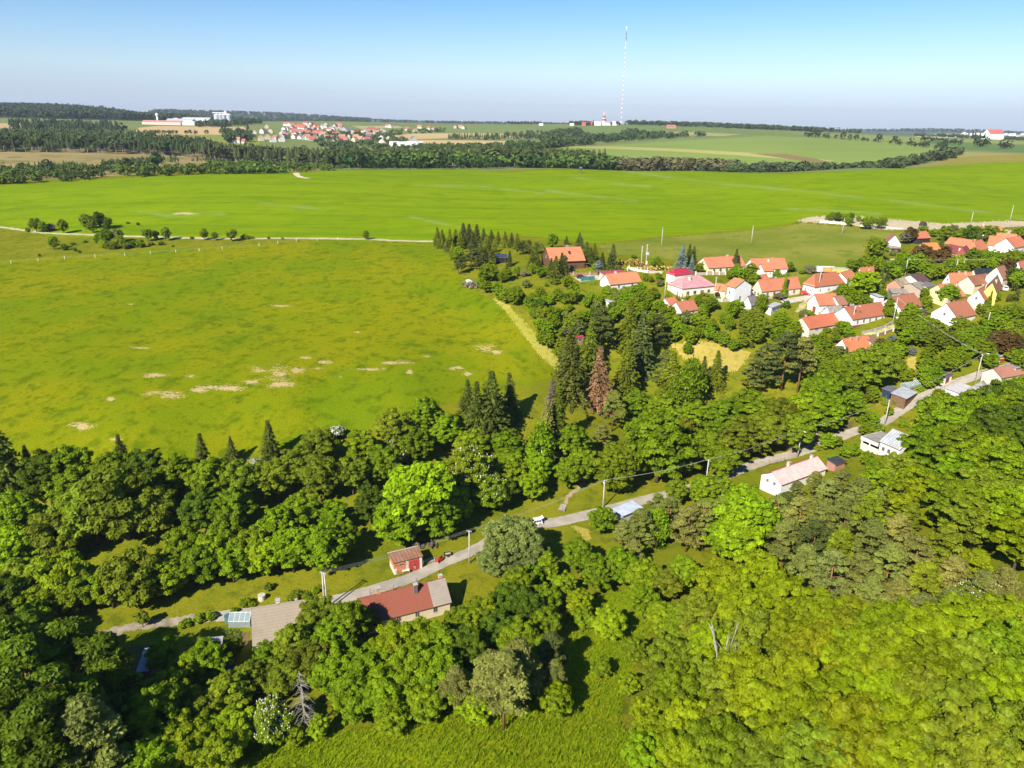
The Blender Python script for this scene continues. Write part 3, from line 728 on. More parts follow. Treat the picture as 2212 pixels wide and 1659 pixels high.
# ------------------------------------------------------------------ poles, wires
CONCRETE = (0.50,0.46,0.40)
POLE_TOP = {}
def pole(key, label, px, H, arm=1.4, lamp=None, double=False, facing=0.6, col=CONCRETE, trafo=False, grp='utility poles'):
    p = hit(*px)
    o = thing('utility_pole', label, 'utility pole', p, facing, grp)
    for dx in ((-0.45, 0.45) if double else (0,)):
        m = MB(); m.tube([(dx, 0, -0.3), (dx * 0.6, 0, H)], [0.20, 0.12], 8); m.build('pole_shaft', plain(col, 0.9), o, True)
    if arm:
        for zz in ((H - 0.25,) if arm < 2 else (H - 0.25, H - 1.1)):
            m = MB(); m.box(-arm / 2, arm / 2, -0.06, 0.06, zz - 0.06, zz + 0.06); a = m.build('crossarm', plain((0.32,0.31,0.30), 0.7), o)
            for k in (-0.45, -0.16, 0.16, 0.45):
                q = MB(); q.tube([(k * arm, 0, zz + 0.063), (k * arm, 0, zz + 0.28)], [0.05, 0.035], 6); q.build('insulator', plain((0.62,0.60,0.55), 0.3), a)
    if lamp:
        m = MB(); m.tube([(0, 0, H - 0.6), (lamp * 0.3, -0.5 * abs(lamp), H + 0.1), (lamp * 0.5, -1.0 * abs(lamp), H + 0.3)], 0.045, 6); a = m.build('lamp_arm', plain((0.5,0.5,0.48), 0.6), o)
        q = MB(); c = (lamp * 0.55, -1.15 * abs(lamp), H + 0.3); q.box(c[0] - .16, c[0] + .16, c[1] - .36, c[1] + .3, c[2] - .1, c[2] + .08); q.build('lamp_head', plain((0.72,0.72,0.70), 0.5), a)
    if trafo:
        m = MB(); m.box(-0.5, 0.5, -1.0, -0.2, H * .55, H * .55 + 1.1); m.build('transformer', plain((0.55,0.55,0.54), 0.6), o)
        m = MB(); m.box(-0.35, 0.35, -0.55, -0.2, 1.2, 2.6); m.build('switch_box', plain((0.72,0.72,0.72), 0.6), o)
    POLE_TOP[key] = (p, H, facing, arm or 1.0)
    FOOT.append((p.x, p.y, 2.5))
    u, v, _ = project(p + Vector((0, 0, H / 2))); LAND.append((label, u[0], v[0])) if key.startswith('!') else None
    return o
def wires(keys, ks=(-0.45, -0.16, 0.16, 0.45), rad=0.011, sag=0.022, col=(0.34,0.34,0.30), name='overhead wire along the valley road poles', dz=0.0):
    for k in ks:
        pts_ = []
        for a, b in zip(keys, keys[1:]):
            (p, h, f, ar), (q, h2, f2, ar2) = POLE_TOP[a], POLE_TOP[b]
            P = Vector((p.x + math.cos(f) * k * ar, p.y + math.sin(f) * k * ar, p.z + h + 0.05 + dz)); Q = Vector((q.x + math.cos(f2) * k * ar2, q.y + math.sin(f2) * k * ar2, q.z + h2 + 0.05 + dz))
            n = 14; L = (Q - P).length
            for i in range(n): t = i / n; pts_.append(P.lerp(Q, t) - Vector((0, 0, 4 * sag * L * t * (1 - t))))
        pts_.append(Q)
        m = MB(); m.tube(pts_, rad, 4)
        tag(m.build('overhead_wire', plain(col, 0.5, 0.0)), name, 'wire', name + 's')

# ------------------------------------------------------------------ vehicles
def car(label, px, yaw, col, L=4.3, W=1.78, H=1.48, open_boot=False, estate=True):
    p = hit(*px); o = thing('parked_car', label, 'car', p, yaw, 'parked cars')
    paint = plain(col, 0.28, 0.05, 1.0, 0.6)
    hb = H * 0.60; a = L / 2
    prof = [(-a, .38), (-a + .05, hb - .12), (-a + .12, hb), (a * .30, hb), (a * .95, hb - .17), (a, hb - .34), (a - .02, .36), (a - .3, .22), (-a + .25, .22)]
    m = MB()
    wid = [(0.84, 0.0), (1.0, 0.16)]
    n = len(prof)
    def ring(y, k): return [(x * (1 - .035 * k), y, z - .03 * k * (z > .3)) for x, z in prof]
    ys = [(-W / 2, 1), (-W / 2 + .14, 0), (W / 2 - .14, 0), (W / 2, 1)]
    Rg = [ring(*q) for q in ys]
    for r0, r1 in zip(Rg, Rg[1:]):
        for i in range(n): m.poly([r0[i], r1[i], r1[(i + 1) % n], r0[(i + 1) % n]][::-1])
    m.poly(Rg[0]); m.poly(Rg[-1][::-1])
    m.build('body', paint, o)
    rb = -a + .18 if estate else -a * .55
    roofz = H
    base = [(rb, hb - .02), (a * .34, hb - .02)]; top = [(rb + .32, roofz - .04), (-.05 + a * .02, roofz)]
    wi, wt = W / 2 - .06, W / 2 - .24
    c = MB()
    def q4(P): c.poly(P)
    b0, b1, t0, t1 = base[0], base[1], top[0], top[1]
    P = {k: (x, y, z) for k, (x, y, z) in {'bl0': (b0[0], -wi, b0[1]), 'bl1': (b1[0], -wi, b1[1]), 'br0': (b0[0], wi, b0[1]), 'br1': (b1[0], wi, b1[1]), 'tl0': (t0[0], -wt, t0[1]), 'tl1': (t1[0], -wt, t1[1]), 'tr0': (t0[0], wt, t0[1]), 'tr1': (t1[0], wt, t1[1])}.items()}
    q4([P['bl0'], P['bl1'], P['tl1'], P['tl0']]); q4([P['br1'], P['br0'], P['tr0'], P['tr1']]); q4([P['bl1'], P['br1'], P['tr1'], P['tl1']]); q4([P['br0'], P['bl0'], P['tl0'], P['tr0']])
    c.build('cabin', paint, o)
    r_ = MB(); r_.box(t0[0] - .03, t1[0] + .05, -wt - .03, wt + .03, roofz - .035, roofz + .025); r_.build('roof', paint, o)
    def pane(ks, s0, s1, z0, z1, off):
        q = [Vector(P[k]) for k in ks]
        f = lambda s, t: q[0].lerp(q[1], s).lerp(q[3].lerp(q[2], s), t)
        nn = (q[1] - q[0]).cross(q[3] - q[0]).normalized() * off
        g = MB(); g.poly([f(s0, z0) + nn, f(s1, z0) + nn, f(s1, z1) + nn, f(s0, z1) + nn]); g.build('car_window', glass(), o)
    for ks in (('bl0', 'bl1', 'tl1', 'tl0'), ('br1', 'br0', 'tr0', 'tr1')):
        pane(ks, .07, .34, .12, .88, .012); pane(ks, .38, .63, .12, .88, .012); pane(ks, .67, .93, .12, .88, .012)
    pane(('bl1', 'br1', 'tr1', 'tl1'), .06, .94, .06, .92, .012)
    if not open_boot: pane(('br0', 'bl0', 'tl0', 'tr0'), .08, .92, .15, .9, .012)
    for x in (-a * .62, a * .62):
        for y in (-W / 2 + .02, W / 2 - .02):
            t = MB(); t.tube([(x, y - .1, .32), (x, y + .1, .32)], .32, 14); wl = t.build('wheel', plain((0.03,0.03,0.03), 0.8), o)
            t = MB(); t.tube([(x, y - .112, .32), (x, y + .112, .32)], .19, 10); t.build('rim', plain((0.5,0.5,0.5), 0.35), wl)
    for y in (-W / 2 + .28, W / 2 - .28):
        t = MB(); t.box(a - .1, a + .012, y - .2, y + .2, hb - .36, hb - .22); t.build('headlight', plain((0.75,0.75,0.72), 0.2), o)
        t = MB(); t.box(-a - .012, -a + .1, y - .16, y + .16, hb - .38, hb - .1); t.build('tail_light', plain((0.35,0.02,0.02), 0.3), o)
    if open_boot:
        t = MB(); hx = t0[0]; t.poly([(hx, -wt, roofz + .02), (hx - .75, -wt, roofz + .38), (hx - .75, wt, roofz + .38), (hx, wt, roofz + .02)]); t.poly([(hx, -wt, roofz - .03), (hx, wt, roofz - .03), (hx - .75, wt, roofz + .33), (hx - .75, -wt, roofz + .33)])
        t.build('tailgate', paint, o)
        g = MB(); g.poly([(rb - .01, -wi + .15, hb - .3), (rb - .01, wi - .15, hb - .3), (rb + .2, wt - .08, roofz - .12), (rb + .2, -wt + .08, roofz - .12)][::-1]); g.build('boot_opening', plain((0.02,0.02,0.02), 0.9), o)
    FOOT.append((p.x, p.y, 3.0))
    return o

# ------------------------------------------------------------------ people: one skinned body each
def person(label, loc, yaw, joints, rad, shirt, trousers, hair=(0.06,0.04,0.03), skin=(0.55,0.34,0.24)):
    """joints: name -> (x, y, z); bones listed below; colours by height along the body through material slots"""
    o = thing('person', label, 'person', loc, yaw)
    bones = [('pelvis','waist'),('waist','chest'),('chest','neck'),('neck','head'),('head','crown'),('chest','shl'),('shl','ell'),('ell','wrl'),('chest','shr'),('shr','elr'),('elr','wrr'),
             ('pelvis','hil'),('hil','knl'),('knl','anl'),('anl','tol'),('pelvis','hir'),('hir','knr'),('knr','anr'),('anr','tor')]
    names = list(joints)
    me = bpy.data.meshes.new('body'); me.from_pydata([joints[k] for k in names], [(names.index(a), names.index(b)) for a, b in bones], [])
    b = bpy.data.objects.new('body', me); COL.objects.link(b); b.parent = o
    sk = b.modifiers.new('skin', 'SKIN'); ss = b.modifiers.new('smooth', 'SUBSURF'); ss.levels = ss.render_levels = 2
    for i, k in enumerate(names):
        s = me.skin_vertices[0].data[i]; s.radius = rad.get(k, (0.05, 0.05)); s.use_root = (k == 'pelvis')
    dg = bpy.context.evaluated_depsgraph_get(); ev = b.evaluated_get(dg)
    me2 = bpy.data.meshes.new_from_object(ev); b.modifiers.clear(); b.data = me2
    me2.materials.clear()
    for c in (skin, shirt, trousers, (0.04,0.04,0.04)): me2.materials.append(plain(c, 0.85, 0.12, 6))
    J = {k: Vector(v) for k, v in joints.items()}
    seg = [(a, c) for a, c in bones]
    mi = {'pelvis waist': 2, 'waist chest': 1, 'chest neck': 1, 'neck head': 0, 'head crown': 0, 'chest shl': 1, 'chest shr': 1, 'shl ell': 1, 'shr elr': 1, 'ell wrl': 0, 'elr wrr': 0, 'pelvis hil': 2, 'pelvis hir': 2, 'hil knl': 2, 'hir knr': 2, 'knl anl': 2, 'knr anr': 2, 'anl tol': 3, 'anr tor': 3}
    for f in me2.polygons:
        c = f.center; best = None
        for a, d in seg:
            t = max(0, min(1, (c - J[a]).dot(J[d] - J[a]) / max((J[d] - J[a]).length_squared, 1e-9)))
            r_ = (c - J[a].lerp(J[d], t)).length
            if best is None or r_ < best[0]: best = (r_, mi[a + ' ' + d])
        f.material_index = best[1]; f.use_smooth = True
    hd, cr = J['head'], J['crown']; up = (cr - hd).normalized()
    h = MB(); c = hd.lerp(cr, .55)
    for i in range(6):                                       # hair as a cap over the back and top of the head
        for k in range(12):
            a0, a1 = math.pi * (0.02 + .09 * i), math.pi * (0.02 + .09 * (i + 1)); b0, b1 = 2 * math.pi * k / 12, 2 * math.pi * (k + 1) / 12
            g = lambda a, b_: c + Vector((math.sin(a) * math.cos(b_) * .098 - (.018 if a > .9 else 0), math.sin(a) * math.sin(b_) * .088, math.cos(a) * .128))
            if i > 3 and (math.cos(b0) > 0.25): continue
            h.poly([g(a0, b0), g(a1, b0), g(a1, b1), g(a0, b1)])
    h.build('hair', plain(hair, 0.8), o, True)
    for y in (-.032, .032):
        e = MB(); q = c + Vector((.088, y, -.01)); e.box(q.x - .008, q.x + .008, q.y - .014, q.y + .014, q.z - .007, q.z + .007); e.build('eye', plain((0.03,0.03,0.03), 0.4), o)
    e = MB(); q = c + Vector((.092, 0, -.04)); e.poly([(q.x - .01, -.015, q.z - .01), (q.x + .022, 0, q.z - .012), (q.x - .01, .015, q.z - .01)]); e.poly([(q.x - .01, -.015, q.z - .01), (q.x - .012, 0, q.z + .045), (q.x + .022, 0, q.z - .012)]); e.poly([(q.x + .022, 0, q.z - .012), (q.x - .012, 0, q.z + .045), (q.x - .01, .015, q.z - .01)]); e.build('nose', plain(skin, 0.85, 0.12, 6), o)
    for s in 'lr':                                           # hands: palm, four fingers and a thumb
        w, el = J['wr' + s], J['el' + s]; d = (w - el).normalized(); sd = d.cross(Vector((0, 0, 1)) if abs(d.z) < .9 else Vector((1, 0, 0))).normalized(); nn = d.cross(sd)
        m = MB(); m.tube([w - d * .02, w + d * .045, w + d * .09], [.026, .040, .034], 8)
        for i, ln in enumerate((.062, .075, .07, .055)):
            q = w + d * .085 + sd * (.026 - .0175 * i); m.tube([q, q + d * ln * .55 + nn * .006, q + d * ln + nn * .022], [.0095, .0085, .006], 6)
        q = w + d * .035 + sd * .034; m.tube([q, q + d * .03 + sd * .022, q + d * .06 + sd * .026 + nn * .01], [.012, .0105, .007], 6)
        m.build('hand', plain(skin, 0.85, 0.12, 6), o, True)
    return o
PRAD = {'pelvis': (.15, .12), 'waist': (.14, .105), 'chest': (.165, .115), 'neck': (.055, .055), 'head': (.085, .09), 'crown': (.07, .075), 'shl': (.06, .06), 'shr': (.06, .06), 'ell': (.043, .043), 'elr': (.043, .043), 'wrl': (.03, .03), 'wrr': (.03, .03),
        'hil': (.095, .095), 'hir': (.095, .095), 'knl': (.062, .062), 'knr': (.062, .062), 'anl': (.045, .045), 'anr': (.045, .045), 'tol': (.04, .03), 'tor': (.04, .03)}

# ------------------------------------------------------------------ the village on the terrace
LOG = boards((0.16,0.085,0.045), 0.3); WOOD = boards((0.20,0.12,0.07), 0.18); DKWOOD = boards((0.055,0.045,0.04), 0.2); BRICKISH = plain((0.56,0.22,0.11), 0.9, 0.35, 1.2)
METAL = seams((0.50,0.52,0.54), 0.6); RUST = seams((0.34,0.17,0.11), 0.8); TIN = seams((0.40,0.40,0.39), 0.18); PINKM = seams((0.62,0.30,0.30), 0.55); MAGENTA = seams((0.47,0.035,0.065), 0.5)
h1 = house('log_house', 'brown log house with orange tiled roof and stone base among conifers', E_(1285,492), E_(1640,478), 4.4, C=E_(1185,440), rh=4.2, wallm=LOG, rc=ORANGE, win=0, gwin=1, gz=5.2, chim=((0.25, 0.06, 1.3, (0.35,0.3,0.28), 0.8), (-0.9, 0.35, 1.5, (0.6,0.58,0.55), 0.5)), plinth=(0.38,0.31,0.26), door=('n', 3.2, 1.4, 2.2), doorcol=(0.07,0.05,0.04), oh=0.7, land='log house')
def add_roof_bits(h, L, W):
    rf = [c for c in h.children if c.name.startswith('roof')][0]
    m = MB(); z = 4.4 + 4.2 * .45
    m.poly([(1.2, -W * .30, z + .32), (2.2, -W * .30, z + .32), (2.2, -W * .19, z + 1.25), (1.2, -W * .19, z + 1.25)]); m.build('skylight', glass(), rf)
    d = MB(); y0 = -W * .5; zz = 4.5
    for s in (-1, 1):
        q = [(-1.6 + s * 1.7, y0 - .3, zz + 0.6), (-1.6, y0 - .3, zz + 2.2), (-1.6, -W * .12, zz + 2.9), (-1.6 + s * 1.7, -W * .32, zz + 1.2)]
        d.poly(q if s < 0 else q[::-1], 0); 
    d.build('dormer', [tiles(ORANGE)], rf)
    w = MB(); w.poly([(-3.1, y0 - .05, zz), (-.1, y0 - .05, zz), (-.1, y0 - .05, zz + .7), (-1.6, y0 - .05, zz + 2.1), (-3.1, y0 - .05, zz + .7)]); w.build('dormer_wall', LOG, rf)
    m = MB(); x = L / 2
    m.box(x + .01, x + 1.7, -W / 2 + .6, -W / 2 + .75, 0, 2.6); m.box(x + 1.55, x + 1.7, -W / 2 + .8, W * .1, 0, 2.6); m.build('porch', LOG, h)
    m = MB(); m.poly([(x - .1, -W / 2 - .2, 2.75), (x + 2.1, -W / 2 - .2, 2.55), (x + 2.1, W * .2, 2.75), (x - .1, W * .2, 3.1)]); m.build('porch_roof', tiles(ORANGE), h)
add_roof_bits(h1, h1['_l'], h1['_w'])
house('carport', 'dark carport with blue-grey roof under the conifers west of the log house', E_(716,460), E_(822,462), 2.5, w=6, rh=.5, kind='flat', wallm=DKWOOD, rm=seams((0.05,0.06,0.09)), cat='carport', door=('n', 0.3, 2.6, 2.1), doorcol=(0.015,0.015,0.018), land='dark carport')  # near-black door panel stands for the shaded open front
house('shed', 'long low shed with dull red roof behind the orange-roofed cottage', E_(1838,634), E_(2065,618), 2.2, w=3.5, rh=.5, kind='flat', wall=(0.5,0.45,0.4), rm=seams((0.42,0.09,0.09)), cat='shed')
house('cottage', 'white cottage with plain orange tiled roof and ivy on its gable', F_(278,683), F_(645,645), 2.7, w=7, rh=3.2, rc=(0.60,0.24,0.12), win=2, wz=1.5, chim=((-0.35, .05, 1.3, (0.7,0.66,0.62), .6),), plinth=(0.45,0.38,0.33), land='orange-roofed cottage')
house('house', 'white house with bright magenta metal roof behind the pink-roofed house', F_(1045,568), F_(1255,545), 3.8, C=F_(957,540), rh=1.6, kind='hip', wall=(0.74,0.70,0.60), rm=MAGENTA, win=1, land='magenta-roofed house')
house('house', 'large cream bungalow with pale pink hipped metal roof', F_(1135,727), F_(1520,690), 3.9, C=F_(938,672), rh=3.2, kind='hip', wall=(0.80,0.74,0.60), rm=PINKM, win=4, wsz=(1.3, 1.3), gwin=0, chim=((-0.3, -0.35, 1.6, (0.72,0.68,0.62), .7),), plinth=(0.48,0.33,0.24), door=('n', 2.0, 1.2, 2.2), doorcol=(0.2,0.18,0.16), land='pink-roofed bungalow')
house('outbuilding', 'low outbuilding with orange tiles beside the pink-roofed bungalow', F_(1500,742), F_(1640,762), 2.6, w=5, rh=1.8, wall=CREAM, rc=ORANGE, cat='outbuilding')
house('house', 'tall white house with front gable and orange roof', F_(1647,692), F_(1760,722), 5.6, C=F_(1735,640), rh=2.4, rc=ORANGE, win=1, wz=3.2, land='tall white gabled house', door=('r', -1.2, .9, 2.0), doorcol=(0.3,0.25,0.2))
house('annexe', 'white annexe with orange roof joined to the tall gabled house', F_(1862,768), F_(1967,752), 3.4, w=6, rh=2.4, rc=ORANGE, win=2, cat='annexe')
house('farmhouse', 'cream farmhouse with long orange roof and white pillared fence in front', F_(1445,487), F_(1880,462), 3.0, C=F_(1355,437), rh=3.3, wall=CREAM, rc=(0.58,0.21,0.115), win=5, wsz=(1.1, 1.3), gwin=1, gz=4.4, chim=((.35, 0.1, 1.2, (0.7,0.66,0.6), .8),), door=('n', 1.8, 1.3, 2.1), doorcol=(0.16,0.05,0.04), land='cream farmhouse')
house('house', 'white house with broad orange roof and small front wing below the pasture', G_(100,952), G_(565,942), 3.0, w=8, rh=3.4, rc=(0.58,0.205,0.11), win=2, chim=((0, -.3, 1.4, (0.68,0.64,0.6), .6), (.35, .1, 1.0)), land='broad orange-roofed house')
house('wing', 'white front wing of the broad orange-roofed house with two small windows', G_(240,978), G_(368,970), 3.0, w=5, rh=2.2, rc=ORANGE, win=2, wsz=(.5, .5), cat='house wing')
house('shed', 'orange-roofed shed hidden among trees behind the cream hip house', G_(180,1128), G_(320,1112), 2.6, w=5, rh=2, wall=CREAM, rc=(0.5,0.17,0.09), cat='shed')
house('house', 'cream house with long orange roof and two windows by a tall thuja', G_(210,1255), G_(745,1205), 3.3, C=G_(85,1215), rh=3.6, wall=(0.72,0.62,0.44), rc=(0.56,0.20,0.11), win=5, wsz=(1.1, 1.2), gwin=2, chim=((-.1, .1, 1.2), (-.6, .2, 1.0)), plinth=(0.5,0.42,0.33), land='cream house with thuja')
house('house', 'big white corner house with reddish hipped roof beside the lane', G_(940,1185), G_(1352,1135), 3.9, C=G_(742,1152), rh=4.0, kind='hip', rc=(0.46,0.16,0.085), rc2=ORANGE, win=3, gwin=3, wsz=(.7, .9), wmax=12, land='white corner house')
house('outbuilding', 'orange-roofed outbuilding joined behind the white corner house', G_(1390,1105), G_(1528,1062), 3.0, w=6, rh=2.4, rc=ORANGE, cat='outbuilding')
house('barn', 'white-gabled barn with orange roof at the pasture edge', G_(1580,1046), G_(1765,1030), 3.0, C=G_(1425,1040), rh=3.0, rc=(0.58,0.21,0.11), wmax=9, gwin=1, gz=4, chim=((.3, -.4, .8),), cat='barn', land='white-gabled barn')
house('house', 'white house with orange roof and brown double door in its gable', I_(635,345), I_(915,325), 3.5, C=I_(488,290), rh=3.2, rc=(0.58,0.19,0.10), win=2, wmax=9, door=('l', -0.8, 1.7, 2.3), doorcol=(0.30,0.09,0.05), land='white house with brown door')
house('annexe', 'brown-roofed white annexe at the end of the house with brown door', I_(915,342), I_(1028,330), 2.7, w=6, rh=2.4, rc=(0.34,0.17,0.10), win=1, cat='annexe')
house('barn', 'low white barn with weathered grey slate roof in the farmyard', I_(790,468), I_(975,452), 2.8, C=I_(668,432), rh=2.2, rm=plain((0.30,0.275,0.24), 0.9, 0.4, 1.0), wmax=9, cat='barn', land='grey-roofed barn')
house('cottage', 'long white cottage with weathered red roof and maroon plinth', I_(1095,540), I_(1590,465), 3.1, C=I_(935,452), rh=3.3, rc=(0.43,0.145,0.08), win=5, wsz=(.9, 1.2), plinth=(0.26,0.07,0.06), wmax=9, land='long cottage with maroon plinth')
house('cottage', 'long plastered cottage with red roof and two chimneys on the slope', I_(500,668), I_(975,590), 3.3, w=7.5, rh=2.9, wall=(0.62,0.55,0.44), rc=(0.52,0.155,0.08), win=3, wz=2.5, wsz=(1.6, .6), chim=((-.75, 0.1, 1.2, (0.6,0.4,0.25), .5), (.02, 0.1, 1.5, (0.6,0.36,0.22), .6)), land='cottage with two chimneys')
house('house', 'white house with brownish red roof and three small windows', J_(515,405), J_(815,350), 3.3, C=J_(332,277), rh=3.6, rc=(0.40,0.15,0.085), win=3, wsz=(.8, 1.1), wmax=9, chim=((.0, .3, 1.4, (0.6,0.4,0.3), .6),), land='white house with three windows')
house('shed', 'white cube shed with flat grey roof', J_(205,240), J_(278,238), 3.8, C=J_(60,197), rh=.25, kind='flat', rm=METAL, gwin=0, win=1, wsz=(.4, .5), cat='shed', wmax=8)
house('house', 'large white house with wide blank gable and red-brown roof', J_(1290,525), J_(1550,468), 4.2, C=J_(960,440), rh=4.2, rc=(0.42,0.16,0.09), rc2=(0.36,0.10,0.075), win=2, gwin=1, gz=4.6, chim=((-.9, .04, 1.5, (0.62,0.45,0.33), .8),), wmax=12, land='white house with blank gable')
house('house', 'pale yellow house with arched gable window and salmon roof', J_(1160,245), J_(1405,217), 3.1, C=J_(965,155), rh=3.9, wall=(0.80,0.66,0.30), rc=(0.52,0.21,0.12), win=2, gwin=1, gz=4.2, wsz=(1.6, 1.3), wmax=10, land='pale yellow house')
house('house', 'cream gabled house with a bright yellow neighbour behind it', J_(1668,275), J_(1752,215), 3.6, C=J_(1478,215), rh=3.2, wall=(0.78,0.66,0.46), rc=(0.44,0.17,0.10), gwin=1, gz=3.8, wsz=(.9, 1.1), wmax=9, chim=((.8, .1, 1.2, (0.6,0.35,0.2), .7),), land='cream gabled house')
house('house', 'bright yellow house with brown roof beside a white parked car', J_(1838,185), J_(1905,70), 3.6, C=J_(1690,100), rh=3.6, wall=OCHRE, rc=(0.32,0.16,0.09), wmax=9, chim=((-.2, -.3, 1.4, (0.6,0.5,0.4), .6),), land='bright yellow house')
house('house', 'white house with orange tiled roof and round gable vent', H_(985,1165), H_(1300,1152), 3.2, C=H_(808,1135), rh=3.8, rc=ORANGE, gwin=1, gz=4.6, wsz=(.8, .9), wmax=9, win=2, chim=((-.1, .1, 1.3), (.4, -.1, 1.2)), land='white house with round vent')
house('farm_wing', 'brown-roofed wing reaching toward the bright yellow house', H_(1310,1175), H_(1560,1130), 3.0, w=6, rh=2.6, wall=CREAM, rc=(0.32,0.14,0.08), cat='house wing')
house('house', 'modern house with near-black roof and cream walls', H_(1345,1086), H_(1580,1066), 3.1, C=H_(1165,1060), rh=3.0, wall=(0.70,0.62,0.50), rm=seams(NAVY, 0.4), gwin=1, gz=3.2, win=3, wmax=9, land='black-roofed house')
house('house', 'narrow white house with tall brown roof next to the black-roofed one', H_(1702,1085), H_(1797,1062), 3.6, C=H_(1567,1025), rh=3.8, wall=(0.76,0.66,0.56), rc=(0.36,0.17,0.11), wmax=7, win=1, land='narrow brown-roofed house')
house('house', 'white house with dark purplish brown low roof', H_(545,1142), H_(692,1112), 3.0, C=H_(345,1078), rh=2.2, rm=tiles((0.13,0.075,0.075)), wmax=11, win=2, land='purplish-roofed house')
house('outbuilding', 'white outbuilding with small dark porch roof right of the purplish roof', H_(660,1205), H_(800,1180), 3.0, C=H_(560,1165), rh=.5, kind='flat', rm=plain(DGREY), win=3, wsz=(.6, 1.0), wmax=6, cat='outbuilding')
house('barn', 'old barn with mossy tan roof and reddish walls', H_(290,1197), H_(442,1145), 2.8, C=H_(148,1150), rh=2.2, wall=(0.5,0.24,0.17), rm=plain((0.36,0.30,0.19), 0.95, 0.4, 1.2), wmax=10, cat='barn', land='mossy-roofed barn')
house('barn', 'grey-green roofed barn half hidden by bushes below the purplish roof', H_(565,1246), H_(692,1222), 2.8, C=H_(432,1155), rh=1.8, wall=(0.42,0.34,0.26), rm=plain((0.27,0.245,0.19), 0.95, 0.4, 1.2), wmax=9, cat='barn')
house('lean_to', 'low lean-to with grey roof and brick wall above the white cube shed', H_(170,1290), H_(400,1300), 2.4, w=4.5, rh=.9, kind='flat', wall=(0.20,0.26,0.22), rm=plain((0.30,0.26,0.21), 0.95, 0.35, 1.2), cat='lean-to')
house('barn', 'dark timber barn with white upper gable and brown roof at the pasture corner', H_(85,600), H_(290,612), 3.6, w=9, rh=3.9, turn=True, wallm=plain((0.80,0.76,0.70), 0.9), rc=(0.36,0.16,0.11), cat='barn', land='timber barn with white gable')
house('lean_to', 'dark board lean-to with grey roof against the white barn gable', H_(90,668), H_(285,672), 1.9, w=3.2, rh=1.5, kind='flat', wallm=DKWOOD, rm=plain((0.26,0.22,0.20), 0.9), cat='lean-to', win=2, wsz=(.9, .5), wz=1.0)
house('barn', 'small open barn with orange-red roof behind the bare-branched tree', H_(520,528), H_(698,518), 2.8, w=6, rh=2.6, wallm=DKWOOD, rc=(0.52,0.17,0.09), cat='barn')
house('farm_wing', 'long open farm range with orange roof along the yard', H_(900,602), H_(1210,645), 3.0, w=7, rh=2.6, wall=(0.34,0.22,0.15), rc=(0.58,0.20,0.10), cat='farm range')
house('farmhouse', 'cream farmhouse with hipped orange roof closing the yard', H_(1335,692), H_(1495,652), 3.4, C=H_(1190,660), rh=3.4, kind='hip', wall=CREAM, rc=(0.56,0.19,0.10), rc2=(0.46,0.16,0.09), win=4, wsz=(.7, .9), wmax=10, chim=((-.2, .2, 1.2, (0.62,0.4,0.25), .6),), land='hipped cream farmhouse')
house('house', 'house with maroon and pinkish grey hipped roof beside dark copper trees', H_(1190,777), H_(1265,718), 3.2, C=H_(1045,748), rh=3.0, kind='hip', wall=(0.74,0.68,0.52), rc=(0.29,0.075,0.065), rc2=(0.46,0.33,0.33), wmax=9, win=2, chim=((-.6, .5, 1.5, (0.8,0.78,0.75), .5), (-.2, .6, 1.4, (0.6,0.4,0.25), .6)), land='maroon-roofed house')
house('farm_wing', 'maroon-roofed farm wing behind the dark copper trees', H_(850,685), H_(1040,735), 3.0, w=7, rh=2.4, wall=CREAM, rc=(0.27,0.07,0.06), cat='farm range')
house('farm_wing', 'bright orange-roofed range end behind the dark copper trees', H_(650,690), H_(845,684), 3.0, w=7, rh=2.4, wall=CREAM, rc=(0.68,0.235,0.08), cat='farm range')
house('farmhouse', 'very long white farmhouse with orange roof at the top of the village', H_(1485,622), H_(1850,655), 3.6, w=9, rh=3.6, rc=(0.60,0.20,0.10), win=1, wsz=(1.1, .5), land='very long white farmhouse')
house('farm_wing', 'white end wing of the very long farmhouse with an arched door', H_(1858,656), H_(2040,622), 3.6, w=8, rh=3.4, rc=(0.56,0.19,0.10), win=2, door=('n', -2.5, 1.0, 2.0), cat='house wing')
house('farm_wing', 'orange-roofed rear range behind the very long white farmhouse', H_(1600,545), H_(1868,568), 3.2, w=7, rh=2.6, rc=(0.58,0.21,0.11), cat='farm range')
house('barn', 'red-roofed barn at the sandy field edge above the village', H_(1420,428), H_(1690,442), 2.6, w=6, rh=2.2, rc=(0.50,0.19,0.11), chim=((-.9, .1, 1.6, (0.8,0.78,0.75), .6),), cat='barn')
house('house', 'white-gabled house with red roof cut by the picture edge above a brown tree', H_(1965,987), H_(2090,962), 3.2, C=H_(1852,952), rh=3.4, rc=(0.5,0.17,0.10), wmax=8, gwin=1)
house('house', 'orange-roofed white house below the hayfield with yellow end wall', I_(1030,985), I_(1372,925), 3.2, C=I_(805,930), rh=3.4, rc=(0.60,0.215,0.095), win=3, wmax=9, chim=((-.45, -.2, 1.3, (0.55,0.3,0.2), .5), (.05, -.25, 1.5, (0.5,0.25,0.17), .6)), land='orange-roofed white house')
house('shed', 'brown-roofed shed behind the orange-roofed white house', I_(1385,892), I_(1492,862), 2.6, C=I_(1300,780), rh=1.6, rc=(0.26,0.155,0.10), wmax=7, cat='shed')
house('cottage', 'small red-roofed cottage among trees below the pink-roofed bungalow', F_(1125,1003), F_(1320,975), 2.7, w=6.5, rh=2.6, rc=(0.48,0.17,0.10), win=2, wsz=(.9, .8), chim=((-.2, .05, 1.1, (0.7,0.66,0.6), .5),), land='small red-roofed cottage')
house('shed', 'orange-roofed side shed left of the small red-roofed cottage', F_(985,925), F_(1090,905), 2.5, w=5, rh=1.8, rc=(0.55,0.20,0.11), cat='shed')
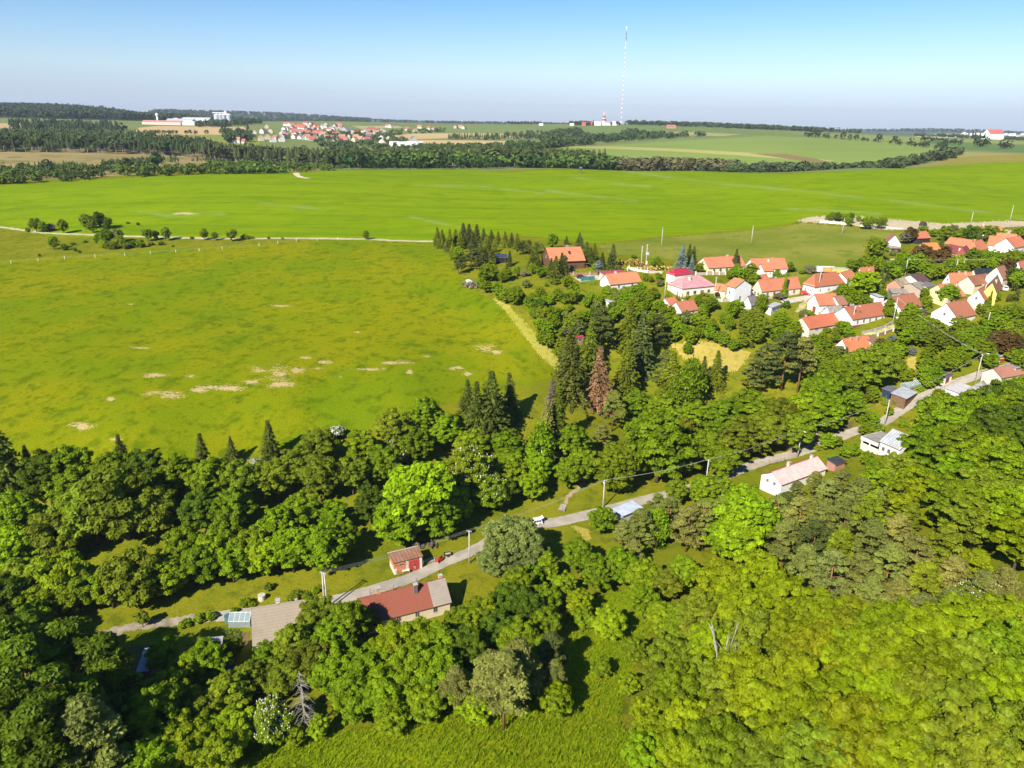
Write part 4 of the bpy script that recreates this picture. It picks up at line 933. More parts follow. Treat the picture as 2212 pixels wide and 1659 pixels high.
house('house', 'small white-gabled house with slate-grey roof behind birches', F_(1948,925), F_(2030,905), 2.9, C=F_(1845,905), rh=2.8, rm=plain((0.22,0.2,0.19), 0.85, 0.3), wmax=8)
house('garage', 'cream garage with pale blue-grey flat roof beside a white car', G_(345,1492), G_(475,1440), 2.7, C=G_(290,1470), rh=.3, kind='flat', wall=(0.74,0.68,0.55), rm=METAL, win=2, wsz=(.8, .9), cat='garage', wmax=6)
house('shed', 'tiny white shed in the orchard bushes', F_(265,897), F_(355,890), 2.3, w=3, rh=.4, kind='flat', wall=(0.75,0.75,0.76), rm=METAL, cat='shed')
house('shed', 'small dark wooden shed with bright red flat roof at the meadow edge', E_(1508,1288), E_(1625,1286), 2.5, C=E_(1478,1245), rh=.2, kind='flat', wallm=plain((0.24,0.15,0.12), 0.9, 0.4), rm=seams((0.52,0.06,0.075), 0.8), win=2, gwin=2, wsz=(1.1, 1.3), cat='shed', wmax=5, land='red-roofed meadow shed')

# ------------------------------------------------------------------ buildings along the valley road
def garage_shed():
    h = house('garage', 'orange brick garage with rusty flat roof and red double door', B_(1015,1300), B_(1237,1246), 3.1, C=B_(945,1242), rh=.25, kind='flat', wallm=BRICKISH, rm=RUST, oh=.25, cat='garage', wmax=6, land='orange brick garage')
    L, W = h['_l'], h['_w']
    window(h, 'n', L, W, -L * .22, 2.2, 1.0, .5, fcol=(0.4,0.2,0.12))
    window(h, 'n', L, W, L * .22, 1.3, L * .38, 2.55, door=True, frame=plain((0.46,0.055,0.05), 0.6, 0.1))
    m = MB(); m.box(L / 2 - .55, L / 2 + .03, -W / 2 - .03, W / 2 + .03, -.6, 3.06); m.build('plaster_corner', plain((0.72,0.66,0.56), 0.9), h)
    m = MB(); m.box(-.5, .12, -W / 2 - .025, -W / 2 + .1, .2, 2.9); m.build('plaster_patch', plain((0.66,0.54,0.44), 0.9, 0.4, 2.5), h)
    m = MB(); m.box(-L / 2 - .025, -L / 2 + .5, -W / 2 - .025, W / 2 + .025, -.6, 1.5); m.build('whitewashed_base', plain((0.74,0.68,0.60), 0.9, 0.25), h)
    m = MB(); m.box(-L / 2 - .3, L / 2 + .3, W / 2 + .2, W / 2 + .38, 3.2, 3.5); m.build('roof_edge', plain((0.62,0.60,0.58), 0.6), h)
garage_shed()
fh = house('farmhouse', 'long old farmhouse with patched red tile roof beside the road', Z_(775,505), Z_(1462,328), 2.9, w=7.4, rh=3.1, wall=(0.62,0.52,0.36), rm=tiles((0.29,0.085,0.05), (0.22,0.10,0.07), .42), win=4, chim=((-.55, .08, 1.9, (0.55,0.30,0.20), .8), (.28, -.28, 2.2, (0.16,0.13,0.12), .75), (.93, .12, 1.3, (0.62,0.38,0.26), .7)), land='long red-roofed farmhouse')
def patch_roof(h, x0, x1, mat, hh, rh, W, name='roof_patch'):
    rf = [c for c in h.children if c.name.startswith('roof')][0]
    m = MB(); oh = .35; ze = hh - rh * oh / (W / 2); sl = math.hypot(W / 2 + oh, rh)
    for s in (-1, 1):
        q = [(x0, s * (W / 2 + oh + .02), ze + .165), (x1, s * (W / 2 + oh + .02), ze + .165), (x1, 0, hh + rh + .165), (x0, 0, hh + rh + .165)]
        uv = [(x0, 0), (x1, 0), (x1, sl), (x0, sl)]
        m.poly(q if s < 0 else q[::-1], 0, uv if s < 0 else uv[::-1])
    m.build(name, mat, rf)
patch_roof(fh, fh['_l'] / 2 - 3.6, fh['_l'] / 2 + .27, tiles((0.34,0.29,0.23), (0.24,0.21,0.17), .5), 2.9, 3.1, 7.4)
th = house('farmhouse', 'old farmhouse with tan fibre-tile roof behind the greenhouse', (548,1392), (655,1374), 2.8, w=9.5, rh=4.6, wall=(0.60,0.52,0.42), rm=tiles((0.32,0.265,0.195), (0.22,0.185,0.14), .55), chim=((.05, .12, 1.5, (0.66,0.55,0.42), .8), (.8, .1, .9, (0.7,0.68,0.66), .4)), land='tan-roofed farmhouse')
def pink_cottage():
    h = house('cottage', 'white-gabled roadside cottage with pink front roof and orange rear tiles', K_(290,492), K_(612,376), 3.4, C=K_(134,425), rh=1.9, rm=plain((0.66,0.46,0.42), 0.8, 0.2, 0.8), rm2=tiles((0.50,0.175,0.085)), wmax=9, gwin=2, gz=2.6, wsz=(.9, 1.0), win=2, chim=((-.28, .06, 1.7, (0.62,0.5,0.44), .7), (.78, .1, 1.4, (0.7,0.66,0.62), .6)), land='pink-fronted cottage')
pink_cottage()
def grey_roof_house():
    h = house('house', 'white house with grey sheet and red roof, wooden gable and flat porch', C_(1068,434), C_(1222,500), 3.6, C=C_(1290,392), w=8.5, rh=2.6, wall=WHITE, rm=seams((0.44,0.46,0.48), 0.8), rm2=seams((0.45,0.10,0.09), 0.8), wmax=9, win=3, land='grey and red roofed house')
    L, W = h['_l'], h['_w']
    m = MB(); m.poly([(-L / 2 - .03, W / 2, 3.6), (-L / 2 - .03, -W / 2, 3.6), (-L / 2 - .03, 0, 6.2)]); m.build('wooden_gable', WOOD, h)
    m = MB(); m.box(-L / 2 - 5.5, -L / 2 - .1, -W / 2 - .5, W / 2 - 1, 2.6, 2.85); m.build('porch_roof', plain((0.30,0.27,0.24), 0.9, 0.3), h)
    m = MB(); m.box(-L / 2 - 5.55, -L / 2 - .05, -W / 2 - .62, -W / 2 - .5, 1.95, 2.9); m.box(-L / 2 - 5.65, -L / 2 - 5.55, -W / 2 - .6, W / 2 - 1, 1.95, 2.9); m.build('porch_fascia', plain((0.74,0.72,0.68), 0.7), h)
    for x in (-L / 2 - 5.3, -L / 2 - 2.8):
        m = MB(); m.box(x - .15, x + .15, -W / 2 - .35, -W / 2 - .05, -1.5, 2.6); m.build('porch_post', plain(WHITE, 0.8), h)
    m = MB(); m.box(-L / 2 - 5.2, -L / 2 - .1, W / 2 - 1.4, W / 2 - 1.2, -1.5, 2.58); m.box(-L / 2 - 5.2, -L / 2 - .1, -W / 2 - .1, -W / 2, -1.5, 1.0); m.build('porch_wall', plain((0.68,0.60,0.5), 0.9), h)
grey_roof_house()
house('shed', 'pale blue sheet-roofed shelter at the road between the lamp pole and the tan pines', D_(1135,1458), D_(1290,1392), 2.0, w=3.2, rh=.3, kind='flat', wall=(0.5,0.5,0.5), rm=seams((0.56,0.62,0.72)), cat='shelter')
house('shed', 'dark blue shed with flat slate-coloured roof', I_(1620,1542), I_(1715,1500), 2.4, C=I_(1516,1508), rh=.15, kind='flat', wall=(0.02,0.04,0.09), rm=seams((0.16,0.19,0.22)), cat='shed', wmax=5)
house('barn', 'wooden barn with pale grey metal roof beside the road', I_(1832,1645), I_(1980,1556), 3.0, C=I_(1622,1598), rh=.6, kind='flat', wallm=WOOD, rm=METAL, cat='barn', wmax=8, land='metal-roofed wooden barn')
house('garage', 'white roadside garage with dark roof and maroon door', J_(1112,1342), J_(1222,1312), 2.7, C=J_(1045,1292), rh=.3, kind='flat', rm=plain((0.10,0.09,0.09), 0.8), door=('n', 0, 1.9, 2.1), doorcol=(0.22,0.045,0.035), cat='garage', wmax=6, land='maroon-doored garage')
house('garage', 'cream garage with red door at the upper end of the road', J_(1825,1070), J_(1955,1058), 2.8, w=5, rh=.3, kind='flat', wall=CREAM, rm=plain(GREY, 0.8), door=('n', 1.2, 1.8, 2.1), doorcol=(0.36,0.05,0.035), win=0, cat='garage', land='red-doored garage')
house('garage', 'grey garage with blue-grey roof and orange door at the road bend', J_(2105,1222), J_(2182,1196), 2.6, C=J_(1955,1178), rh=.2, kind='flat', wall=(0.5,0.5,0.5), rm=seams((0.36,0.40,0.46)), door=('l', -.8, 1.4, 2.0), doorcol=(0.5,0.2,0.06), cat='garage', wmax=6)
house('house', 'low house with large grey hipped slate roof below the road', J_(1688,1592), J_(1792,1545), 2.8, C=J_(1530,1470), rh=3.2, kind='hip', wall=(0.55,0.52,0.5), rm=plain((0.27,0.25,0.235), 0.85, 0.3, 1.2), wmax=11, land='grey-hipped house')
house('annexe', 'white annexe wall in front of the grey-hipped house', J_(1310,1568), J_(1510,1490), 2.6, w=4, rh=.4, kind='flat', rm=plain((0.5,0.48,0.46)), win=2, cat='annexe')
house('outbuilding', 'long cream outbuilding with red-brown tiles at the road bend', J_(1905,1350), J_(2250,1282), 2.8, w=6, rh=2.0, wall=(0.68,0.60,0.46), rc=(0.42,0.19,0.13), cat='outbuilding')
house('woodshed', 'open woodshed with rusty grey roof across from the pink-fronted cottage', K_(372,188), K_(562,140), 2.4, C=K_(450,130), rh=.5, kind='flat', wallm=boards((0.26,0.19,0.12)), rm=plain((0.33,0.28,0.26), 0.9, 0.4), cat='woodshed', wmax=5, land='open woodshed')
house('shed', 'black-roofed shed with red end wall between pines and the pink-fronted cottage', K_(680,352), K_(752,330), 1.9, w=2.6, rh=.4, kind='flat', wall=(0.40,0.20,0.17), rm=seams((0.06,0.06,0.065), .3), cat='shed', wmax=5)
house('shed', 'corrugated grey shed beside the vegetable beds', A_(1592,788), A_(1748,768), 2.3, w=4, rh=1.0, kind='flat', wall=(0.36,0.31,0.26), rm=TIN, cat='shed', land='corrugated garden shed')
house('shed', 'dark corrugated shed in deep shade near the cold frame', A_(1098,888), A_(1200,880), 2.2, w=4.5, rh=1.0, kind='flat', wall=(0.16,0.14,0.12), rm=TIN, cat='shed')

# ------------------------------------------------------------------ poles and wires of the valley road and the village
pole('a', 'twin-shaft concrete utility pole in front of the tan-roofed farmhouse', (705,1318), 9.2, 1.6, double=True, facing=-0.5)
pole('b', 'slim concrete utility pole at the road bend right of the orange garage', (1014,1217), 8.6, 1.2, facing=-0.3)
pole('c', 'utility pole with street lamp behind the round green tree by the road', D_(980,1392), 8.0, 1.2, lamp=-1.6, facing=0.2)
pole('d', 'concrete utility pole casting its shadow across the middle of the road', D_(1797,1235), 8.5, 1.2, facing=0.3)
pole('e', 'utility pole with lamp arm beside the open woodshed', K_(405,297), 8.6, 1.2, lamp=-1.8, facing=0.4)
pole('f', 'concrete pole above the grey and red roofed house', C_(1098,310), 8.2, 0.8, facing=0.5)
pole('g', 'tall leaning utility pole above the grey-hipped house', J_(1530,1465), 10.5, 1.8, lamp=1.2, facing=0.9)
pole('p0', 'utility pole outside the frame', (-420,1400), 9.0, 1.6, facing=-0.5) if False else None
wires(['a', 'b', 'c', 'd', 'e', 'f', 'g'])
pole('v1', 'lone utility pole standing in the crop edge above the log yard', F_(885,235), 9.0, 1.6, facing=1.2, grp='field poles')
pole('v2', 'utility pole on the pasture with the cream farmhouse below it', G_(62,600), 9.0, 1.6, facing=1.2, grp='field poles')
pole('v3', 'utility pole on the pasture below the walled plot', G_(1318,472), 8.5, 1.4, facing=1.2, grp='field poles')
pole('v4', 'thin pole rising from the sandy field edge', H_(1254,330), 6.5, 0.0, facing=1.2, grp='field poles')
pole('v5', 'weathered double-crossarm pole at the crop edge near the picture edge', H_(1795,295), 9.0, 2.2, facing=1.2, grp='field poles')
pole('t1', 'utility pole carrying a transformer box by the stacked logs', F_(700,480), 9.5, 1.6, facing=0.4, trafo=True, grp='village poles')
pole('t2', 'plain concrete pole just west of the transformer pole', F_(643,478), 8.8, 0.8, facing=0.4, grp='village poles')
pole('w1', 'utility pole at the corner of the pink-roofed bungalow hedge', F_(922,850), 8.0, 0.8, facing=0.4, grp='village poles')
pole('w2', 'utility pole between the pink-roofed bungalow and the tall gabled house', F_(1510,860), 8.6, 1.0, facing=0.4, grp='village poles')
pole('w3', 'thick concrete pole in front of the white corner house', G_(980,1305), 9.5, 1.0, facing=0.4, grp='village poles')
pole('w4', 'utility pole with pale lamp in front of the long cottage with maroon plinth', I_(1085,640), 7.5, 1.2, lamp=1.2, facing=0.4, grp='village poles')
pole('w5', 'leaning concrete pole at the end of the long cottage garden', I_(1650,605), 9.6, 0.6, facing=0.4, grp='village poles')
pole('w6', 'utility pole behind the large white blank-gabled house', J_(1222,325), 7.5, 0.8, facing=0.4, grp='village poles')
pole('w7', 'utility pole with cross arm before the cream gabled house', J_(1628,330), 7.5, 1.8, facing=0.4, grp='village poles')
pole('x1', 'utility pole behind the purplish-roofed house', H_(340,1065), 7.5, 0.8, lamp=-1.2, facing=0.4, grp='village poles')
pole('x2', 'utility pole behind the white house with round vent', H_(1028,1055), 7.0, 0.8, facing=0.4, grp='village poles')
pole('x3', 'utility pole behind the narrow brown-roofed house', H_(1605,1075), 7.5, 1.2, facing=0.4, grp='village poles')
pole('g2', 'small pole with yellow crossing cables in the gardens at the edge', J_(1680,720), 7.0, 0.6, facing=0.4, grp='village poles')
wires(['w5', 'g'], (-0.3, 0, 0.3), 0.018, 0.03, (0.4,0.4,0.36), 'cable sagging from the village down to the valley road')
wires(['x1', 'x2', 'x3'], (-0.3, 0.3), 0.02, 0.02, (0.5,0.5,0.46), 'wire strung behind the dark-roofed houses')

# ------------------------------------------------------------------ cars
car('white hatchback with raised tailgate parked on the road verge', (1153,1133), R(198), (0.80,0.80,0.80), 4.3, 1.8, 1.5, open_boot=True)
car('dark estate car parked below the log house', E_(1610,675), R(8), (0.025,0.027,0.03), 4.5, 1.8, 1.5)
car('bright red car beside the white corner house', G_(815,1308), R(-30), (0.55,0.012,0.02), 4.1, 1.75, 1.5)
car('silver car beside the flat-roofed cream garage', G_(560,1432), R(20), (0.62,0.62,0.63), 4.3, 1.8, 1.5)
car('white van-like car beside the bright yellow house', H_(1712,1245), R(70), (0.78,0.78,0.77), 4.4, 1.85, 1.8)

# ------------------------------------------------------------------ around the orange brick garage
GZ1 = (0.42, 0.36, 0.30)
def near(px, dx=0, dy=0):
    p = hit(*px); x, y = p.x + dx, p.y + dy
    return Vector((x, y, float(height(x, y))))
B2 = lambda x, y: S(1420 + x / 3.969, 2030 + y / 3.969)
st = {'pelvis': (0,0,.93), 'waist': (.02,0,1.08), 'chest': (.03,0,1.36), 'neck': (.05,0,1.50), 'head': (.08,0,1.60), 'crown': (.09,0,1.73), 'shl': (.03,.19,1.40), 'ell': (.02,.27,1.13), 'wrl': (.14,.24,.92), 'shr': (.03,-.19,1.40), 'elr': (.05,-.27,1.13), 'wrr': (.20,-.20,.99),
      'hil': (0,.10,.88), 'knl': (.05,.12,.48), 'anl': (.0,.13,.07), 'tol': (.17,.15,.03), 'hir': (0,-.10,.88), 'knr': (.02,-.12,.48), 'anr': (-.06,-.13,.07), 'tor': (.12,-.15,.03)}
person('person in a dark shirt and pale trousers standing before the red garage door', near(B2(537,425)), R(-70), st, PRAD, (0.03,0.03,0.035), (0.52,0.45,0.36))
sit = {'pelvis': (0,0,.52), 'waist': (.02,0,.66), 'chest': (.08,0,.92), 'neck': (.13,0,1.05), 'head': (.17,0,1.14), 'crown': (.20,0,1.27), 'shl': (.09,.19,.96), 'ell': (.16,.25,.72), 'wrl': (.38,.16,.72), 'shr': (.09,-.19,.96), 'elr': (.16,-.25,.72), 'wrr': (.38,-.16,.72),
       'hil': (.03,.10,.50), 'knl': (.44,.13,.50), 'anl': (.42,.13,.07), 'tol': (.58,.14,.03), 'hir': (.03,-.10,.50), 'knr': (.44,-.13,.50), 'anr': (.46,-.13,.07), 'tor': (.62,-.14,.03)}
pb = near(B2(398,440), 0, 0.3)
person('person in a dark top seated on a bench behind a pale table', pb, R(-80), sit, PRAD, (0.05,0.04,0.06), (0.04,0.045,0.06))
def bench(label, p, yaw, L=1.5, col=(0.20,0.12,0.07)):
    o = thing('bench', label, 'bench', p, yaw)
    m = MB(); m.box(-.2, .18, -L / 2, L / 2, .39, .43); m.build('seat', plain(col, .8), o)
    m = MB(); m.box(-.24, -.2, -L / 2, L / 2, .5, .85); m.build('backrest', plain(col, .8), o)
    for y in (-L / 2 + .15, L / 2 - .15):
        m = MB(); m.box(-.24, -.19, y - .04, y + .04, 0, .85); m.box(.1, .16, y - .04, y + .04, 0, .387); m.build('leg', plain(col, .8), o)
bench('dark wooden bench under the seated person by the garage', pb, R(-80))
def table(label, p, yaw, L=1.7, W=.8):
    o = thing('table', label, 'table', p, yaw)
    m = MB(); m.box(-W / 2, W / 2, -L / 2, L / 2, .70, .75); m.build('table_top', plain((0.66,0.60,0.52), .7), o)
    for x in (-W / 2 + .1, W / 2 - .1):
        for y in (-L / 2 + .15, L / 2 - .15):
            m = MB(); m.box(x - .04, x + .04, y - .04, y + .04, 0, .697); m.build('leg', plain((0.35,0.28,0.2), .8), o)
table('pale wooden table on the grass before the orange garage', near(B2(405,470)), R(-75))
def bin_(label, p, yaw, col):
    o = thing('wheelie_bin', label, 'bin', p, yaw)
    m = MB(); m.prism([(-.26, .08), (.26, .08), (.32, 1.0), (-.32, 1.0)], -.34, .34); m.build('bin_body', plain(col, .5, .05), o)
    m = MB(); m.prism([(-.34, 1.003), (.36, 1.003), (.36, 1.06), (-.30, 1.12)], -.36, .36); m.build('lid', plain(col, .5, .05), o)
    for y in (-.3, .3):
        m = MB(); m.tube([(-.26, y - .03, .11), (-.26, y + .03, .11)], .11, 10); m.build('wheel', plain((.03, .03, .03), .8), o)
bin_('yellow wheelie bin against the garage corner', near(B2(648,345)), R(30), (0.72,0.56,0.01))
def pallet(label, p, yaw):
    o = thing('board_stack', label, 'boards', p, yaw)
    for i in range(4):
        m = MB(); m.box(-1.3 + .1 * i, 1.2 + .12 * i, -.75 + .38 * i, -.42 + .38 * i, .1, .16 + .03 * (i % 2)); m.build('board', plain((0.40,0.34,0.26), .9, .3), o)
    for x in (-.8, .8):
        m = MB(); m.box(x - .05, x + .05, -.8, .8, 0, .097); m.build('bearer', plain((0.3,0.24,0.18), .9), o)
pallet('grey boards lying on the grass beside the yellow bin', near(B2(755,290)), R(35))
def tractor(label, p, yaw):
    o = thing('garden_tractor', label, 'garden tractor', p, yaw); red = plain((0.50,0.035,0.025), .4, .08); blk = plain((.025, .025, .025), .8)
    m = MB(); m.prism([(-.1, .45), (.85, .42), (.88, .72), (.75, .88), (-.1, .92)], -.30, .30); m.build('bonnet', red, o)
    m = MB(); m.prism([(-.95, .45), (-.1, .45), (-.1, .58), (-.95, .68)], -.46, .46); m.build('fender', red, o)
    m = MB(); m.box(-.7, -.3, -.24, .24, .70, .80); m.box(-.78, -.70, -.22, .22, .72, 1.1); m.build('seat', blk, o)
    m = MB(); m.tube([(-.05, 0, .9), (-.18, 0, 1.12)], .025, 6); m.tube([(-.24 + .0, .17 * math.cos(a), 1.12 + .14 * math.sin(a)) for a in np.linspace(0, 6.28, 13)], .02, 5, cap=False); m.build('steering_wheel', blk, o)
    m = MB(); m.prism([(-.1, .14), (.5, .14), (.5, .3), (-.1, .3)], -.5, .5); m.build('mower_deck', red, o)
    for x, r_, w in ((.6, .22, .13), (-.6, .32, .2)):
        for y in (-.42, .42):
            m = MB(); m.tube([(x, y - w / 2, r_), (x, y + w / 2, r_)], r_, 12); m.build('wheel', blk, o)
tractor('red garden tractor parked on the verge beside the road', near(B2(905,300)), R(235))
def trailer(label, p, yaw):
    o = thing('garden_trailer', label, 'trailer', p, yaw); d = plain((.06, .05, .045), .8)
    m = MB(); m.box(-.75, .75, -.5, .5, .42, .47); m.build('bed', plain((.55, .40, .33), .9), o)
    for a in ((-.78, -.75, -.53, .53), (.75, .78, -.53, .53), (-.75, .75, -.53, -.50), (-.75, .75, .50, .53)):
        m = MB(); m.box(*a, .40, .75); m.build('side_board', d, o)
    m = MB(); m.tube([(.75, 0, .42), (1.6, 0, .42)], .03, 6); m.build('drawbar', d, o)
    for y in (-.62, .62):
        m = MB(); m.tube([(0, y - .06, .24), (0, y + .06, .24)], .24, 12); m.build('wheel', plain((.03, .03, .03), .8), o)
trailer('small dark flat trailer behind the red garden tractor', near(B2(1025,215)), R(200))
def logs(label, p, yaw, L, W, H, col, n, group=None):
    """a heap of cut logs; every log one piece of the heap"""
    o = thing('log_pile', label, 'log pile', p, yaw, group)
    r2 = random.Random(int(L * 100 + n)); mats = [plain(col, .85, .35, 2.0), plain([c * .55 for c in col], .9, .3, 2.0)]
    per = max(4, n // 5)
    for k in range(n):
        t = (k + .5) / n; x = (r2.random() - .5) * L; hmax = H * (1 - (2 * x / L) ** 2) ** .5 if abs(2 * x / L) < 1 else .2
        z = r2.random() * hmax * (.9) + .15; y = (r2.random() - .5) * W; r_ = r2.uniform(.14, .24); ln = r2.uniform(1.0, 1.9); a = r2.uniform(-.5, .5)
        m = MB(); m.tube([(x - math.sin(a) * ln / 2, y - math.cos(a) * ln / 2, z), (x + math.sin(a) * ln / 2, y + math.cos(a) * ln / 2, z + r2.uniform(-.15, .15))], r_, 8); m.build('log', mats[k % 3 == 0], o)
    FOOT.append((p.x, p.y, max(L, W) * .6))
logs('large heap of orange split logs beside the conifers', hit(*F_(495,455)), R(-12), 15, 5, 2.6, (0.58,0.27,0.08), 90)
logs('long low stack of yellow logs beside the village lane', hit(*F_(860,512)), R(-4), 17, 3, 1.8, (0.62,0.42,0.14), 80)
logs('grey log and rubble heap under a blue-white sheet at the meadow corner', hit(*E_(470,760)), R(-40), 8, 6, 2.0, (0.36,0.29,0.23), 60)
p = hit(*E_(437,738)); o = thing('tarpaulin', 'pale blue sheet lying over the grey heap at the meadow corner', 'sheet', p + Vector((0, 0, 1.5)), 0.3)
m = MB(); q = np.linspace(-1, 1, 7)
for i in range(6):
    for j in range(6):
        f = lambda a, b: (q[a] * 1.3, q[b] * 1.9, .5 - .35 * q[a] ** 2 - .3 * q[b] ** 2 + .08 * math.sin(5 * q[a] + 3 * q[b]))
        m.poly([f(i, j), f(i + 1, j), f(i + 1, j + 1), f(i, j + 1)])
m.build('sheet', plain((0.50,0.66,0.76), .6), o, True)
logs('dark heap of branches and trunks under the big tree by the garage', near(B2(680,60)), R(10), 6, 2, .7, (0.16,0.11,0.08), 22)

# ------------------------------------------------------------------ garden of the tan-roofed farmhouse
def greenhouse(label, px, yaw, L, W, H, ridge=True):
    p = hit(*px); o = thing('greenhouse', label, 'greenhouse', p, yaw)
    fr = plain((0.62,0.66,0.66), .5); gl = plain((0.22,0.27,0.27), .25, .15, 1.5, .5)
    n = max(3, int(L / 1.0))
    def P(x, s): return [(x, -W / 2, 0), (x, -W / 2, H * .6), (x, 0, H), (x, W / 2, H * .6), (x, W / 2, 0)]
    for a, b in zip(P(0, 0), P(0, 0)[1:]):
        for i in range(n):
            x0, x1 = -L / 2 + L * i / n + .05, -L / 2 + L * (i + 1) / n - .05
            m = MB(); m.poly([(x0, a[1], a[2]), (x1, a[1], a[2]), (x1, b[1], b[2]), (x0, b[1], b[2])]); m.build('glass_panel', gl, o)
    m = MB()
    for i in range(n + 1):
        x = -L / 2 + L * i / n
        m.tube(P(x, 0), .05, 4)
    for y, z in ((-W / 2, H * .6), (0, H), (W / 2, H * .6)): m.tube([(-L / 2, y, z), (L / 2, y, z)], .05, 4)
    m.build('frame', fr, o)
    for x in (-L / 2, L / 2):
        m = MB(); m.poly([(x, y, z * .98) for _, y, z in P(x, 0)]); m.build('end_panel', gl, o)
    FOOT.append((p.x, p.y, max(L, W) * .7))
greenhouse('small glass greenhouse against the tan-roofed farmhouse', A_(1930,500), R(2), 4.2, 3.0, 2.5)
greenhouse('arched grey greenhouse behind the long cottage', I_(1225,370), R(-18), 9, 3.5, 2.2)
greenhouse('slatted glass frame in the garden above the metal-roofed barn', J_(640,1470), R(30), 6, 3.0, 1.6)
def drum(label, px, r_, h, col, name='water_barrel', cat='barrel'):
    p = hit(*px); o = thing(name, label, cat, p)
    m = MB(); m.tube([(0, 0, -.1), (0, 0, h * .5), (0, 0, h)], [r_ * .95, r_, r_ * .97], 16); m.build('body', plain(col, .7), o, False)
    m = MB(); m.tube([(0, 0, h + .003), (0, 0, h + .06)], r_ * 1.04, 16); m.build('lid', plain([c * .9 for c in col], .7), o)
drum('squat blue-green barrel left of the small greenhouse', A_(1825,490), .75, 1.4, (0.06,0.17,0.20))
drum('pale concrete well ring on the lawn above the tan roof', A_(2090,315), .75, 1.1, (0.60,0.54,0.46), 'well_ring', 'well')
p = hit(*A_(870,1000)); o = thing('cold_frame', 'long low cold frame with pale rim in the shaded garden', 'cold frame', p, R(12))
for a in ((-3.6, 3.6, -1.0, -.85), (-3.6, 3.6, .85, 1.0), (-3.75, -3.6, -1.0, 1.0), (3.6, 3.75, -1.0, 1.0)):
    m = MB(); m.box(*a, -.2, .6); m.build('rim', plain((0.36,0.46,0.46), .7), o)
m = MB(); m.box(-3.6, 3.6, -.85, .85, -.2, .12); m.build('soil_bed', plain((0.03,0.035,0.04), .8), o)
m = MB(); m.box(.2, 1.8, -.7, .1, .3, .36); m.build('cover_sheet', plain((0.55,0.66,0.72), .5), o)
p = hit(*A_(1010,910)); o = thing('freezer_cabinet', 'white upright cabinet standing at the end of the cold frame', 'cabinet', p, R(-10))
m = MB(); m.box(-.45, .45, -.4, .4, -.2, 1.7); m.build('carcass', plain((0.62,0.66,0.68), .5), o); m = MB(); m.box(-.42, .42, -.44, -.403, .1, 1.65); d = m.build('door', plain((0.66,0.70,0.72), .5), o); m = MB(); m.box(.3, .36, -.48, -.443, .7, 1.1); m.build('handle', plain((.2, .2, .2), .5), d)
p = hit(*A_(1805,850)); o = thing('pool_tub', 'blue water tub among the plants below the corrugated shed', 'tub', p)
m = MB(); m.tube([(0, 0, -.2), (0, 0, .6)], 1.3, 20); m.build('tub_wall', plain((0.02,0.09,0.30), .5), o); m = MB(); m.tube([(0, 0, .603), (0, 0, .63)], 1.15, 20); m.build('water', plain((0.02,0.10,0.28), .15), o)
for k in range(4):
    p = hit(*A_(1790 + k * 34, 660 + 6 * k)); o = thing('vegetable_bed', ['leafy vegetable row nearest the brown soil strip', 'second leafy vegetable row beside the soil strip', 'third leafy vegetable row beside the soil strip', 'leafy vegetable row closest to the tan-roofed farmhouse'][k], 'vegetable row', p, R(100), 'vegetable rows')
    m = MB(); r2 = random.Random(k)
    for i in range(90):
        x, y, a, s = r2.uniform(-4, 4), r2.uniform(-.35, .35), r2.uniform(0, 6.28), r2.uniform(.15, .35); c, d = math.cos(a) * s, math.sin(a) * s
        m.poly([(x, y, .05), (x + c - d * .4, y + d + c * .4, .3 + s * .4), (x + c * 1.5, y + d * 1.5, .2 + s * .3), (x + c + d * .4, y + d - c * .4, .3 + s * .4)])
    fo = m.build('foliage', leafm(), o); fo.color = (0.06, 0.13, 0.03, 1)

# ------------------------------------------------------------------ fences and walls
def line_pts(pxs, step_m):
    P = [hit(*q) for q in pxs]; out = []
    for a, b in zip(P, P[1:]):
        n = max(1, int((b - a).length / step_m))
        out += [a.lerp(b, i / n) for i in range(n)]
    out.append(P[-1])
    for q in out: q.z = float(height(q.x, q.y))
    return out
def post_fence(label, pxs, step_m, h, r_, col, rails=(0.5, 0.9), rail_r=.02, rcol=None, jit=.1):
    P = line_pts(pxs, step_m); o = thing('fence', label, 'fence', P[0])
    b = P[0]
    for q in P:
        m = MB(); q2 = q - b; a, c = random.uniform(-jit, jit), random.uniform(-jit, jit); m.tube([q2 - Vector((0, 0, .3)), q2 + Vector((a, c, h))], r_, 6); m.build('fence_post', plain(col, .9), o)
    for z in rails:
        m = MB(); m.tube([q - b + Vector((0, 0, h * z)) for q in P], rail_r, 4); m.build('rail', plain(rcol or col, .7), o)
    return o
post_fence('white posts with tape fencing the top edge of the big meadow', [(-30,574),(24,569),(140,560),(270,553),(380,546),(480,539),(560,532),(640,522),(730,518)], 9.0, 1.5, .11, (0.72,0.72,0.66), (.55, .92), .012, (0.5,0.5,0.42), .05)
post_fence('dark thin posts along the lower road edge by the red farmhouse', [(800,1284),(850,1276),(900,1262),(950,1243),(1000,1219),(1015,1207)], 3.4, 1.5, .05, (0.10,0.08,0.06), (.6, .95), .012)
post_fence('low rusty garden fence between the road and the pink-fronted cottage', [K_(110,400),K_(200,362),K_(310,330),K_(400,300)], 2.6, 1.3, .05, (0.20,0.10,0.06), (.3, .6, .95), .025)
post_fence('grey wire fence beside the glass frame garden', [J_(560,1460),J_(640,1430),J_(720,1400)], 2.2, 1.5, .05, (0.35,0.38,0.36), (.3, .6, .95), .02)
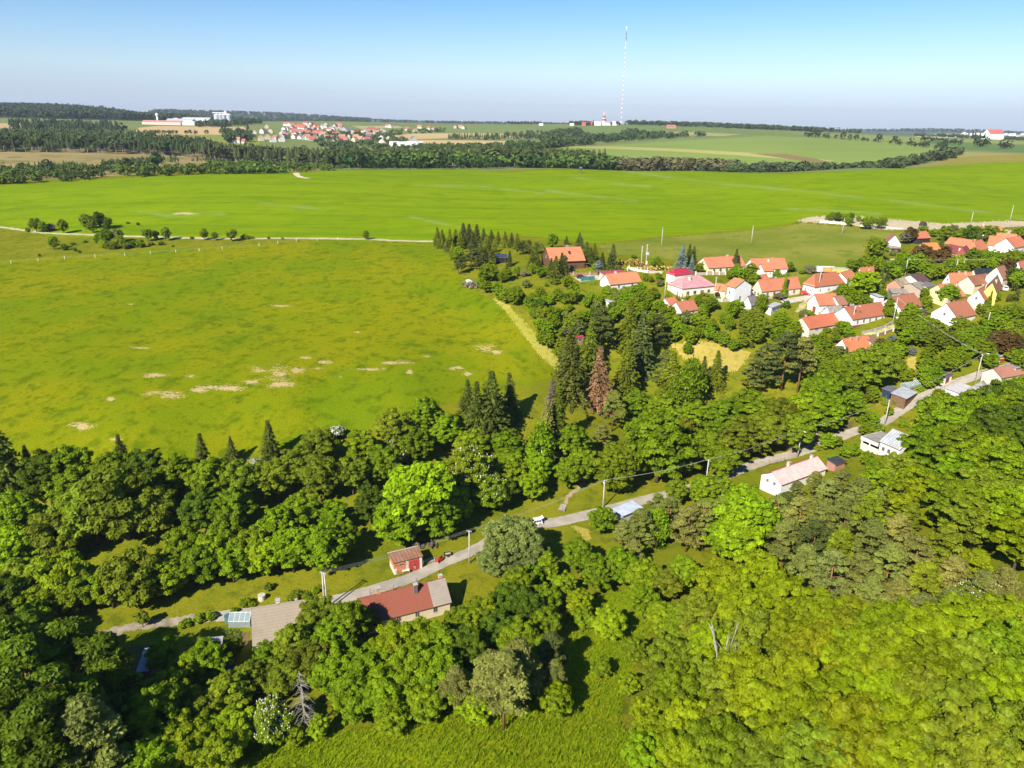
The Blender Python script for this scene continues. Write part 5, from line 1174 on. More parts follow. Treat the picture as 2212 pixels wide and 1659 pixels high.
def wall_fence(label, pxs, h, t, col, pil=3.0, ph=.4, name='wall', pcol=None, infill=None):
    P = line_pts(pxs, pil); o = thing(name, label, 'garden wall', P[0]); b = P[0]
    for a, c in zip(P, P[1:]):
        d = (c - a); n = Vector((-d.y, d.x, 0)).normalized() * t / 2; a2, c2 = a - b, c - b
        m = MB(); lo, hi = Vector((0, 0, -.5)), Vector((0, 0, h))
        q = [a2 - n + lo, c2 - n + lo, c2 + n + lo, a2 + n + lo, a2 - n + hi, c2 - n + hi, c2 + n + hi, a2 + n + hi]
        for f in ((0,1,5,4),(1,2,6,5),(2,3,7,6),(3,0,4,7),(4,5,6,7)): m.poly([q[i] for i in f])
        m.build('wall_panel', infill or plain(col, .9, .25), o)
    for q in P:
        q = q - b; m = MB(); e = t * .9
        m.box(q.x - e, q.x + e, q.y - e, q.y + e, q.z - .5, q.z + h + ph); m.build('pillar', plain(pcol or col, .9), o)
wall_fence('long white pillared wall in front of the trees on the sandy plot', [G_(1015,312),G_(1200,325),G_(1405,345)], 1.3, .3, (0.66,0.62,0.56), 3.0, name='boundary_wall')
wall_fence('short white pillared wall of the second sandy plot', [G_(1565,362),G_(1650,370),G_(1740,382)], 1.2, .3, (0.66,0.62,0.56), 3.0, name='boundary_wall')
wall_fence('grey kerb wall round the empty gravel plot', [G_(1930,322),G_(1800,380),G_(1990,398),G_(2160,408)], .9, .35, (0.50,0.47,0.44), 5.0, .05, name='boundary_wall')
wall_fence('cream wall with white pillars before the cream farmhouse', [F_(1290,575),F_(1420,572),F_(1640,572)], 1.1, .25, (0.62,0.50,0.38), 3.4, .5, name='garden_wall', pcol=(0.76,0.72,0.66))
wall_fence('brick-pillared yard wall below the log house', [E_(1400,650),E_(1520,645),E_(1690,645),E_(1790,640)], 1.2, .25, (0.30,0.18,0.10), 4.0, .5, name='garden_wall', pcol=(0.44,0.33,0.26))
wall_fence('pale low wall with pillars before the tall gabled house', [F_(1515,880),F_(1600,888),F_(1700,885)], 1.0, .25, (0.55,0.52,0.48), 3.0, .5, name='garden_wall', pcol=(0.68,0.66,0.62))
wall_fence('white pillared fence on the bank above the orange-roofed white house', [I_(1440,775),I_(1540,745),I_(1650,710)], .9, .25, (0.28,0.16,0.13), 2.4, .3, name='garden_wall', pcol=(0.68,0.64,0.60))
wall_fence('grey stone retaining wall below the long cottage garden', [I_(1235,745),I_(1400,705),I_(1540,660),I_(1640,600)], .9, .4, (0.34,0.31,0.27), 6.0, 0, name='retaining_wall')
wall_fence('teal sheet fence panel beside the orange-roofed cottage', [E_(1600,705),E_(1740,690)], 1.7, .08, (0.05,0.22,0.22), 3.0, .05, name='sheet_fence')
wall_fence('pale green sheet fence beside the bright red car', [G_(790,1290),G_(860,1300),G_(922,1298)], 1.6, .08, (0.22,0.36,0.34), 3.0, .05, name='sheet_fence')
wall_fence('white garden gate arch rails by the village lane', [F_(485,525),F_(500,505),F_(600,530),F_(720,545)], .9, .15, (0.72,0.70,0.66), 5.0, 1.0, name='gate_rail')
# high seat of the hunters, footbridge, parked heap of hives
p = hit(1254,374,0,0); o = thing('hunting_hide', 'dark hunting hide on legs at the crest of the crop field', 'hunting hide', p, R(20))
m = MB(); m.box(-1.1, 1.1, -1.1, 1.1, 2.6, 5.0); m.build('cabin', plain((0.10,0.10,0.09), .8), o); m = MB(); m.poly([(-1.4, -1.4, 5.01), (1.4, -1.4, 5.3), (1.4, 1.4, 5.3), (-1.4, 1.4, 5.01)]); m.build('roof', plain((0.55,0.55,0.52), .6), o)
for x in (-1, 1):
    for y in (-1, 1): m = MB(); m.tube([(x * 1.4, y * 1.4, -.3), (x, y, 2.6)], .1, 6); m.build('leg', plain((0.12,0.10,0.08), .9), o)
p = hit(*D_(660,1392)); o = thing('footbridge', 'small grey plank footbridge at the path over the ditch', 'footbridge', p + Vector((0, 0, .15)), R(75))
for i in range(10): m = MB(); m.box(-1.6 + i * .32, -1.6 + i * .32 + .28, -.8, .8, .0, .08); m.build('plank', plain((0.36,0.32,0.28), .9, .3), o)
for y in (-.75, .75): m = MB(); m.box(-1.7, 1.7, y - .08, y + .08, -.2, -.003); m.build('beam', plain((0.25,0.2,0.16), .9), o)
for i, (px, c, l) in enumerate(((G_(1000,1000), (0.75,0.75,0.75), 'white caravan box at the pasture edge'), (G_(1120,1002), (0.62,0.30,0.10), 'orange beehive trailer at the pasture edge'), (G_(1300,1020), (0.66,0.42,0.14), 'yellow and green beehive wagon at the pasture edge'))):
    p = hit(*px); o = thing('hive_wagon', l, 'wagon', p, R(-5)); w = (1.2, 2.4, 4.0)[i]
    m = MB(); m.box(-w, w, -1, 1, .5, 2.4); m.build('box_body', plain(c, .7), o); m = MB(); m.box(-w - .15, w + .15, -1.15, 1.15, 2.403, 2.55); m.build('roof', plain((0.7,0.7,0.66) if i != 2 else (0.35,0.55,0.40), .6), o)
    for x in (-w * .6, w * .6): m = MB(); m.tube([(x, -.95, .35), (x, .95, .35)], .35, 12); m.build('wheel', plain((.04, .04, .04), .8), o)
p = hit(*H_(592,362)); o = thing('dark_shelter', 'small dark rounded shelter on the sandy plot', 'shelter', p, 0)
m = MB(); m.prism([(1.6 * math.cos(a), 2.6 * math.sin(a)) for a in np.linspace(0, math.pi, 12)], -1.5, 1.5); m.build('shell', plain((0.07,0.05,0.05), .9), o); m = MB(); m.box(-.5, .5, -1.55, -1.503, 0, 1.8); m.build('door', plain((.03, .025, .02), .9), o)
drum('white rain barrel hidden in the trees above the woodshed', C_(525,270), .5, 1.6, (0.72,0.72,0.70))

# ------------------------------------------------------------------ far country: mast, tower, works, villages
mast_b = at_dist(1341, 2600)
def far_stripes():
    m, t, b = new_mat('mast_paint')
    tc = N(t, 'ShaderNodeTexCoord'); sp = N(t, 'ShaderNodeSeparateXYZ'); t.links.new(tc.outputs['Object'], sp.inputs[0])
    w = N(t, 'ShaderNodeMath', operation='FRACT'); q = N(t, 'ShaderNodeMath', operation='DIVIDE'); q.inputs[1].default_value = 14.0
    t.links.new(sp.outputs['Z'], q.inputs[0]); t.links.new(q.outputs[0], w.inputs[0])
    s = N(t, 'ShaderNodeMath', operation='GREATER_THAN'); s.inputs[1].default_value = 0.5; t.links.new(w.outputs[0], s.inputs[0])
    finish(t, b, mixc(t, s.outputs[0], (0.50,0.17,0.15), (0.78,0.77,0.78)), .6)
    return m
STR = far_stripes()
def mast():
    d = ray(1354, 57); hh = math.hypot(d[0], d[1]); H = CAMZ + d[2] / hh * mast_b.xy.length - mast_b.z
    o = thing('radio_mast', 'very tall thin red and white striped radio mast on the far hill', 'radio mast', mast_b)
    w = 1.25
    for k in range(3):
        a = 2 * math.pi * k / 3; m = MB(); m.tube([(w * math.cos(a), w * math.sin(a), 0), (w * math.cos(a), w * math.sin(a), H)], .24, 5); m.build('corner_tube', STR, o)
    m = MB(); n = 110
    for i in range(n):
        for k in range(3):
            a, b = 2 * math.pi * k / 3, 2 * math.pi * (k + 1) / 3; z0, z1 = H * i / n, H * (i + 1) / n
            m.tube([(w * math.cos(a), w * math.sin(a), z0), (w * math.cos(b), w * math.sin(b), z1)], .13, 3, cap=False)
    m.build('lattice', STR, o)
    for f in (.17, .5, .79, .985):
        m = MB(); m.tube([(0, 0, H * f), (0, 0, H * f + 4)], 2.3, 10); m.build('platform', plain((0.85,0.83,0.82), .6), o)
    for f in (.87, .91):
        m = MB(); m.tube([(0, 0, H * f), (0, 0, H * f + 9)], 1.7, 8); m.build('antenna_array', plain((0.20,0.22,0.28), .6), o)
mast()
def tv_tower():
    p = at_dist(1304, 2590); o = thing('transmitter_tower', 'short red and white banded transmitter tower beside the tall mast', 'tower', p)
    z = 0
    for i, (h, r_, c) in enumerate(((9, 7.0, (0.30,0.10,0.07)), (7, 7.2, (0.80,0.77,0.75)), (3.5, 6.8, (0.42,0.08,0.07)), (5, 5.2, (0.80,0.77,0.75)), (5, 4.2, (0.48,0.14,0.12)), (5, 3.0, (0.60,0.35,0.34)), (7, 1.0, (0.78,0.72,0.72)))):
        m = MB(); m.tube([(0, 0, z), (0, 0, z + h)], r_, 12); m.build('tower_stage', plain(c, .7), o); z += h
        if 0 < i < 5: m = MB(); m.tube([(0, 0, z - .9), (0, 0, z)], r_ * 1.25, 12); m.build('gallery', plain((0.5,0.2,0.18), .7), o)
tv_tower()
def fbox(name, label, u, D, L, W, h, rh, wall, roofc, yaw=None, du=0, cat='house', group='houses of the far village', kind='gable'):
    p = at_dist(u, D); rr = random.Random(int(u * 31 + D)); yaw = yaw if yaw is not None else rr.choice((0, 1, 2, 3)) * math.pi / 2 + rr.uniform(-.5, .5)
    o = thing(name, label, cat, p, yaw, group)
    wm = wall_mesh(L, W, h, rh, kind, -2).build('wall', plain(wall, .9, .1), o)
    roof_mesh(L, W, h, rh, kind, oh=.4).build('roof', [plain(roofc, .8, .15)] * 2 + [plain((0.3,0.2,0.15), .9)], o)
    return o
# town on the left of the far slope; pixel column, distance, size, colours
TOWN = []
r3 = random.Random(5)
def cluster(x0, x1, y0, y1, n, z):
    for _ in range(n):
        TOWN.append(z(r3.uniform(x0, x1), r3.uniform(y0, y1)))
def vdist(u, v):
    p = hit(u, v, 0, 1100); return p.xy.length
HS = [V1(740,178),V1(815,185),V1(880,182),V1(930,180),V1(905,148),V1(1005,190),V1(1060,133),V1(1160,126),V1(1080,160),V1(1110,150),V1(1150,160),V1(1210,135),V1(1225,165),V1(1160,180),V1(1240,150),V1(1030,215),V1(1130,220),V1(1210,232),V1(1240,228),V1(1105,205),
      V1(860,232),V1(905,222),V1(960,222),V1(1000,237),V1(940,240),V1(730,252),V1(690,262),
      V2(395,80),V2(430,72),V2(455,65),V2(480,60),V2(500,75),V2(520,78),V2(420,100),V2(400,130),V2(515,150),V2(535,125),V2(545,140),V2(480,100),V2(440,90),V2(660,150),V2(670,130),V2(680,140),V2(725,122),V2(790,150),V2(805,160),V2(690,90),V2(715,85),V2(735,80),V2(760,92),V2(790,80),V2(830,55),V2(840,58),V2(935,75),V2(980,80),V2(1005,62),V2(1060,70),V2(1085,72),
      V2(1210,62),V2(1235,60),V2(1255,65),V2(640,95),V2(610,82),V2(560,70),V2(585,75),V2(530,100),V2(350,55),V2(320,60),V2(290,50),V2(260,48),V2(370,45),V2(400,50),V2(330,85),V2(300,90)]
for _x0, _x1, _y0, _y1, _n in ((300, 560, 46, 130, 30), (560, 1000, 62, 140, 16), (230, 420, 70, 125, 12)): HS += [V2(r3.uniform(_x0, _x1), r3.uniform(_y0, _y1)) for _ in range(_n)]
HS = sorted(HS, key=lambda q: q[0])
names_roof = {0: ('bright red', (0.36,0.11,0.085)), 1: ('orange', (0.42,0.21,0.14)), 2: ('brown', (0.34,0.16,0.11)), 3: ('dark grey', (0.12,0.12,0.14)), 4: ('dull red', (0.42,0.13,0.09))}
FARH = []
for i, q in enumerate(HS):
    rr = random.Random(i * 7 + 1); ri = rr.choice((0, 1, 1, 4, 4, 2, 3, 1)); wl = rr.choice((('white', (0.60,0.58,0.55)), ('white', (0.60,0.58,0.55)), ('cream', (0.52,0.45,0.33)), ('grey', (0.36,0.35,0.34))))
    u, v = q; D = min(max(vdist(u, v), 1450), 2700); big = rr.random() < .25
    L = rr.uniform(11, 15) * (1.3 if big else 1); W = rr.uniform(9, 11)
    o = fbox('house', '', u, D, L, W, rr.uniform(3.5, 6.5), rr.uniform(3.5, 5), wl[1], names_roof[ri][1])
    FARH.append((o, u, v, f'{wl[0]} {names_roof[ri][0]}-roofed house'))
# works with halls, water tower and silos
def hall(label, u, D, L, W, h, rh, wall, roofc, yaw=0.05, name='works_hall'):
    return fbox(name, label, u, D, L, W, h, rh, wall, roofc, yaw, cat='industrial hall', group='halls of the far works')
hall('long works hall with pale red roof left of the other halls', V1(205,130)[0], 2350, 105, 26, 7, 4, (0.66,0.50,0.44), (0.50,0.22,0.17))
hall('white works hall with grey roof behind the pale red hall', V1(330,125)[0], 2450, 75, 30, 9, 4, (0.76,0.77,0.80), (0.42,0.44,0.48))
hall('low white works hall in front of the grey-roofed halls', V1(350,135)[0], 2330, 60, 20, 7, 2, (0.82,0.82,0.82), (0.66,0.67,0.70))
hall('largest white works hall beside the silos', V1(440,108)[0], 2480, 80, 34, 12, 4, (0.80,0.80,0.82), (0.50,0.51,0.55))
hall('small white hall far behind the works', V1(290,80)[0], 2850, 40, 15, 6, 3, (0.80,0.78,0.76), (0.62,0.58,0.56))
hall('pale red-roofed hall far behind the works', V1(370,84)[0], 2850, 40, 15, 6, 3, (0.75,0.70,0.66), (0.52,0.30,0.28))
hall('white hall with red roof behind the silos field', V1(430,84)[0], 2850, 36, 15, 7, 4, (0.78,0.76,0.74), (0.48,0.20,0.18))
hall('long white flat hall behind the dark wood below the tan field', V2(930,157)[0], 1420, 62, 16, 6, 1.5, (0.82,0.82,0.82), (0.66,0.66,0.66))
def water_tower():
    p = at_dist(V1(170, 105)[0], 2400); d = ray(*V1(164, 44)); hh = math.hypot(d[0], d[1]); H = CAMZ + d[2] / hh * p.xy.length - p.z
    o = thing('water_tower', 'white water tower with round ball top at the works', 'water tower', p)
    m = MB(); m.tube([(0, 0, 0), (0, 0, H - 8)], [2.6, 2.2], 12); m.build('shaft', plain((0.80,0.80,0.80), .6), o, True)
    m = MB(); m.tube([(0, 0, H - 9 + 4.5 - 4.5 * math.cos(a)) for a in np.linspace(.15, 3.0, 10)], [4.6 * math.sin(a) for a in np.linspace(.15, 3.0, 10)], 16); m.build('ball_tank', plain((0.84,0.84,0.84), .5), o, True)
water_tower()
for i, x in enumerate((575, 598, 621, 655)):
    p = at_dist(V1(x, 110)[0], 2450); o = thing('grain_silo', ['grey grain silo standing first in the row beside the halls', 'second grey grain silo in the row by the halls', 'third grey grain silo, left of the elevator tower', 'grey grain silo beyond the elevator tower'][i], 'silo', p, 0, 'grain silos')
    m = MB(); m.tube([(0, 0, 0), (0, 0, 24)], 8.6, 16); m.build('silo_wall', seams((0.52,0.55,0.60), 1.5), o, False); m = MB(); m.tube([(0, 0, 24.01), (0, 0, 28)], [8.9, 1.5], 16); m.build('silo_cap', plain((0.62,0.64,0.68), .5), o)
p = at_dist(V1(638,105)[0], 2460); o = thing('elevator_tower', 'slim pale elevator tower among the grain silos', 'tower', p); m = MB(); m.box(-3, 3, -3, 3, 0, 34); m.build('shaft', plain((0.66,0.60,0.56), .7), o); m = MB(); m.box(-40, 3, -1, 1, 28.5, 31); m.build('conveyor', plain((0.6,0.6,0.62), .6), o)
# on the mast hill
hall('white building right of the mast foot', 1331, 2560, 30, 14, 9, 3, (0.82,0.80,0.80), (0.70,0.66,0.66), name='station_building')
hall('long white low building below the striped mast', 1318, 2570, 55, 14, 7, 2, (0.82,0.80,0.78), (0.62,0.40,0.36), name='station_building')
hall('white building left of the banded transmitter tower', 1289, 2560, 26, 16, 9, 3, (0.82,0.80,0.80), (0.66,0.64,0.66), name='station_building')
hall('red-roofed house under the conifers on the mast hill', 1270, 2560, 40, 16, 6, 5, (0.46,0.16,0.12), (0.42,0.10,0.09), name='station_building')
hall('white shed alone on the slope left of the mast hill', W3(540,925)[0], 2600, 14, 8, 5, 2, (0.8,0.8,0.8), (0.7,0.7,0.7), name='farm_shed')
hall('white barn in the fields far left of the mast', W3(285,935)[0], 2650, 14, 8, 5, 2, (0.8,0.8,0.8), (0.66,0.64,0.62), name='farm_shed')
hall('reddish house half hidden in the wood right of the mast', W3(1365,945)[0], 2350, 28, 12, 6, 4, (0.40,0.22,0.18), (0.42,0.15,0.11), name='farm_house')
o = fbox('manor_house', 'white manor house with red roof on the far right rise', W4(1976,445)[0], 2500, 46, 26, 14, 12, (0.84,0.82,0.82), (0.50,0.12,0.10), 0.2, cat='manor house', group=None)
for i in range(16):
    u = 2085 + i * 8.5 + r3.uniform(-3, 3); D = r3.uniform(5200, 6400)
    o = fbox('house', '', u, D, 22, 14, 8, 6, (0.80,0.77,0.75), r3.choice(((0.55,0.22,0.16), (0.62,0.55,0.52), (0.45,0.18,0.15))), group='houses of the hazy town on the horizon')
    FARH.append((o, u, 290, 'pale house of the hazy town at the horizon'))

# ------------------------------------------------------------------ trees: crowns of many small leaf faces
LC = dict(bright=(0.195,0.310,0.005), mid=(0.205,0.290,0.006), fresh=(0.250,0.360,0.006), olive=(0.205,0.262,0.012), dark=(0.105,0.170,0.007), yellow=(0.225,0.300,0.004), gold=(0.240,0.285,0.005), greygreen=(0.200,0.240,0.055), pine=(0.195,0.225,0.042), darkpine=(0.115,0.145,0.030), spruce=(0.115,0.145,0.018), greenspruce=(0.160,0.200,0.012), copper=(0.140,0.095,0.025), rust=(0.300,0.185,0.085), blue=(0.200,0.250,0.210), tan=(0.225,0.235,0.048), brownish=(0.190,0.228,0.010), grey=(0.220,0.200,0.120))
ADJ = dict(bright='bright green', mid='mid-green', fresh='fresh light green', olive='olive green', dark='dark green', yellow='yellow-green', gold='golden green', greygreen='grey-green', pine='grey-olive', darkpine='dark grey-green', spruce='dark', greenspruce='green', copper='copper brown', rust='rusty brown dead', blue='blue-grey', tan='tan-tinged', brownish='brown-tinged', grey='grey')
def quads(C, Nn, size, asp, g, droop=0.0):
    """leaf faces: centres C, normals Nn, half sizes"""
    n = len(C); Nn = Nn / (np.linalg.norm(Nn, axis=1, keepdims=True) + 1e-9)
    a = g.normal(size=(n, 3)); a[:, 2] -= droop
    a -= (a * Nn).sum(1, keepdims=True) * Nn; a /= np.linalg.norm(a, axis=1, keepdims=True) + 1e-9
    b = np.cross(Nn, a); s = np.asarray(size).reshape(-1, 1) * g.uniform(.7, 1.3, (n, 1)); L, W = s * asp, s
    P = np.stack([C - a * L, C + b * W + Nn * s * .15, C + a * L, C - b * W + Nn * s * .15], 1)
    return P.reshape(-1, 3)
def qmesh(name, P, mat, mi=None):
    F = np.arange(len(P)).reshape(-1, 4); me = mesh_np(name, P, F)
    for m in (mat if isinstance(mat, list) else [mat]): me.materials.append(m)
    return me
def sph(g, n):
    d = g.normal(size=(n, 3)); return d / np.linalg.norm(d, axis=1, keepdims=True)
def crown_broad(seed, nc=64, nl=92, hz=1.0, base=.25, leaf=.062, cone=0.0, asp=1.5, spread=1.0, lift=0.0):
    """unit crown of radius 1 whose foliage starts at height BASE; HZ: half height"""
    g = np.random.default_rng(seed); out = []; cs = []
    zc = base + hz
    lobes = sph(g, 7) * np.array([.42, .42, .35 * hz])
    while len(cs) < nc:
        d = sph(g, 1)[0]; r = g.uniform(.35, 1) ** .6
        p = d * r * np.array([.78, .78, .80 * hz]) + lobes[g.integers(7)] * .55
        if cone: p[:2] *= 1 - cone * max(0, p[2] / hz)
        p[2] += zc
        if p[2] < base * .9: continue
        if cs and min(np.linalg.norm(p - q) for q in cs) < .20 * spread: 
            if g.random() < .8: continue
        cs.append(p)
    for p in cs:
        rc = g.uniform(.20, .36) * spread; n = int(nl * (rc / .28) ** 2)
        d = sph(g, n); d[:, 2] = np.abs(d[:, 2]) * .9 + d[:, 2] * .25
        rr = g.uniform(.45, 1.05, (n, 1)); C = p + d * rr * rc * np.array([1, 1, .8])
        out.append(quads(C, d * .9 + np.array([0, 0, .4]) + g.normal(size=(n, 3)) * .38, np.full(n, leaf), asp, g))
    return np.concatenate(out), cs
def trunk_mesh(name, cs, base, r0, mat, n=7, seed=0, lean=.05):
    m = MB(); g = random.Random(seed); tip = (g.uniform(-lean, lean), g.uniform(-lean, lean), base + .9)
    m.tube([(0, 0, -.15), (tip[0] * .3, tip[1] * .3, base * .6), tip], [r0, r0 * .75, r0 * .3], 7)
    for p in g.sample(list(map(tuple, cs)), min(n, len(cs))):
        z0 = g.uniform(base * .5, base + .5); t = z0 / (base + .9)
        s = (tip[0] * t, tip[1] * t, z0); mid = tuple((a + b) / 2 + (.05 if i == 2 else 0) for i, (a, b) in enumerate(zip(s, p)))
        m.tube([s, mid, p], [r0 * .5, r0 * .3, r0 * .1], 5)
    return m.mesh(name, mat, True)
def spruce_pts(seed, tiers=24, rb=.20, leaf=.020, dens=1.0, droop=.35, bare=.04):
    g = np.random.default_rng(seed); C, Nn, sz = [], [], []
    for i in range(tiers):
        f = (i + .5) / tiers; z = bare + (1 - bare) * f; r = rb * (1 - f) ** .85 * g.uniform(.85, 1.15) + .006
        nb = max(5, int((11 - 5 * f) * dens))
        for k in range(nb):
            a = 2 * math.pi * (k + g.uniform(-.35, .35)) / nb + i * 1.3; rl = r * g.uniform(.6, 1.25)
            for s in np.linspace(.15, 1, max(3, int(9 * (1 - f) + 3))):
                x, y = math.cos(a) * rl * s, math.sin(a) * rl * s; zz = z - droop * rl * s ** 1.4 + g.normal() * .004
                for sd in (-1, 1):
                    w = leaf * (1.15 - .5 * s)
                    C.append((x - math.sin(a) * w * sd * .9, y + math.cos(a) * w * sd * .9, zz - w * .35)); Nn.append((-math.sin(a) * sd * .45 + math.cos(a) * .35, math.cos(a) * sd * .45 + math.sin(a) * .35, .8)); sz.append(w)
    g2 = np.random.default_rng(seed + 1)
    C = np.array(C); Nn = np.array(Nn) + g2.normal(size=C.shape) * .3
    return quads(C, Nn, np.array(sz), 1.5, g2, 1.0)
def pine_pts(seed, nc=58, leaf=.0155, R0=.26, z0=.34):
    g = np.random.default_rng(seed); out, cs = [], []
    for i in range(nc):
        z = z0 + (1 - z0) * g.random() ** .8; a = g.uniform(0, 6.283); f = (z - z0) / (1 - z0)
        r = R0 * (1 - f ** 2.2) ** .7 * g.uniform(.2, 1.0) ** .6; p = np.array([math.cos(a) * r, math.sin(a) * r, z - .06]); cs.append(p)
        n = g.integers(90, 150); d = sph(g, n); d[:, 2] = np.abs(d[:, 2])
        C = p + d * g.uniform(.4, 1, (n, 1)) * np.array([.085, .085, .042]) * g.uniform(.75, 1.25)
        out.append(quads(C, d * .6 + np.array([0, 0, .6]) + g.normal(size=(n, 3)) * .5, np.full(n, leaf), 1.7, g))
    return np.concatenate(out), cs
def weep_pts(seed, hz=1.3, base=.35, leaf=.045, nc=46, R1=.9):
    """birch: narrow crown with hanging sprays"""
    g = np.random.default_rng(seed); out, cs = [], []
    for i in range(nc):
        d = sph(g, 1)[0] * g.uniform(.4, 1) ** .6; p = d * np.array([R1 * .75, R1 * .75, hz * .9]); p[2] += base + hz; cs.append(p)
        n = 95; s = g.random((n, 1)); off = g.normal(size=(n, 3)) * np.array([.13, .13, .05]) ; C = p + off; C[:, 2] -= (s[:, 0] ** .8) * .42
        out.append(quads(C, g.normal(size=(n, 3)) + np.array([0, 0, .3]), np.full(n, leaf), 1.7, g, 1.5))
    return np.concatenate(out), cs
def dead_mesh(name, seed, mat, H=1.0, spread=.5, kind='broad'):
    g = random.Random(seed); m = MB()
    def br(p, d, L, r, lv):
        q = p + d * L; mid = p + d * L * .5 + Vector((g.uniform(-1, 1), g.uniform(-1, 1), g.uniform(-.3, .6))) * L * .10
        m.tube([p, mid, q], [r, r * .8, r * .55], 5 if lv < 2 else 4)
        if lv >= 3: return
        for _ in range(g.randint(2, 3)):
            dd = (d + Vector((g.uniform(-1, 1), g.uniform(-1, 1), g.uniform(-.1, .7))) * spread * 1.3).normalized(); br(q if g.random() < .6 else mid, dd, L * g.uniform(.55, .8), r * .55, lv + 1)
    if kind == 'broad':
        for k in range(2): br(Vector((0, 0, -.05)), Vector((g.uniform(-.4, .4), g.uniform(-.4, .4), 1)).normalized(), .36, .020, 0)
    else:
        m.tube([(0, 0, -.05), (.01, 0, .5), (0, .01, 1)], [.016, .010, .003], 6)
        for i in range(110):
            z = .12 + .86 * (i / 110); a = g.uniform(0, 6.28); L = (.24 * (1 - z) ** .7 + .03) * g.uniform(.6, 1.2); x, y = math.cos(a), math.sin(a)
            m.tube([(0, 0, z), (x * L * .5, y * L * .5, z - L * .05), (x * L, y * L, z - L * g.uniform(.1, .6))], [.0045, .003, .0012], 3, cap=False)
    return m.mesh(name, mat, True)

LEAF, NEEDLE = leafm('leaves', .5), leafm('needles', .36)
BARK, PBARK, WBARK = barkm(), barkm((0.30,0.15,0.075)), plain((0.62,0.60,0.55), .9, .3, 3)
DEADW = plain((0.33,0.29,0.24), .9, .25, 3)
PROTO = {}
def protos():
    B = []
    for i, (hz, base, leaf, cone) in enumerate(((.95,.30,.060,0), (1.05,.30,.056,.15), (.85,.35,.062,0), (1.15,.25,.058,.25), (.95,.28,.066,.1), (1.0,.32,.052,0))):
        P, cs = crown_broad(100 + i, 140, 270, hz, base, leaf * .58, cone, 1.5, .62); B.append((qmesh('leaf_crown', P, LEAF), trunk_mesh('trunk', cs, base + .3, .062, BARK, seed=i), base + hz, base + 2 * hz))
    PROTO['broad'] = B
    PROTO['fine'] = []
    for i, (hz, base, leaf, cone) in enumerate(((.95,.30,.026,0), (1.05,.28,.025,.12), (.88,.32,.027,0), (1.0,.25,.025,.2))):
        P, cs = crown_broad(160 + i, 190, 520, hz, base, leaf, cone, 1.7, .56); PROTO['fine'].append((qmesh('leaf_crown', P, LEAF), trunk_mesh('trunk', cs, base + .3, .062, BARK, seed=i), base + hz, base + 2 * hz))
    P, cs = crown_broad(210, 210, 320, .95, .22, .036, .05, 1.5, .55); PROTO['dense'] = [(qmesh('leaf_crown', P, LEAF), trunk_mesh('trunk', cs, .5, .07, BARK, seed=20), 1.15, 2.1)]
    P, cs = crown_broad(211, 210, 320, 1.05, .15, .034, .2, 1.5, .55); PROTO['dense'].append((qmesh('leaf_crown', P, LEAF), trunk_mesh('trunk', cs, .5, .07, BARK, seed=21), 1.2, 2.2))
    S_ = []
    for i in range(4):
        P, cs = crown_broad(300 + i, 60, 170, (.62,.75,.55,.8)[i], .02, .055, (0, .1, 0, .3)[i], 1.5, .8); S_.append((qmesh('leaf_crown', P, LEAF), trunk_mesh('stem', cs, .12, .05, BARK, 6, i), .65, 1.3))
    PROTO['shrub'] = S_
    W = []
    for i in range(2):
        P, cs = crown_broad(330 + i, 170, 330, .82, .22, .028, 0, 2.3, .6); W.append((qmesh('leaf_crown', P, LEAF), trunk_mesh('trunk', cs, .45, .08, BARK, 8, 40 + i), 1.0, 1.85))
    PROTO['willow'] = W
    PROTO['birch'] = []
    for i in range(2):
        P, cs = weep_pts(400 + i); PROTO['birch'].append((qmesh('leaf_crown', P, LEAF), trunk_mesh('trunk', cs, 1.0, .055, WBARK, 6, i), 1.5, 2.9))
    PROTO['spruce'] = [(qmesh('needle_crown', spruce_pts(500 + i, 24, rb * 1.3, .023, 1.15, dr), NEEDLE), None, .45, 1.0) for i, (rb, dr) in enumerate(((.20, .35), (.235, .45), (.17, .3), (.26, .25)))]
    PROTO['pine'] = []
    for i in range(4):
        P, cs = pine_pts(600 + i, 70, .0115, (.26, .30, .24, .33)[i], (.36, .3, .42, .28)[i]); PROTO['pine'].append((qmesh('needle_crown', P, NEEDLE), trunk_mesh('trunk', [c for c in cs], .0, .018, PBARK, 12, i), .66, 1.0))
    m = MB(); m.tube([(0, 0, -.03), (0, 0, .5), (0, 0, .98)], [.016, .010, .002], 6); st_ = m.mesh('trunk', BARK, True)
    for p in PROTO['pine']: pass
    PROTO['spruce'] = [(a, st_, c, d) for a, _, c, d in PROTO['spruce']]
    m = MB(); m.tube([(0, 0, -.03), (0.01, 0, .5), (0, 0.01, .95)], [.019, .013, .003], 6); 
    PROTO['pine'] = [(a, t, c, d) for a, t, c, d in PROTO['pine']]
    g = np.random.default_rng(9)
    P = np.concatenate([spruce_pts(700 + i, 20, .13, .022, 1.3, -.25, .0) for i in range(1)]); PROTO['thuja'] = [(qmesh('needle_crown', P, NEEDLE), st_, .5, 1.0)]
protos()
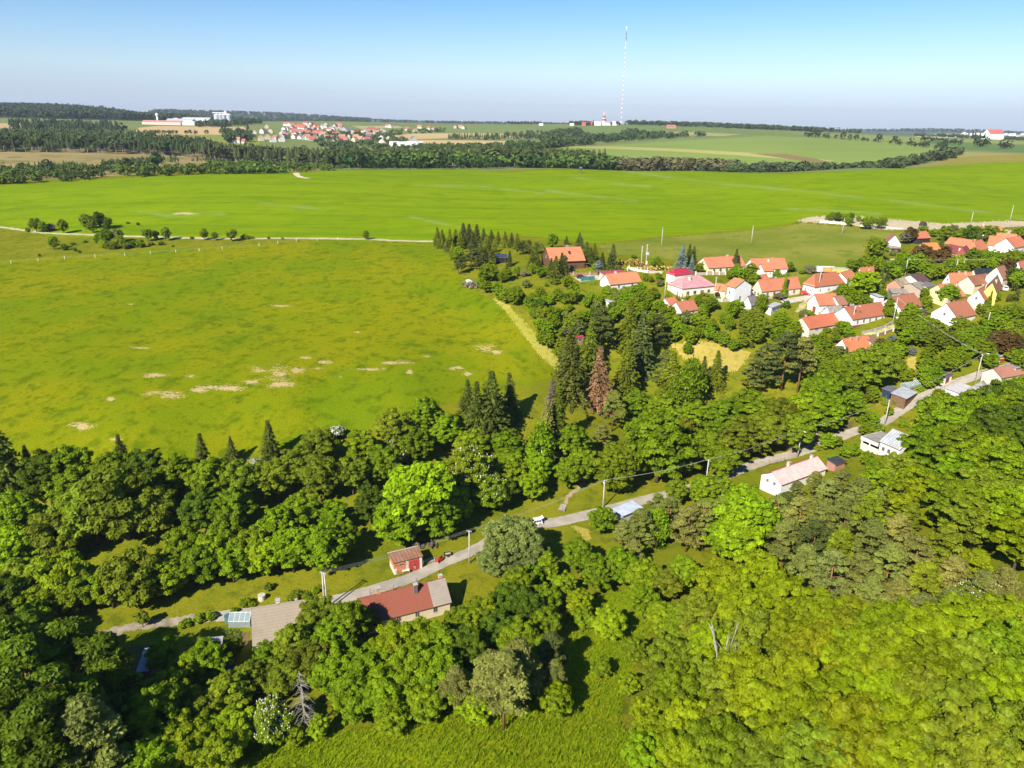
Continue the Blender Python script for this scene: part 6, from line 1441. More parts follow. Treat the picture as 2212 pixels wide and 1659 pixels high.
# pine trunks: one straight stem with the limbs
for i in range(4):
    a, t, c, d = PROTO['pine'][i]
    m = MB(); g = random.Random(i); m.tube([(0, 0, -.03), (.01, 0, .5), (0, .01, .95)], [.019, .013, .003], 6)
    for k in range(10):
        z = .32 + .06 * k; an = g.uniform(0, 6.28); L = .24 * (1 - (z - .3)) * g.uniform(.6, 1); m.tube([(0, 0, z), (math.cos(an) * L * .6, math.sin(an) * L * .6, z + .02), (math.cos(an) * L, math.sin(an) * L, z + .05)], [.006, .004, .0015], 4, cap=False)
    PROTO['pine'][i] = (a, m.mesh('trunk', PBARK, True), c, d)
def candle_mesh(P, seed, n, s):
    g = np.random.default_rng(seed); i = g.choice(len(P) // 4, n, replace=False); C = P.reshape(-1, 4, 3).mean(1)[i]
    m = C[:, 2] > np.quantile(C[:, 2], .15); C = C[m]; out = []
    for k in range(5):
        C2 = C * 1.03 + np.array([0, 0, .02 + k * s * .55]); a = g.uniform(0, 6.28, len(C)); out.append(quads(C2, np.stack([np.cos(a), np.sin(a), .6 + 0 * a], -1), np.full(len(C), s * (.85 - .12 * k)), 1.0, g))
    return np.concatenate(out)
BLOSSOM = plain((0.78,0.74,0.55), .8, .1, 6); MAYB = plain((0.80,0.79,0.72), .8, .08, 6)
def mesh_pts(me):
    v = np.empty(len(me.vertices) * 3, np.float32); me.vertices.foreach_get('co', v); return v.reshape(-1, 3)
CANDLE = [qmesh('blossom', candle_mesh(mesh_pts(PROTO['dense'][1][0]), 3, 1000, .030), BLOSSOM), qmesh('blossom', candle_mesh(mesh_pts(PROTO['broad'][3][0]), 4, 420, .022), BLOSSOM)]
def may_mesh(P, seed, frac):
    g = np.random.default_rng(seed); C = P.reshape(-1, 4, 3).mean(1); k = (C[:, 2] > np.quantile(C[:, 2], .45)) & (g.random(len(C)) < frac); C = C[k]
    return quads(C * 1.02 + np.array([0, 0, .03]), C - np.array([0, 0, .5]) + g.normal(size=C.shape) * .4, np.full(len(C), .05), 1.2, g)
MAY = qmesh('blossom', may_mesh(mesh_pts(PROTO['shrub'][1][0]), 6, .24), MAYB)

KINDS = dict(broad='broadleaf_tree', dense='maple_tree', shrub='shrub', willow='willow_tree', birch='birch_tree', spruce='spruce_tree', pine='pine_tree', thuja='thuja', fruit='fruit_tree')
CATS = dict(broadleaf_tree='tree', maple_tree='tree', shrub='shrub', willow_tree='tree', birch_tree='tree', spruce_tree='tree', pine_tree='tree', thuja='thuja', fruit_tree='tree', garden_tree='tree', chestnut_tree='tree', hawthorn='shrub')
NOUN = dict(broadleaf_tree='broadleaf tree', maple_tree='dense round tree', shrub='shrub', willow_tree='willow', birch_tree='birch', spruce_tree='spruce', pine_tree='pine', thuja='thuja', fruit_tree='orchard tree', garden_tree='leafy garden tree', chestnut_tree='flowering chestnut', hawthorn='white-blossomed hawthorn')
GROUPN = dict(broadleaf_tree='broadleaf trees of the valley', maple_tree='dense round trees', shrub='shrubs', willow_tree='willows', birch_tree='birches', spruce_tree='spruces', pine_tree='pines', thuja='thujas', fruit_tree='orchard trees', garden_tree='leafy trees of the village gardens', chestnut_tree='chestnuts', hawthorn='hawthorns')
PLACED = []                                                  # (root, x, y, R, u, v, kind, colour)
tr = random.Random(11)
def plant(kind, p, size, colour, name=None, extra=None, sz_z=1.0, label=None):
    """kind; ground point; crown radius (or height for conifers) in metres"""
    pk = 'broad' if kind == 'fruit' else 'fine' if kind == 'broad' and size > 3.3 else kind
    me, tk, hc, top = tr.choice(PROTO[pk]) if extra is None else extra[0]
    nm = name or KINDS[kind]
    o = thing(nm, None, CATS.get(nm, 'tree'), (p.x, p.y, p.z - .1), tr.uniform(0, 6.28), GROUPN.get(nm))
    o.scale = (size, size, size * sz_z * tr.uniform(.92, 1.1))
    c = bpy.data.objects.new('crown', me); COL.objects.link(c); c.parent = o
    j = lambda a: a * tr.uniform(.95, 1.05)
    b = tr.uniform(.82, 1.2); c.color = (j(colour[0]) * b, j(colour[1]) * b, j(colour[2]) * b, 1)
    if tk: t = bpy.data.objects.new('trunk' if kind != 'shrub' else 'stem', tk); COL.objects.link(t); t.parent = o
    if extra and extra[1]: b = bpy.data.objects.new('blossom', extra[1]); COL.objects.link(b); b.parent = o
    if label: o['label'] = label
    return o
SHRINK = .93
CON = ('spruce', 'pine', 'thuja')
def tree(kind, u, v, px, ck='mid', name=None, extra=None, sz_z=1.0, label=None, rmin=0):
    """crown centred at picture point (u, v); px: crown half width, or the whole height of a conifer, in 2212-wide pixels"""
    size = 5.0
    hcf = PROTO['broad' if kind == 'fruit' else kind][0][2] if extra is None else extra[0][2]
    for _ in range(4):
        p = hit(u, v, size * hcf * sz_z, rmin); d = (p - Vector((0, 0, CAMZ))).length
        if kind in CON: el = math.asin(min(1, (CAMZ - p.z) / d)); size = px * d / FPX / max(.35, math.cos(el) + .25 * math.sin(el))
        else: size = px * d / FPX * SHRINK
        size = min(size, 30 if kind in CON else 13)
    g = Vector((p.x, p.y, float(height(p.x, p.y))))
    o = plant(kind, g, size, LC[ck], name, extra, sz_z, label)
    R_ = size * (.22 if kind in CON else .9)
    PLACED.append((o, g.x, g.y, R_, u, v, name or KINDS[kind], ck, px))
    return o
def many(kind, ck, L, **k):
    for q in L: tree(kind, q[0], q[1], q[2], q[3] if len(q) > 3 else ck, **k)
# --- wooded bank between the meadow and the road
many('spruce', 'spruce', [(8,1010,150),(262,985,75),(437,985,95),(582,955,100),(500,975,60),(60,1000,70)])
many('spruce', 'spruce', [(1062,880,165),(1030,900,130),(1205,905,150,'greenspruce'),(1180,930,130,'tan'),(1232,790,170,'spruce'),(1220,790,120),(1355,800,140,'greenspruce'),(1385,745,150,'darkpine'),(1100,860,110),(1010,860,90),(1450,830,130,'brownish'),(1548,800,85,'greenspruce'),(1520,800,60),(1360,700,120,'greenspruce'),(1275,745,110,'greenspruce')])
tree('spruce', 1294, 824, 130, 'rust', label='rusty brown dead spruce standing among green spruces on the bank')
tree('spruce', 1192, 858, 75, 'grey', label='thin grey-brown dead spruce at the end of the mown strip')
many('pine', 'pine', [(1325,875,95),(1300,700,100,'darkpine'),(1420,700,90,'darkpine'),(1660,775,110,'darkpine'),(1700,760,130,'darkpine'),(1735,770,120,'tan'),(1630,800,80,'pine'),(1300,930,60,'tan'),(1440,790,90,'pine')])
many('birch', 'mid', [(1492,835,45),(1170,960,45,'bright'),(1465,850,35)])
many('willow', 'olive', [(262,1085,85),(120,1150,60),(330,1105,60),(285,1240,72),(200,1110,70),(60,1260,60),(400,1180,50,'mid'),(120,1260,60,'mid')])
many('dense', 'bright', [(1425,965,78,'bright'),(1330,1010,55,'mid'),(905,1075,85,'fresh'),(860,1120,60,'bright'),(950,1110,55,'bright'),(990,1090,40,'fresh'),(700,1180,55),(630,1185,52,'bright'),(565,1200,44,'fresh'),(600,1140,50),(720,1110,40),(1150,1050,36,'fresh'),(1160,1010,40,'bright'),(40,1120,50,'bright'),(30,1190,45,'fresh')])
tree('dense', 1010, 1010, 62, 'mid', 'chestnut_tree', (PROTO['broad'][3], CANDLE[1]), label='green chestnut with scattered white blossom above the road bend')
tree('dense', 1055, 1050, 45, 'bright', 'chestnut_tree', (PROTO['broad'][3], CANDLE[1]), label='smaller blossoming chestnut beside the road near the white hatchback')
for u, v, px, l in ((727,935,20,'white-blossomed hawthorn at the lower edge of the big meadow'), (858,945,34,'largest white-blossomed hawthorn on the wooded bank'), (975,1012,18,'white-blossomed hawthorn above the bright round tree'), (1165,975,16,'small white hawthorn below the brown-tipped spruces'), (548,998,12,'small hawthorn with white flowers among dark shrubs'), (880,985,22,'half-white hawthorn under the largest hawthorn')):
    tree('shrub', u, v, px, 'greygreen', 'hawthorn', (PROTO['shrub'][1], MAY), label=l)
many('broad', 'mid', [(690,960,45,'olive'),(780,960,40),(850,920,45,'olive'),(920,900,42,'mid'),(960,930,40,'bright'),(900,960,40,'mid'),(830,1000,45,'mid'),(760,1020,45,'olive'),(690,1030,50,'olive'),(640,1010,48,'olive'),(590,1030,50,'brownish'),(520,1040,50,'olive'),(450,1040,50,'mid'),(380,1020,45,'mid'),(310,1010,45,'dark'),(240,1020,45,'mid'),(160,1010,48,'mid'),(100,1030,50,'dark'),(150,1050,48,'mid'),(440,1100,50,'dark'),(500,1110,50,'mid'),(540,1180,48,'mid'),(470,1190,48,'mid'),(430,1215,48,'bright'),(360,1240,46,'fresh'),(500,1212,42,'bright'),(300,1258,42,'fresh'),(235,1262,45,'mid'),(165,1270,45,'mid'),(80,1285,48,'mid'),(20,1290,50,'dark'),(650,1100,50,'mid'),(740,1160,40,'mid'),(800,1090,40,'dark'),(1020,960,45,'mid'),(1090,960,45,'bright'),(1100,1010,45,'mid'),(1080,1060,40,'dark'),(1240,960,42,'bright'),(1260,1000,42,'mid'),(1230,1020,35,'mid'),(1380,930,35,'bright'),(1520,960,45,'mid'),(1500,900,42,'mid'),(1560,900,48,'bright'),(1620,880,50,'mid'),(1600,950,48,'brownish'),(1650,930,48,'olive'),(1690,900,50,'brownish'),(1740,880,50,'mid'),(1720,930,42,'mid'),(1780,850,48,'bright'),(1830,830,45,'mid'),(1790,890,42,'bright'),(1560,990,40,'mid'),(1480,980,45,'mid'),(1860,800,42,'mid'),(1900,790,42,'olive'),(1840,870,30,'mid'),(1430,890,45,'mid'),(1380,870,40,'bright'),(1470,930,40,'brownish')])
# --- right of and below the road
tree('dense', 1299, 1123, 33, 'bright', label='clipped-looking round bright tree at the road edge below the lamp pole')
many('willow', 'greygreen', [(1100,1165,72),(1130,1190,58),(1070,1205,50)])
many('pine', 'pine', [(1385,1130,120),(1345,1150,80,'tan'),(1450,1100,95),(1490,1120,120,'tan'),(1520,1110,110,'pine'),(1420,1090,80),(1560,1090,80),(1370,1185,80,'tan')])
tree('birch', 1421, 1140, 36, 'bright', label='white-trunked birch among the tan pines below the road')
many('pine', 'pine', [(1722,1058,62),(1762,1036,66,'tan'),(1690,1085,66,'olive')])
many('dense', 'bright', [(1612,1120,72,'bright'),(1600,1150,60,'fresh'),(1570,1165,50,'bright'),(1980,1080,60,'yellow'),(1990,1050,50,'yellow')])
many('broad', 'mid', [(1520,1060,36),(1560,1055,32,'bright'),(1460,1060,30,'olive'),(1180,1225,30),(1215,1265,34,'fresh'),(1250,1300,34,'yellow'),(1318,1340,42,'fresh'),(1290,1240,40),(1340,1220,45,'bright'),(1250,1200,38,'bright'),(1390,1240,45),(1180,1290,40,'mid'),(1150,1250,30,'bright'),(1440,1260,38,'olive'),(1480,1240,38),(1135,1320,45,'dark'),(1100,1300,50,'dark'),(1180,1350,40,'mid'),(1120,1260,42,'mid')])
many('broad', 'bright', [(1905,1035,42,'mid'),(1995,965,50,'mid'),(2030,910,52,'mid'),(2070,945,58,'bright'),(2010,970,55),(2110,900,58,'mid'),(2160,930,60,'dark'),(2080,980,55,'mid'),(2140,1000,60,'mid'),(2200,970,60,'dark'),(2190,1030,60,'mid'),(2070,1030,55,'bright'),(1940,1020,45,'olive'),(2130,1060,60,'olive'),(2060,1090,60,'mid'),(2120,1120,60,'olive'),(2190,1100,65,'yellow'),(2160,880,50,'dark'),(2200,890,50,'mid'),(2055,895,36,'dark'),(2210,1160,60,'yellow')])
many('pine', 'pine', [(1700,1085,85,'darkpine'),(1790,1065,85,'pine'),(1820,1040,85),(1860,1060,95),(1680,1100,110),(1730,1110,110,'tan'),(1780,1110,115),(1830,1110,115),(1880,1110,115,'olive'),(1920,1080,100),(1700,1160,120),(1760,1170,120,'darkpine'),(1820,1170,120,'olive'),(1880,1170,120),(1940,1150,115,'tan'),(1740,1220,120,'pine'),(1800,1230,120,'greygreen'),(1860,1230,120,'tan'),(1920,1220,120),(1980,1200,120,'tan'),(2040,1180,115,'olive'),(1880,1290,120,'pine'),(1940,1280,120,'tan'),(2000,1260,120,'olive'),(2060,1240,120,'tan'),(2110,1220,115,'gold'),(2120,1280,115,'tan'),(2050,1310,110),(1990,1320,100,'pine'),(2170,1260,110,'tan'),(1965,1110,90,'olive')])
many('broad', 'yellow', [(1560,1260,62,'yellow'),(1640,1250,62,'yellow'),(1520,1330,62,'olive'),(1610,1320,65,'yellow'),(1690,1300,62,'yellow'),(1700,1370,70,'yellow'),(1620,1390,68,'olive'),(1540,1400,62,'yellow'),(1480,1340,50,'mid'),(1450,1420,58,'olive'),(1780,1340,68,'yellow'),(1850,1350,68,'gold'),(1770,1410,72,'gold'),(1850,1420,74,'yellow'),(1930,1370,70,'yellow'),(1940,1450,78,'gold'),(2010,1390,70,'yellow'),(2080,1370,70,'yellow'),(2030,1460,78,'yellow'),(2110,1450,78,'olive'),(2190,1420,78,'mid'),(2160,1350,70,'mid'),(1470,1500,65,'mid'),(1540,1480,66,'olive'),(1620,1470,72,'yellow'),(1640,1540,85,'yellow'),(1710,1500,85,'gold'),(1730,1580,90,'yellow'),(1580,1560,70,'olive'),(1500,1570,65,'yellow'),(1560,1630,75,'mid'),(1660,1630,85,'olive'),(1800,1530,80,'yellow'),(1840,1600,90,'gold'),(1920,1540,85,'yellow'),(1960,1620,90,'yellow'),(2010,1530,80,'olive'),(2090,1550,88,'olive'),(2170,1520,85,'yellow'),(2110,1630,95,'olive'),(2200,1610,95,'olive'),(1420,1590,45,'yellow'),(1480,1640,60,'yellow'),(1425,1480,46,'olive'),(1400,1540,40,'yellow'),(1390,1620,45,'bright'),(1430,1330,42,'mid'),(1395,1300,36,'bright'),(1370,1400,30,'mid'),(1360,1480,26,'yellow'),(1300,1440,24,'mid'),(1260,1340,26,'mid'),(2030,1650,80,'olive'),(1760,1650,85,'olive')])
tree('dense', 2118, 1300, 45, 'bright', 'chestnut_tree', (PROTO['dense'][1], CANDLE[0]), label='white-blossoming chestnut at the lower edge of the tan pine wood')
for u, v, px, s in ((1545,1400,125,1),(1600,1385,120,2)):
    p = hit(u, v, 9.5); g = Vector((p.x, p.y, float(height(p.x, p.y)))); o = thing('dead_tree', ['bleached dead tree with forked bare branches, the more spreading of two', 'bleached dead tree leaning right beside the more spreading one'][s - 1], 'dead tree', g, 0.5 * s, 'bleached dead trees')
    b = bpy.data.objects.new('bare_branches', dead_mesh('bare_branches', 40 + s, plain((0.42,0.38,0.31), .9, .2, 3))); COL.objects.link(b); b.parent = o; o.scale = (15,) * 3
    if s == 2: o.rotation_euler = (0, .35, 0)
# --- in front of the farmhouses and along the lower edge
many('broad', 'mid', [(690,1335,50,'olive'),(755,1345,52,'mid'),(720,1385,50,'bright'),(630,1395,48,'olive'),(665,1430,50,'brownish'),(610,1455,48,'olive'),(725,1455,58,'mid'),(790,1440,60,'bright'),(850,1400,58,'yellow'),(900,1380,60,'yellow'),(950,1395,60,'mid'),(895,1450,62,'mid'),(830,1490,60,'bright'),(950,1450,60,'mid'),(760,1510,55,'bright'),(850,1545,40,'mid'),(995,1345,45,'mid'),(1040,1330,46,'mid'),(1075,1360,50,'dark'),(1120,1380,50,'mid'),(1155,1410,48,'mid'),(1010,1410,50,'dark'),(920,1510,48,'mid'),(870,1300,18,'fresh'),(790,1340,30,'dark')])
many('dense', 'fresh', [(1000,1490,46,'fresh'),(1200,1510,42,'yellow'),(1140,1450,40,'mid'),(1030,1530,36,'fresh')])
many('pine', 'tan', [(1090,1460,190,'tan'),(1060,1450,160,'pine'),(1120,1440,150,'tan'),(1190,1400,110,'darkpine'),(985,1480,110,'tan'),(1200,1455,90,'pine')])
tree('dense', 583, 1555, 50, 'mid', 'chestnut_tree', (PROTO['dense'][1], CANDLE[0]), 1.0, 'large chestnut covered in cream flower candles beside the grey dead spruce')
p = hit(655, 1525, 6); g = Vector((p.x, p.y, float(height(p.x, p.y)))); o = thing('dead_spruce', 'grey dead spruce with drooping bare branches beside the flowering chestnut', 'dead tree', g, 1.0)
b = bpy.data.objects.new('bare_branches', dead_mesh('bare_branches', 77, DEADW, kind='spruce')); COL.objects.link(b); b.parent = o; o.scale = (13, 13, 13)
many('broad', 'mid', [(330,1560,62,'bright'),(400,1590,60,'mid'),(430,1530,55,'olive'),(490,1500,55,'olive'),(500,1570,50,'fresh'),(470,1620,50,'mid'),(370,1500,50,'mid'),(320,1640,55,'bright'),(690,1570,26,'fresh'),(640,1590,24,'mid'),(540,1470,45,'olive'),(450,1420,45,'bright'),(400,1435,40,'mid'),(355,1420,36,'mid'),(505,1400,25,'olive'),(575,1420,35,'bright'),(250,1560,55,'dark'),(270,1490,40,'mid'),(70,1345,40,'mid'),(60,1370,45,'dark'),(20,1400,45,'dark'),(215,1385,18,'mid'),(306,1338,15,'olive')])
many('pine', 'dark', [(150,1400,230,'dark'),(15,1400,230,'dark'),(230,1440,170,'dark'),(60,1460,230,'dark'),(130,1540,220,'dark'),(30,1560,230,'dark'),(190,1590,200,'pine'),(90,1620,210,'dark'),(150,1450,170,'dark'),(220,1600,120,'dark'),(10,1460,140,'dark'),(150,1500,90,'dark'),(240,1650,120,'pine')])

# --- shrubs and trees between the two big fields, and the lone ones
for x, y, px, k, ck in ((290,1150,32,'broad','mid'),(350,1165,26,'broad','bright'),(420,1180,22,'shrub','grey'),(520,1165,30,'broad','mid'),(700,1120,36,'broad','olive'),(820,1110,40,'broad','dark'),(890,1140,26,'broad','dark'),(760,1160,30,'broad','olive'),(880,1250,36,'broad','bright'),(960,1230,38,'broad','greygreen'),(820,1270,28,'broad','bright'),(1000,1290,30,'broad','yellow'),(930,1320,30,'shrub','olive'),(860,1320,26,'shrub','mid'),(1040,1330,22,'shrub','brownish'),(1110,1310,26,'shrub','dark'),(1165,1320,22,'shrub','mid'),(1220,1230,32,'broad','mid'),(1290,1240,22,'broad','dark'),(1370,1230,30,'broad','mid'),(1690,1230,28,'broad','mid'),(1780,1245,22,'broad','olive'),(1920,1230,34,'broad','mid'),(2030,1255,14,'shrub','mid'),(2090,1260,12,'shrub','mid'),(440,1300,30,'broad','mid'),(535,1345,18,'shrub','dark'),(620,1365,10,'shrub','dark'),(660,1380,8,'shrub','dark'),(325,1410,7,'shrub','dark'),(1590,1262,10,'shrub','mid'),(1060,1140,8,'shrub','dark'),(1145,1150,9,'shrub','dark'),(1330,1305,16,'shrub','mid'),(1250,1310,14,'shrub','mid'),(700,1290,12,'shrub','mid'),(1430,1330,8,'shrub','mid'),(230,1200,12,'shrub','mid'),(600,1310,12,'shrub','olive')):
    u, v = W1(x, y); tree(k, u, v, px / 2.212 / 1.736 * (1.0 if k == 'broad' else 1.15) * 1.5, ck)
u, v = W2(1042, 1240); tree('broad', u, v, 9, 'mid', label='lone small tree standing at the sandy path along the crop field')
for x, y, px in ((60,1260,18),(235,1265,11),(350,1268,10),(20,1255,14)):
    u, v = W2(x, y); tree('shrub', u, v, px / 2.212 / 1.736 * 1.4, 'mid')
# --- conifers round the log house (zoom E)
for x, y, h, k, ck in ((110,260,190,'spruce','greenspruce'),(160,270,170,'spruce','greenspruce'),(240,300,190,'spruce','brownish'),(300,270,190,'spruce','greenspruce'),(380,220,190,'spruce','darkpine'),(440,220,190,'spruce','darkpine'),(520,240,180,'spruce','spruce'),(590,270,180,'spruce','darkpine'),(350,290,170,'spruce','brownish'),(480,290,150,'spruce','darkpine'),(670,270,150,'spruce','spruce'),(740,270,150,'spruce','greenspruce'),(810,280,140,'spruce','greenspruce'),(880,280,140,'spruce','darkpine'),(940,300,140,'spruce','greenspruce'),(270,400,150,'spruce','brownish'),(200,350,110,'spruce','tan'),(860,480,140,'spruce','darkpine'),(1000,320,130,'pine','darkpine'),(1060,330,130,'pine','darkpine'),(970,340,120,'pine','darkpine'),(1140,330,120,'pine','darkpine'),(1190,340,110,'pine','pine'),(560,400,170,'spruce','spruce'),(640,380,160,'spruce','spruce'),(620,310,150,'spruce','brownish'),(700,340,130,'spruce','brownish'),(460,390,230,'pine','darkpine'),(520,430,200,'pine','darkpine'),(360,500,170,'pine','darkpine'),(330,530,140,'pine','darkpine'),(580,470,170,'pine','darkpine'),(680,440,130,'pine','darkpine'),(1130,470,190,'spruce','spruce'),(1090,490,170,'spruce','spruce'),(1400,540,200,'spruce','spruce'),(1340,560,200,'spruce','spruce'),(1290,560,170,'spruce','spruce'),(1440,560,160,'spruce','darkpine'),(1450,280,90,'spruce','spruce'),(1585,290,140,'spruce','darkpine'),(1660,400,170,'spruce','spruce'),(1740,410,160,'spruce','greenspruce'),(1700,450,170,'spruce','spruce'),(1820,490,170,'spruce','darkpine'),(1780,540,140,'pine','blue'),(1930,460,220,'spruce','darkpine'),(1900,500,160,'spruce','darkpine')):
    u, v = E_(x, y); tree(k, u, v, h / 2.765 / 1.736 * (1.45 if k == 'spruce' else 1.3), ck, sz_z=.78 if k == 'spruce' else .9)
for x, y, r_, k, ck in ((1310,285,80,'broad','bright'),(330,420,70,'broad','fresh'),(290,450,60,'broad','yellow'),(650,600,110,'dense','bright'),(580,640,70,'broad','bright'),(840,620,80,'fruit','mid'),(780,660,60,'fruit','mid'),(620,740,80,'broad','mid'),(560,720,60,'broad','mid'),(730,780,70,'broad','bright'),(940,600,50,'fruit','bright'),(1020,620,60,'shrub','grey'),(1180,610,60,'broad','bright'),(1230,600,50,'fruit','fresh'),(1100,570,60,'broad','mid'),(1310,590,60,'shrub','bright'),(1030,740,60,'shrub','greygreen'),(1460,690,75,'fruit','mid'),(930,840,110,'broad','mid'),(820,850,80,'broad','mid'),(760,830,70,'broad','bright'),(1050,900,60,'broad','bright'),(1180,830,80,'broad','mid'),(1360,840,70,'broad','mid'),(1520,830,85,'broad','mid'),(1430,870,60,'broad','dark'),(1700,860,70,'broad','bright'),(1780,890,70,'broad','mid'),(1660,920,60,'broad','bright'),(1240,740,30,'shrub','bright'),(1330,700,60,'shrub','brownish'),(945,735,28,'thuja','blue'),(1990,560,50,'willow','greygreen'),(1750,560,50,'shrub','mid'),(1210,1060,110,'broad','olive'),(1290,1080,100,'broad','mid'),(1180,1150,90,'broad','bright'),(1260,1200,90,'broad','bright'),(1330,1140,80,'broad','mid'),(1200,1280,80,'broad','mid'),(1260,1320,80,'broad','mid'),(1400,1350,90,'broad','olive'),(1480,1130,100,'broad','olive'),(1540,1080,90,'broad','olive'),(1440,1210,60,'shrub','grey'),(1560,1180,90,'broad','greygreen'),(1640,1050,80,'broad','bright'),(1430,1010,60,'shrub','yellow'),(1340,1020,70,'broad','mid'),(1500,1420,90,'broad','olive'),(1390,1430,80,'broad','mid'),(1080,960,50,'broad','bright'),(1760,1140,90,'broad','olive'),(1850,1100,80,'broad','mid'),(1920,1060,80,'broad','bright'),(2000,1000,90,'broad','mid'),(2060,900,90,'broad','bright'),(2140,940,90,'broad','mid'),(2100,820,80,'broad','bright'),(2180,800,70,'broad','mid'),(1940,840,60,'broad','bright')):
    u, v = E_(x, y); tree(k, u, v, r_ / 2.765 / 1.736 * .95 * (1.1 if k == 'thuja' else 1), ck)
# --- trees among the village houses (zoom F, G, H, I, J)
def zt(Z, sc, L):
    for x, y, r_, k, ck, *lb in L:
        u, v = Z(x, y); tree(k, u, v, r_ / sc / 1.736, ck, 'garden_tree' if k == 'broad' else None, label=lb[0] if lb else None)
zt(F_, 3.16, ((840,400,60,'broad','mid'),(790,420,50,'broad','bright'),(880,440,50,'broad','mid'),(560,350,40,'shrub','mid'),(1130,385,290,'spruce','blue','tall blue-grey spruce with layered branches behind the magenta roof'),(1245,450,210,'spruce','blue','smaller blue-grey spruce beside the tallest blue spruce'),(1215,350,240,'spruce','spruce'),(1270,340,230,'spruce','spruce'),(1340,480,60,'broad','gold'),(1765,420,260,'spruce','darkpine','dark tall fir in front of the cream farmhouse'),(1780,520,90,'dense','bright'),(1830,560,80,'broad','bright'),(1900,560,90,'broad','mid'),(1960,610,70,'broad','mid'),(1700,560,60,'broad','mid'),(700,590,50,'broad','yellow'),(760,610,45,'broad','gold'),(850,590,50,'broad','mid'),(870,660,55,'willow','greygreen'),(960,810,90,'thuja','bright'),(1000,830,90,'thuja','bright'),(1070,830,130,'thuja','mid'),(1100,850,90,'thuja','mid'),(1130,840,110,'thuja','mid'),(1185,820,110,'thuja','mid'),(1210,815,80,'thuja','mid'),(1370,800,35,'shrub','gold'),(1420,800,35,'shrub','fresh'),(1545,800,35,'shrub','copper'),(1620,790,25,'shrub','copper'),(2110,780,110,'thuja','dark'),(650,740,90,'broad','bright'),(560,760,80,'broad','bright'),(480,790,80,'broad','mid'),(430,850,90,'broad','bright'),(330,800,70,'broad','bright'),(520,880,90,'broad','bright'),(620,850,90,'broad','mid'),(720,820,80,'broad','olive'),(790,780,80,'broad','olive'),(740,900,90,'broad','mid'),(840,930,90,'broad','mid'),(920,980,80,'broad','mid'),(1000,1000,70,'broad','mid'),(660,980,80,'broad','bright'),(1430,920,90,'broad','mid'),(1330,880,60,'broad','mid'),(1500,900,80,'broad','bright'),(1380,1010,80,'broad','mid'),(1180,1080,90,'broad','greygreen'),(1290,1090,90,'broad','mid'),(1060,1080,80,'broad','mid'),(960,1090,90,'broad','mid'),(860,1090,90,'shrub','grey'),(760,1080,80,'broad','olive'),(600,1080,90,'broad','mid'),(1400,1110,90,'broad','mid'),(1080,1180,90,'broad','bright'),(960,1200,80,'broad','mid'),(1180,1230,80,'broad','bright'),(1050,1290,80,'broad','mid'),(1230,1320,90,'dense','mid'),(1330,1250,80,'broad','mid'),(1450,1260,90,'broad','bright'),(1560,1280,90,'broad','bright'),(1500,1180,80,'broad','mid'),(1200,1440,70,'dense','bright','round green bush tree standing alone on the straw-coloured hay patch'),(1640,1330,90,'broad','mid'),(1750,1390,80,'broad','bright'),(1850,1350,80,'broad','mid'),(1780,930,110,'broad','mid'),(1720,990,90,'broad','bright'),(1690,1120,80,'birch','mid'),(2070,900,90,'birch','mid','drooping birch hiding the slate-grey roof'),(1980,1090,130,'broad','brownish'),(1900,1180,120,'broad','brownish'),(2080,1180,120,'broad','olive'),(2020,1280,100,'broad','olive'),(1620,1070,70,'broad','mid'),(1880,1040,80,'broad','olive'),(1960,1390,90,'pine','darkpine')))
zt(G_, 3.687, ((530,1190,330,'thuja','mid','tall dense thuja beside the cream house with long orange roof'),(250,1275,130,'thuja','dark'),(60,980,110,'broad','mid'),(100,1060,100,'broad','mid'),(430,1040,70,'broad','bright'),(480,1090,80,'broad','mid'),(560,1060,60,'broad','mid'),(600,930,60,'broad','mid'),(650,960,45,'shrub','mid'),(870,960,85,'shrub','grey'),(770,990,50,'shrub','mid'),(210,1390,120,'willow','greygreen'),(470,1330,80,'shrub','grey'),(400,1320,60,'shrub','greygreen'),(750,1270,35,'shrub','mid'),(1390,1200,260,'thuja','mid'),(1640,1160,190,'dense','fresh','large fresh green tree in the middle of the village beside a dark spruce'),(1560,1230,110,'broad','bright'),(1850,1130,300,'spruce','darkpine','dark spruce touching the large fresh green village tree'),(1330,1240,90,'broad','mid'),(1250,1270,70,'broad','mid'),(1430,1280,90,'broad','mid'),(1520,1360,100,'broad','mid'),(1640,1380,100,'broad','mid'),(1700,1430,70,'broad','mid'),(1790,670,160,'dense','mid','dark green bushy tree in front of the timber barn'),(1450,900,90,'broad','mid'),(1560,880,80,'broad','dark'),(1690,880,90,'broad','mid'),(1830,900,90,'broad','mid'),(1950,900,90,'broad','bright'),(1560,980,60,'shrub','mid'),(2080,1000,90,'broad','bright'),(2020,740,45,'shrub','greygreen'),(2150,800,90,'broad','bright'),(780,1590,70,'shrub','greygreen'),(870,1560,60,'shrub','olive'),(1400,1400,60,'broad','mid'),(550,1450,70,'shrub','dark'),(1130,250,50,'shrub','mid'),(1190,235,60,'broad','mid'),(1250,245,60,'broad','dark'),(1310,240,55,'broad','olive'),(1370,255,60,'broad','mid'),(1440,245,60,'broad','dark'),(1420,290,55,'broad','mid'),(1250,275,50,'shrub','mid'),(1550,245,40,'broad','mid'),(1650,300,80,'broad','mid'),(1720,300,60,'broad','mid'),(1780,270,45,'broad','mid'),(1850,305,70,'broad','mid'),(1900,290,50,'broad','mid')))
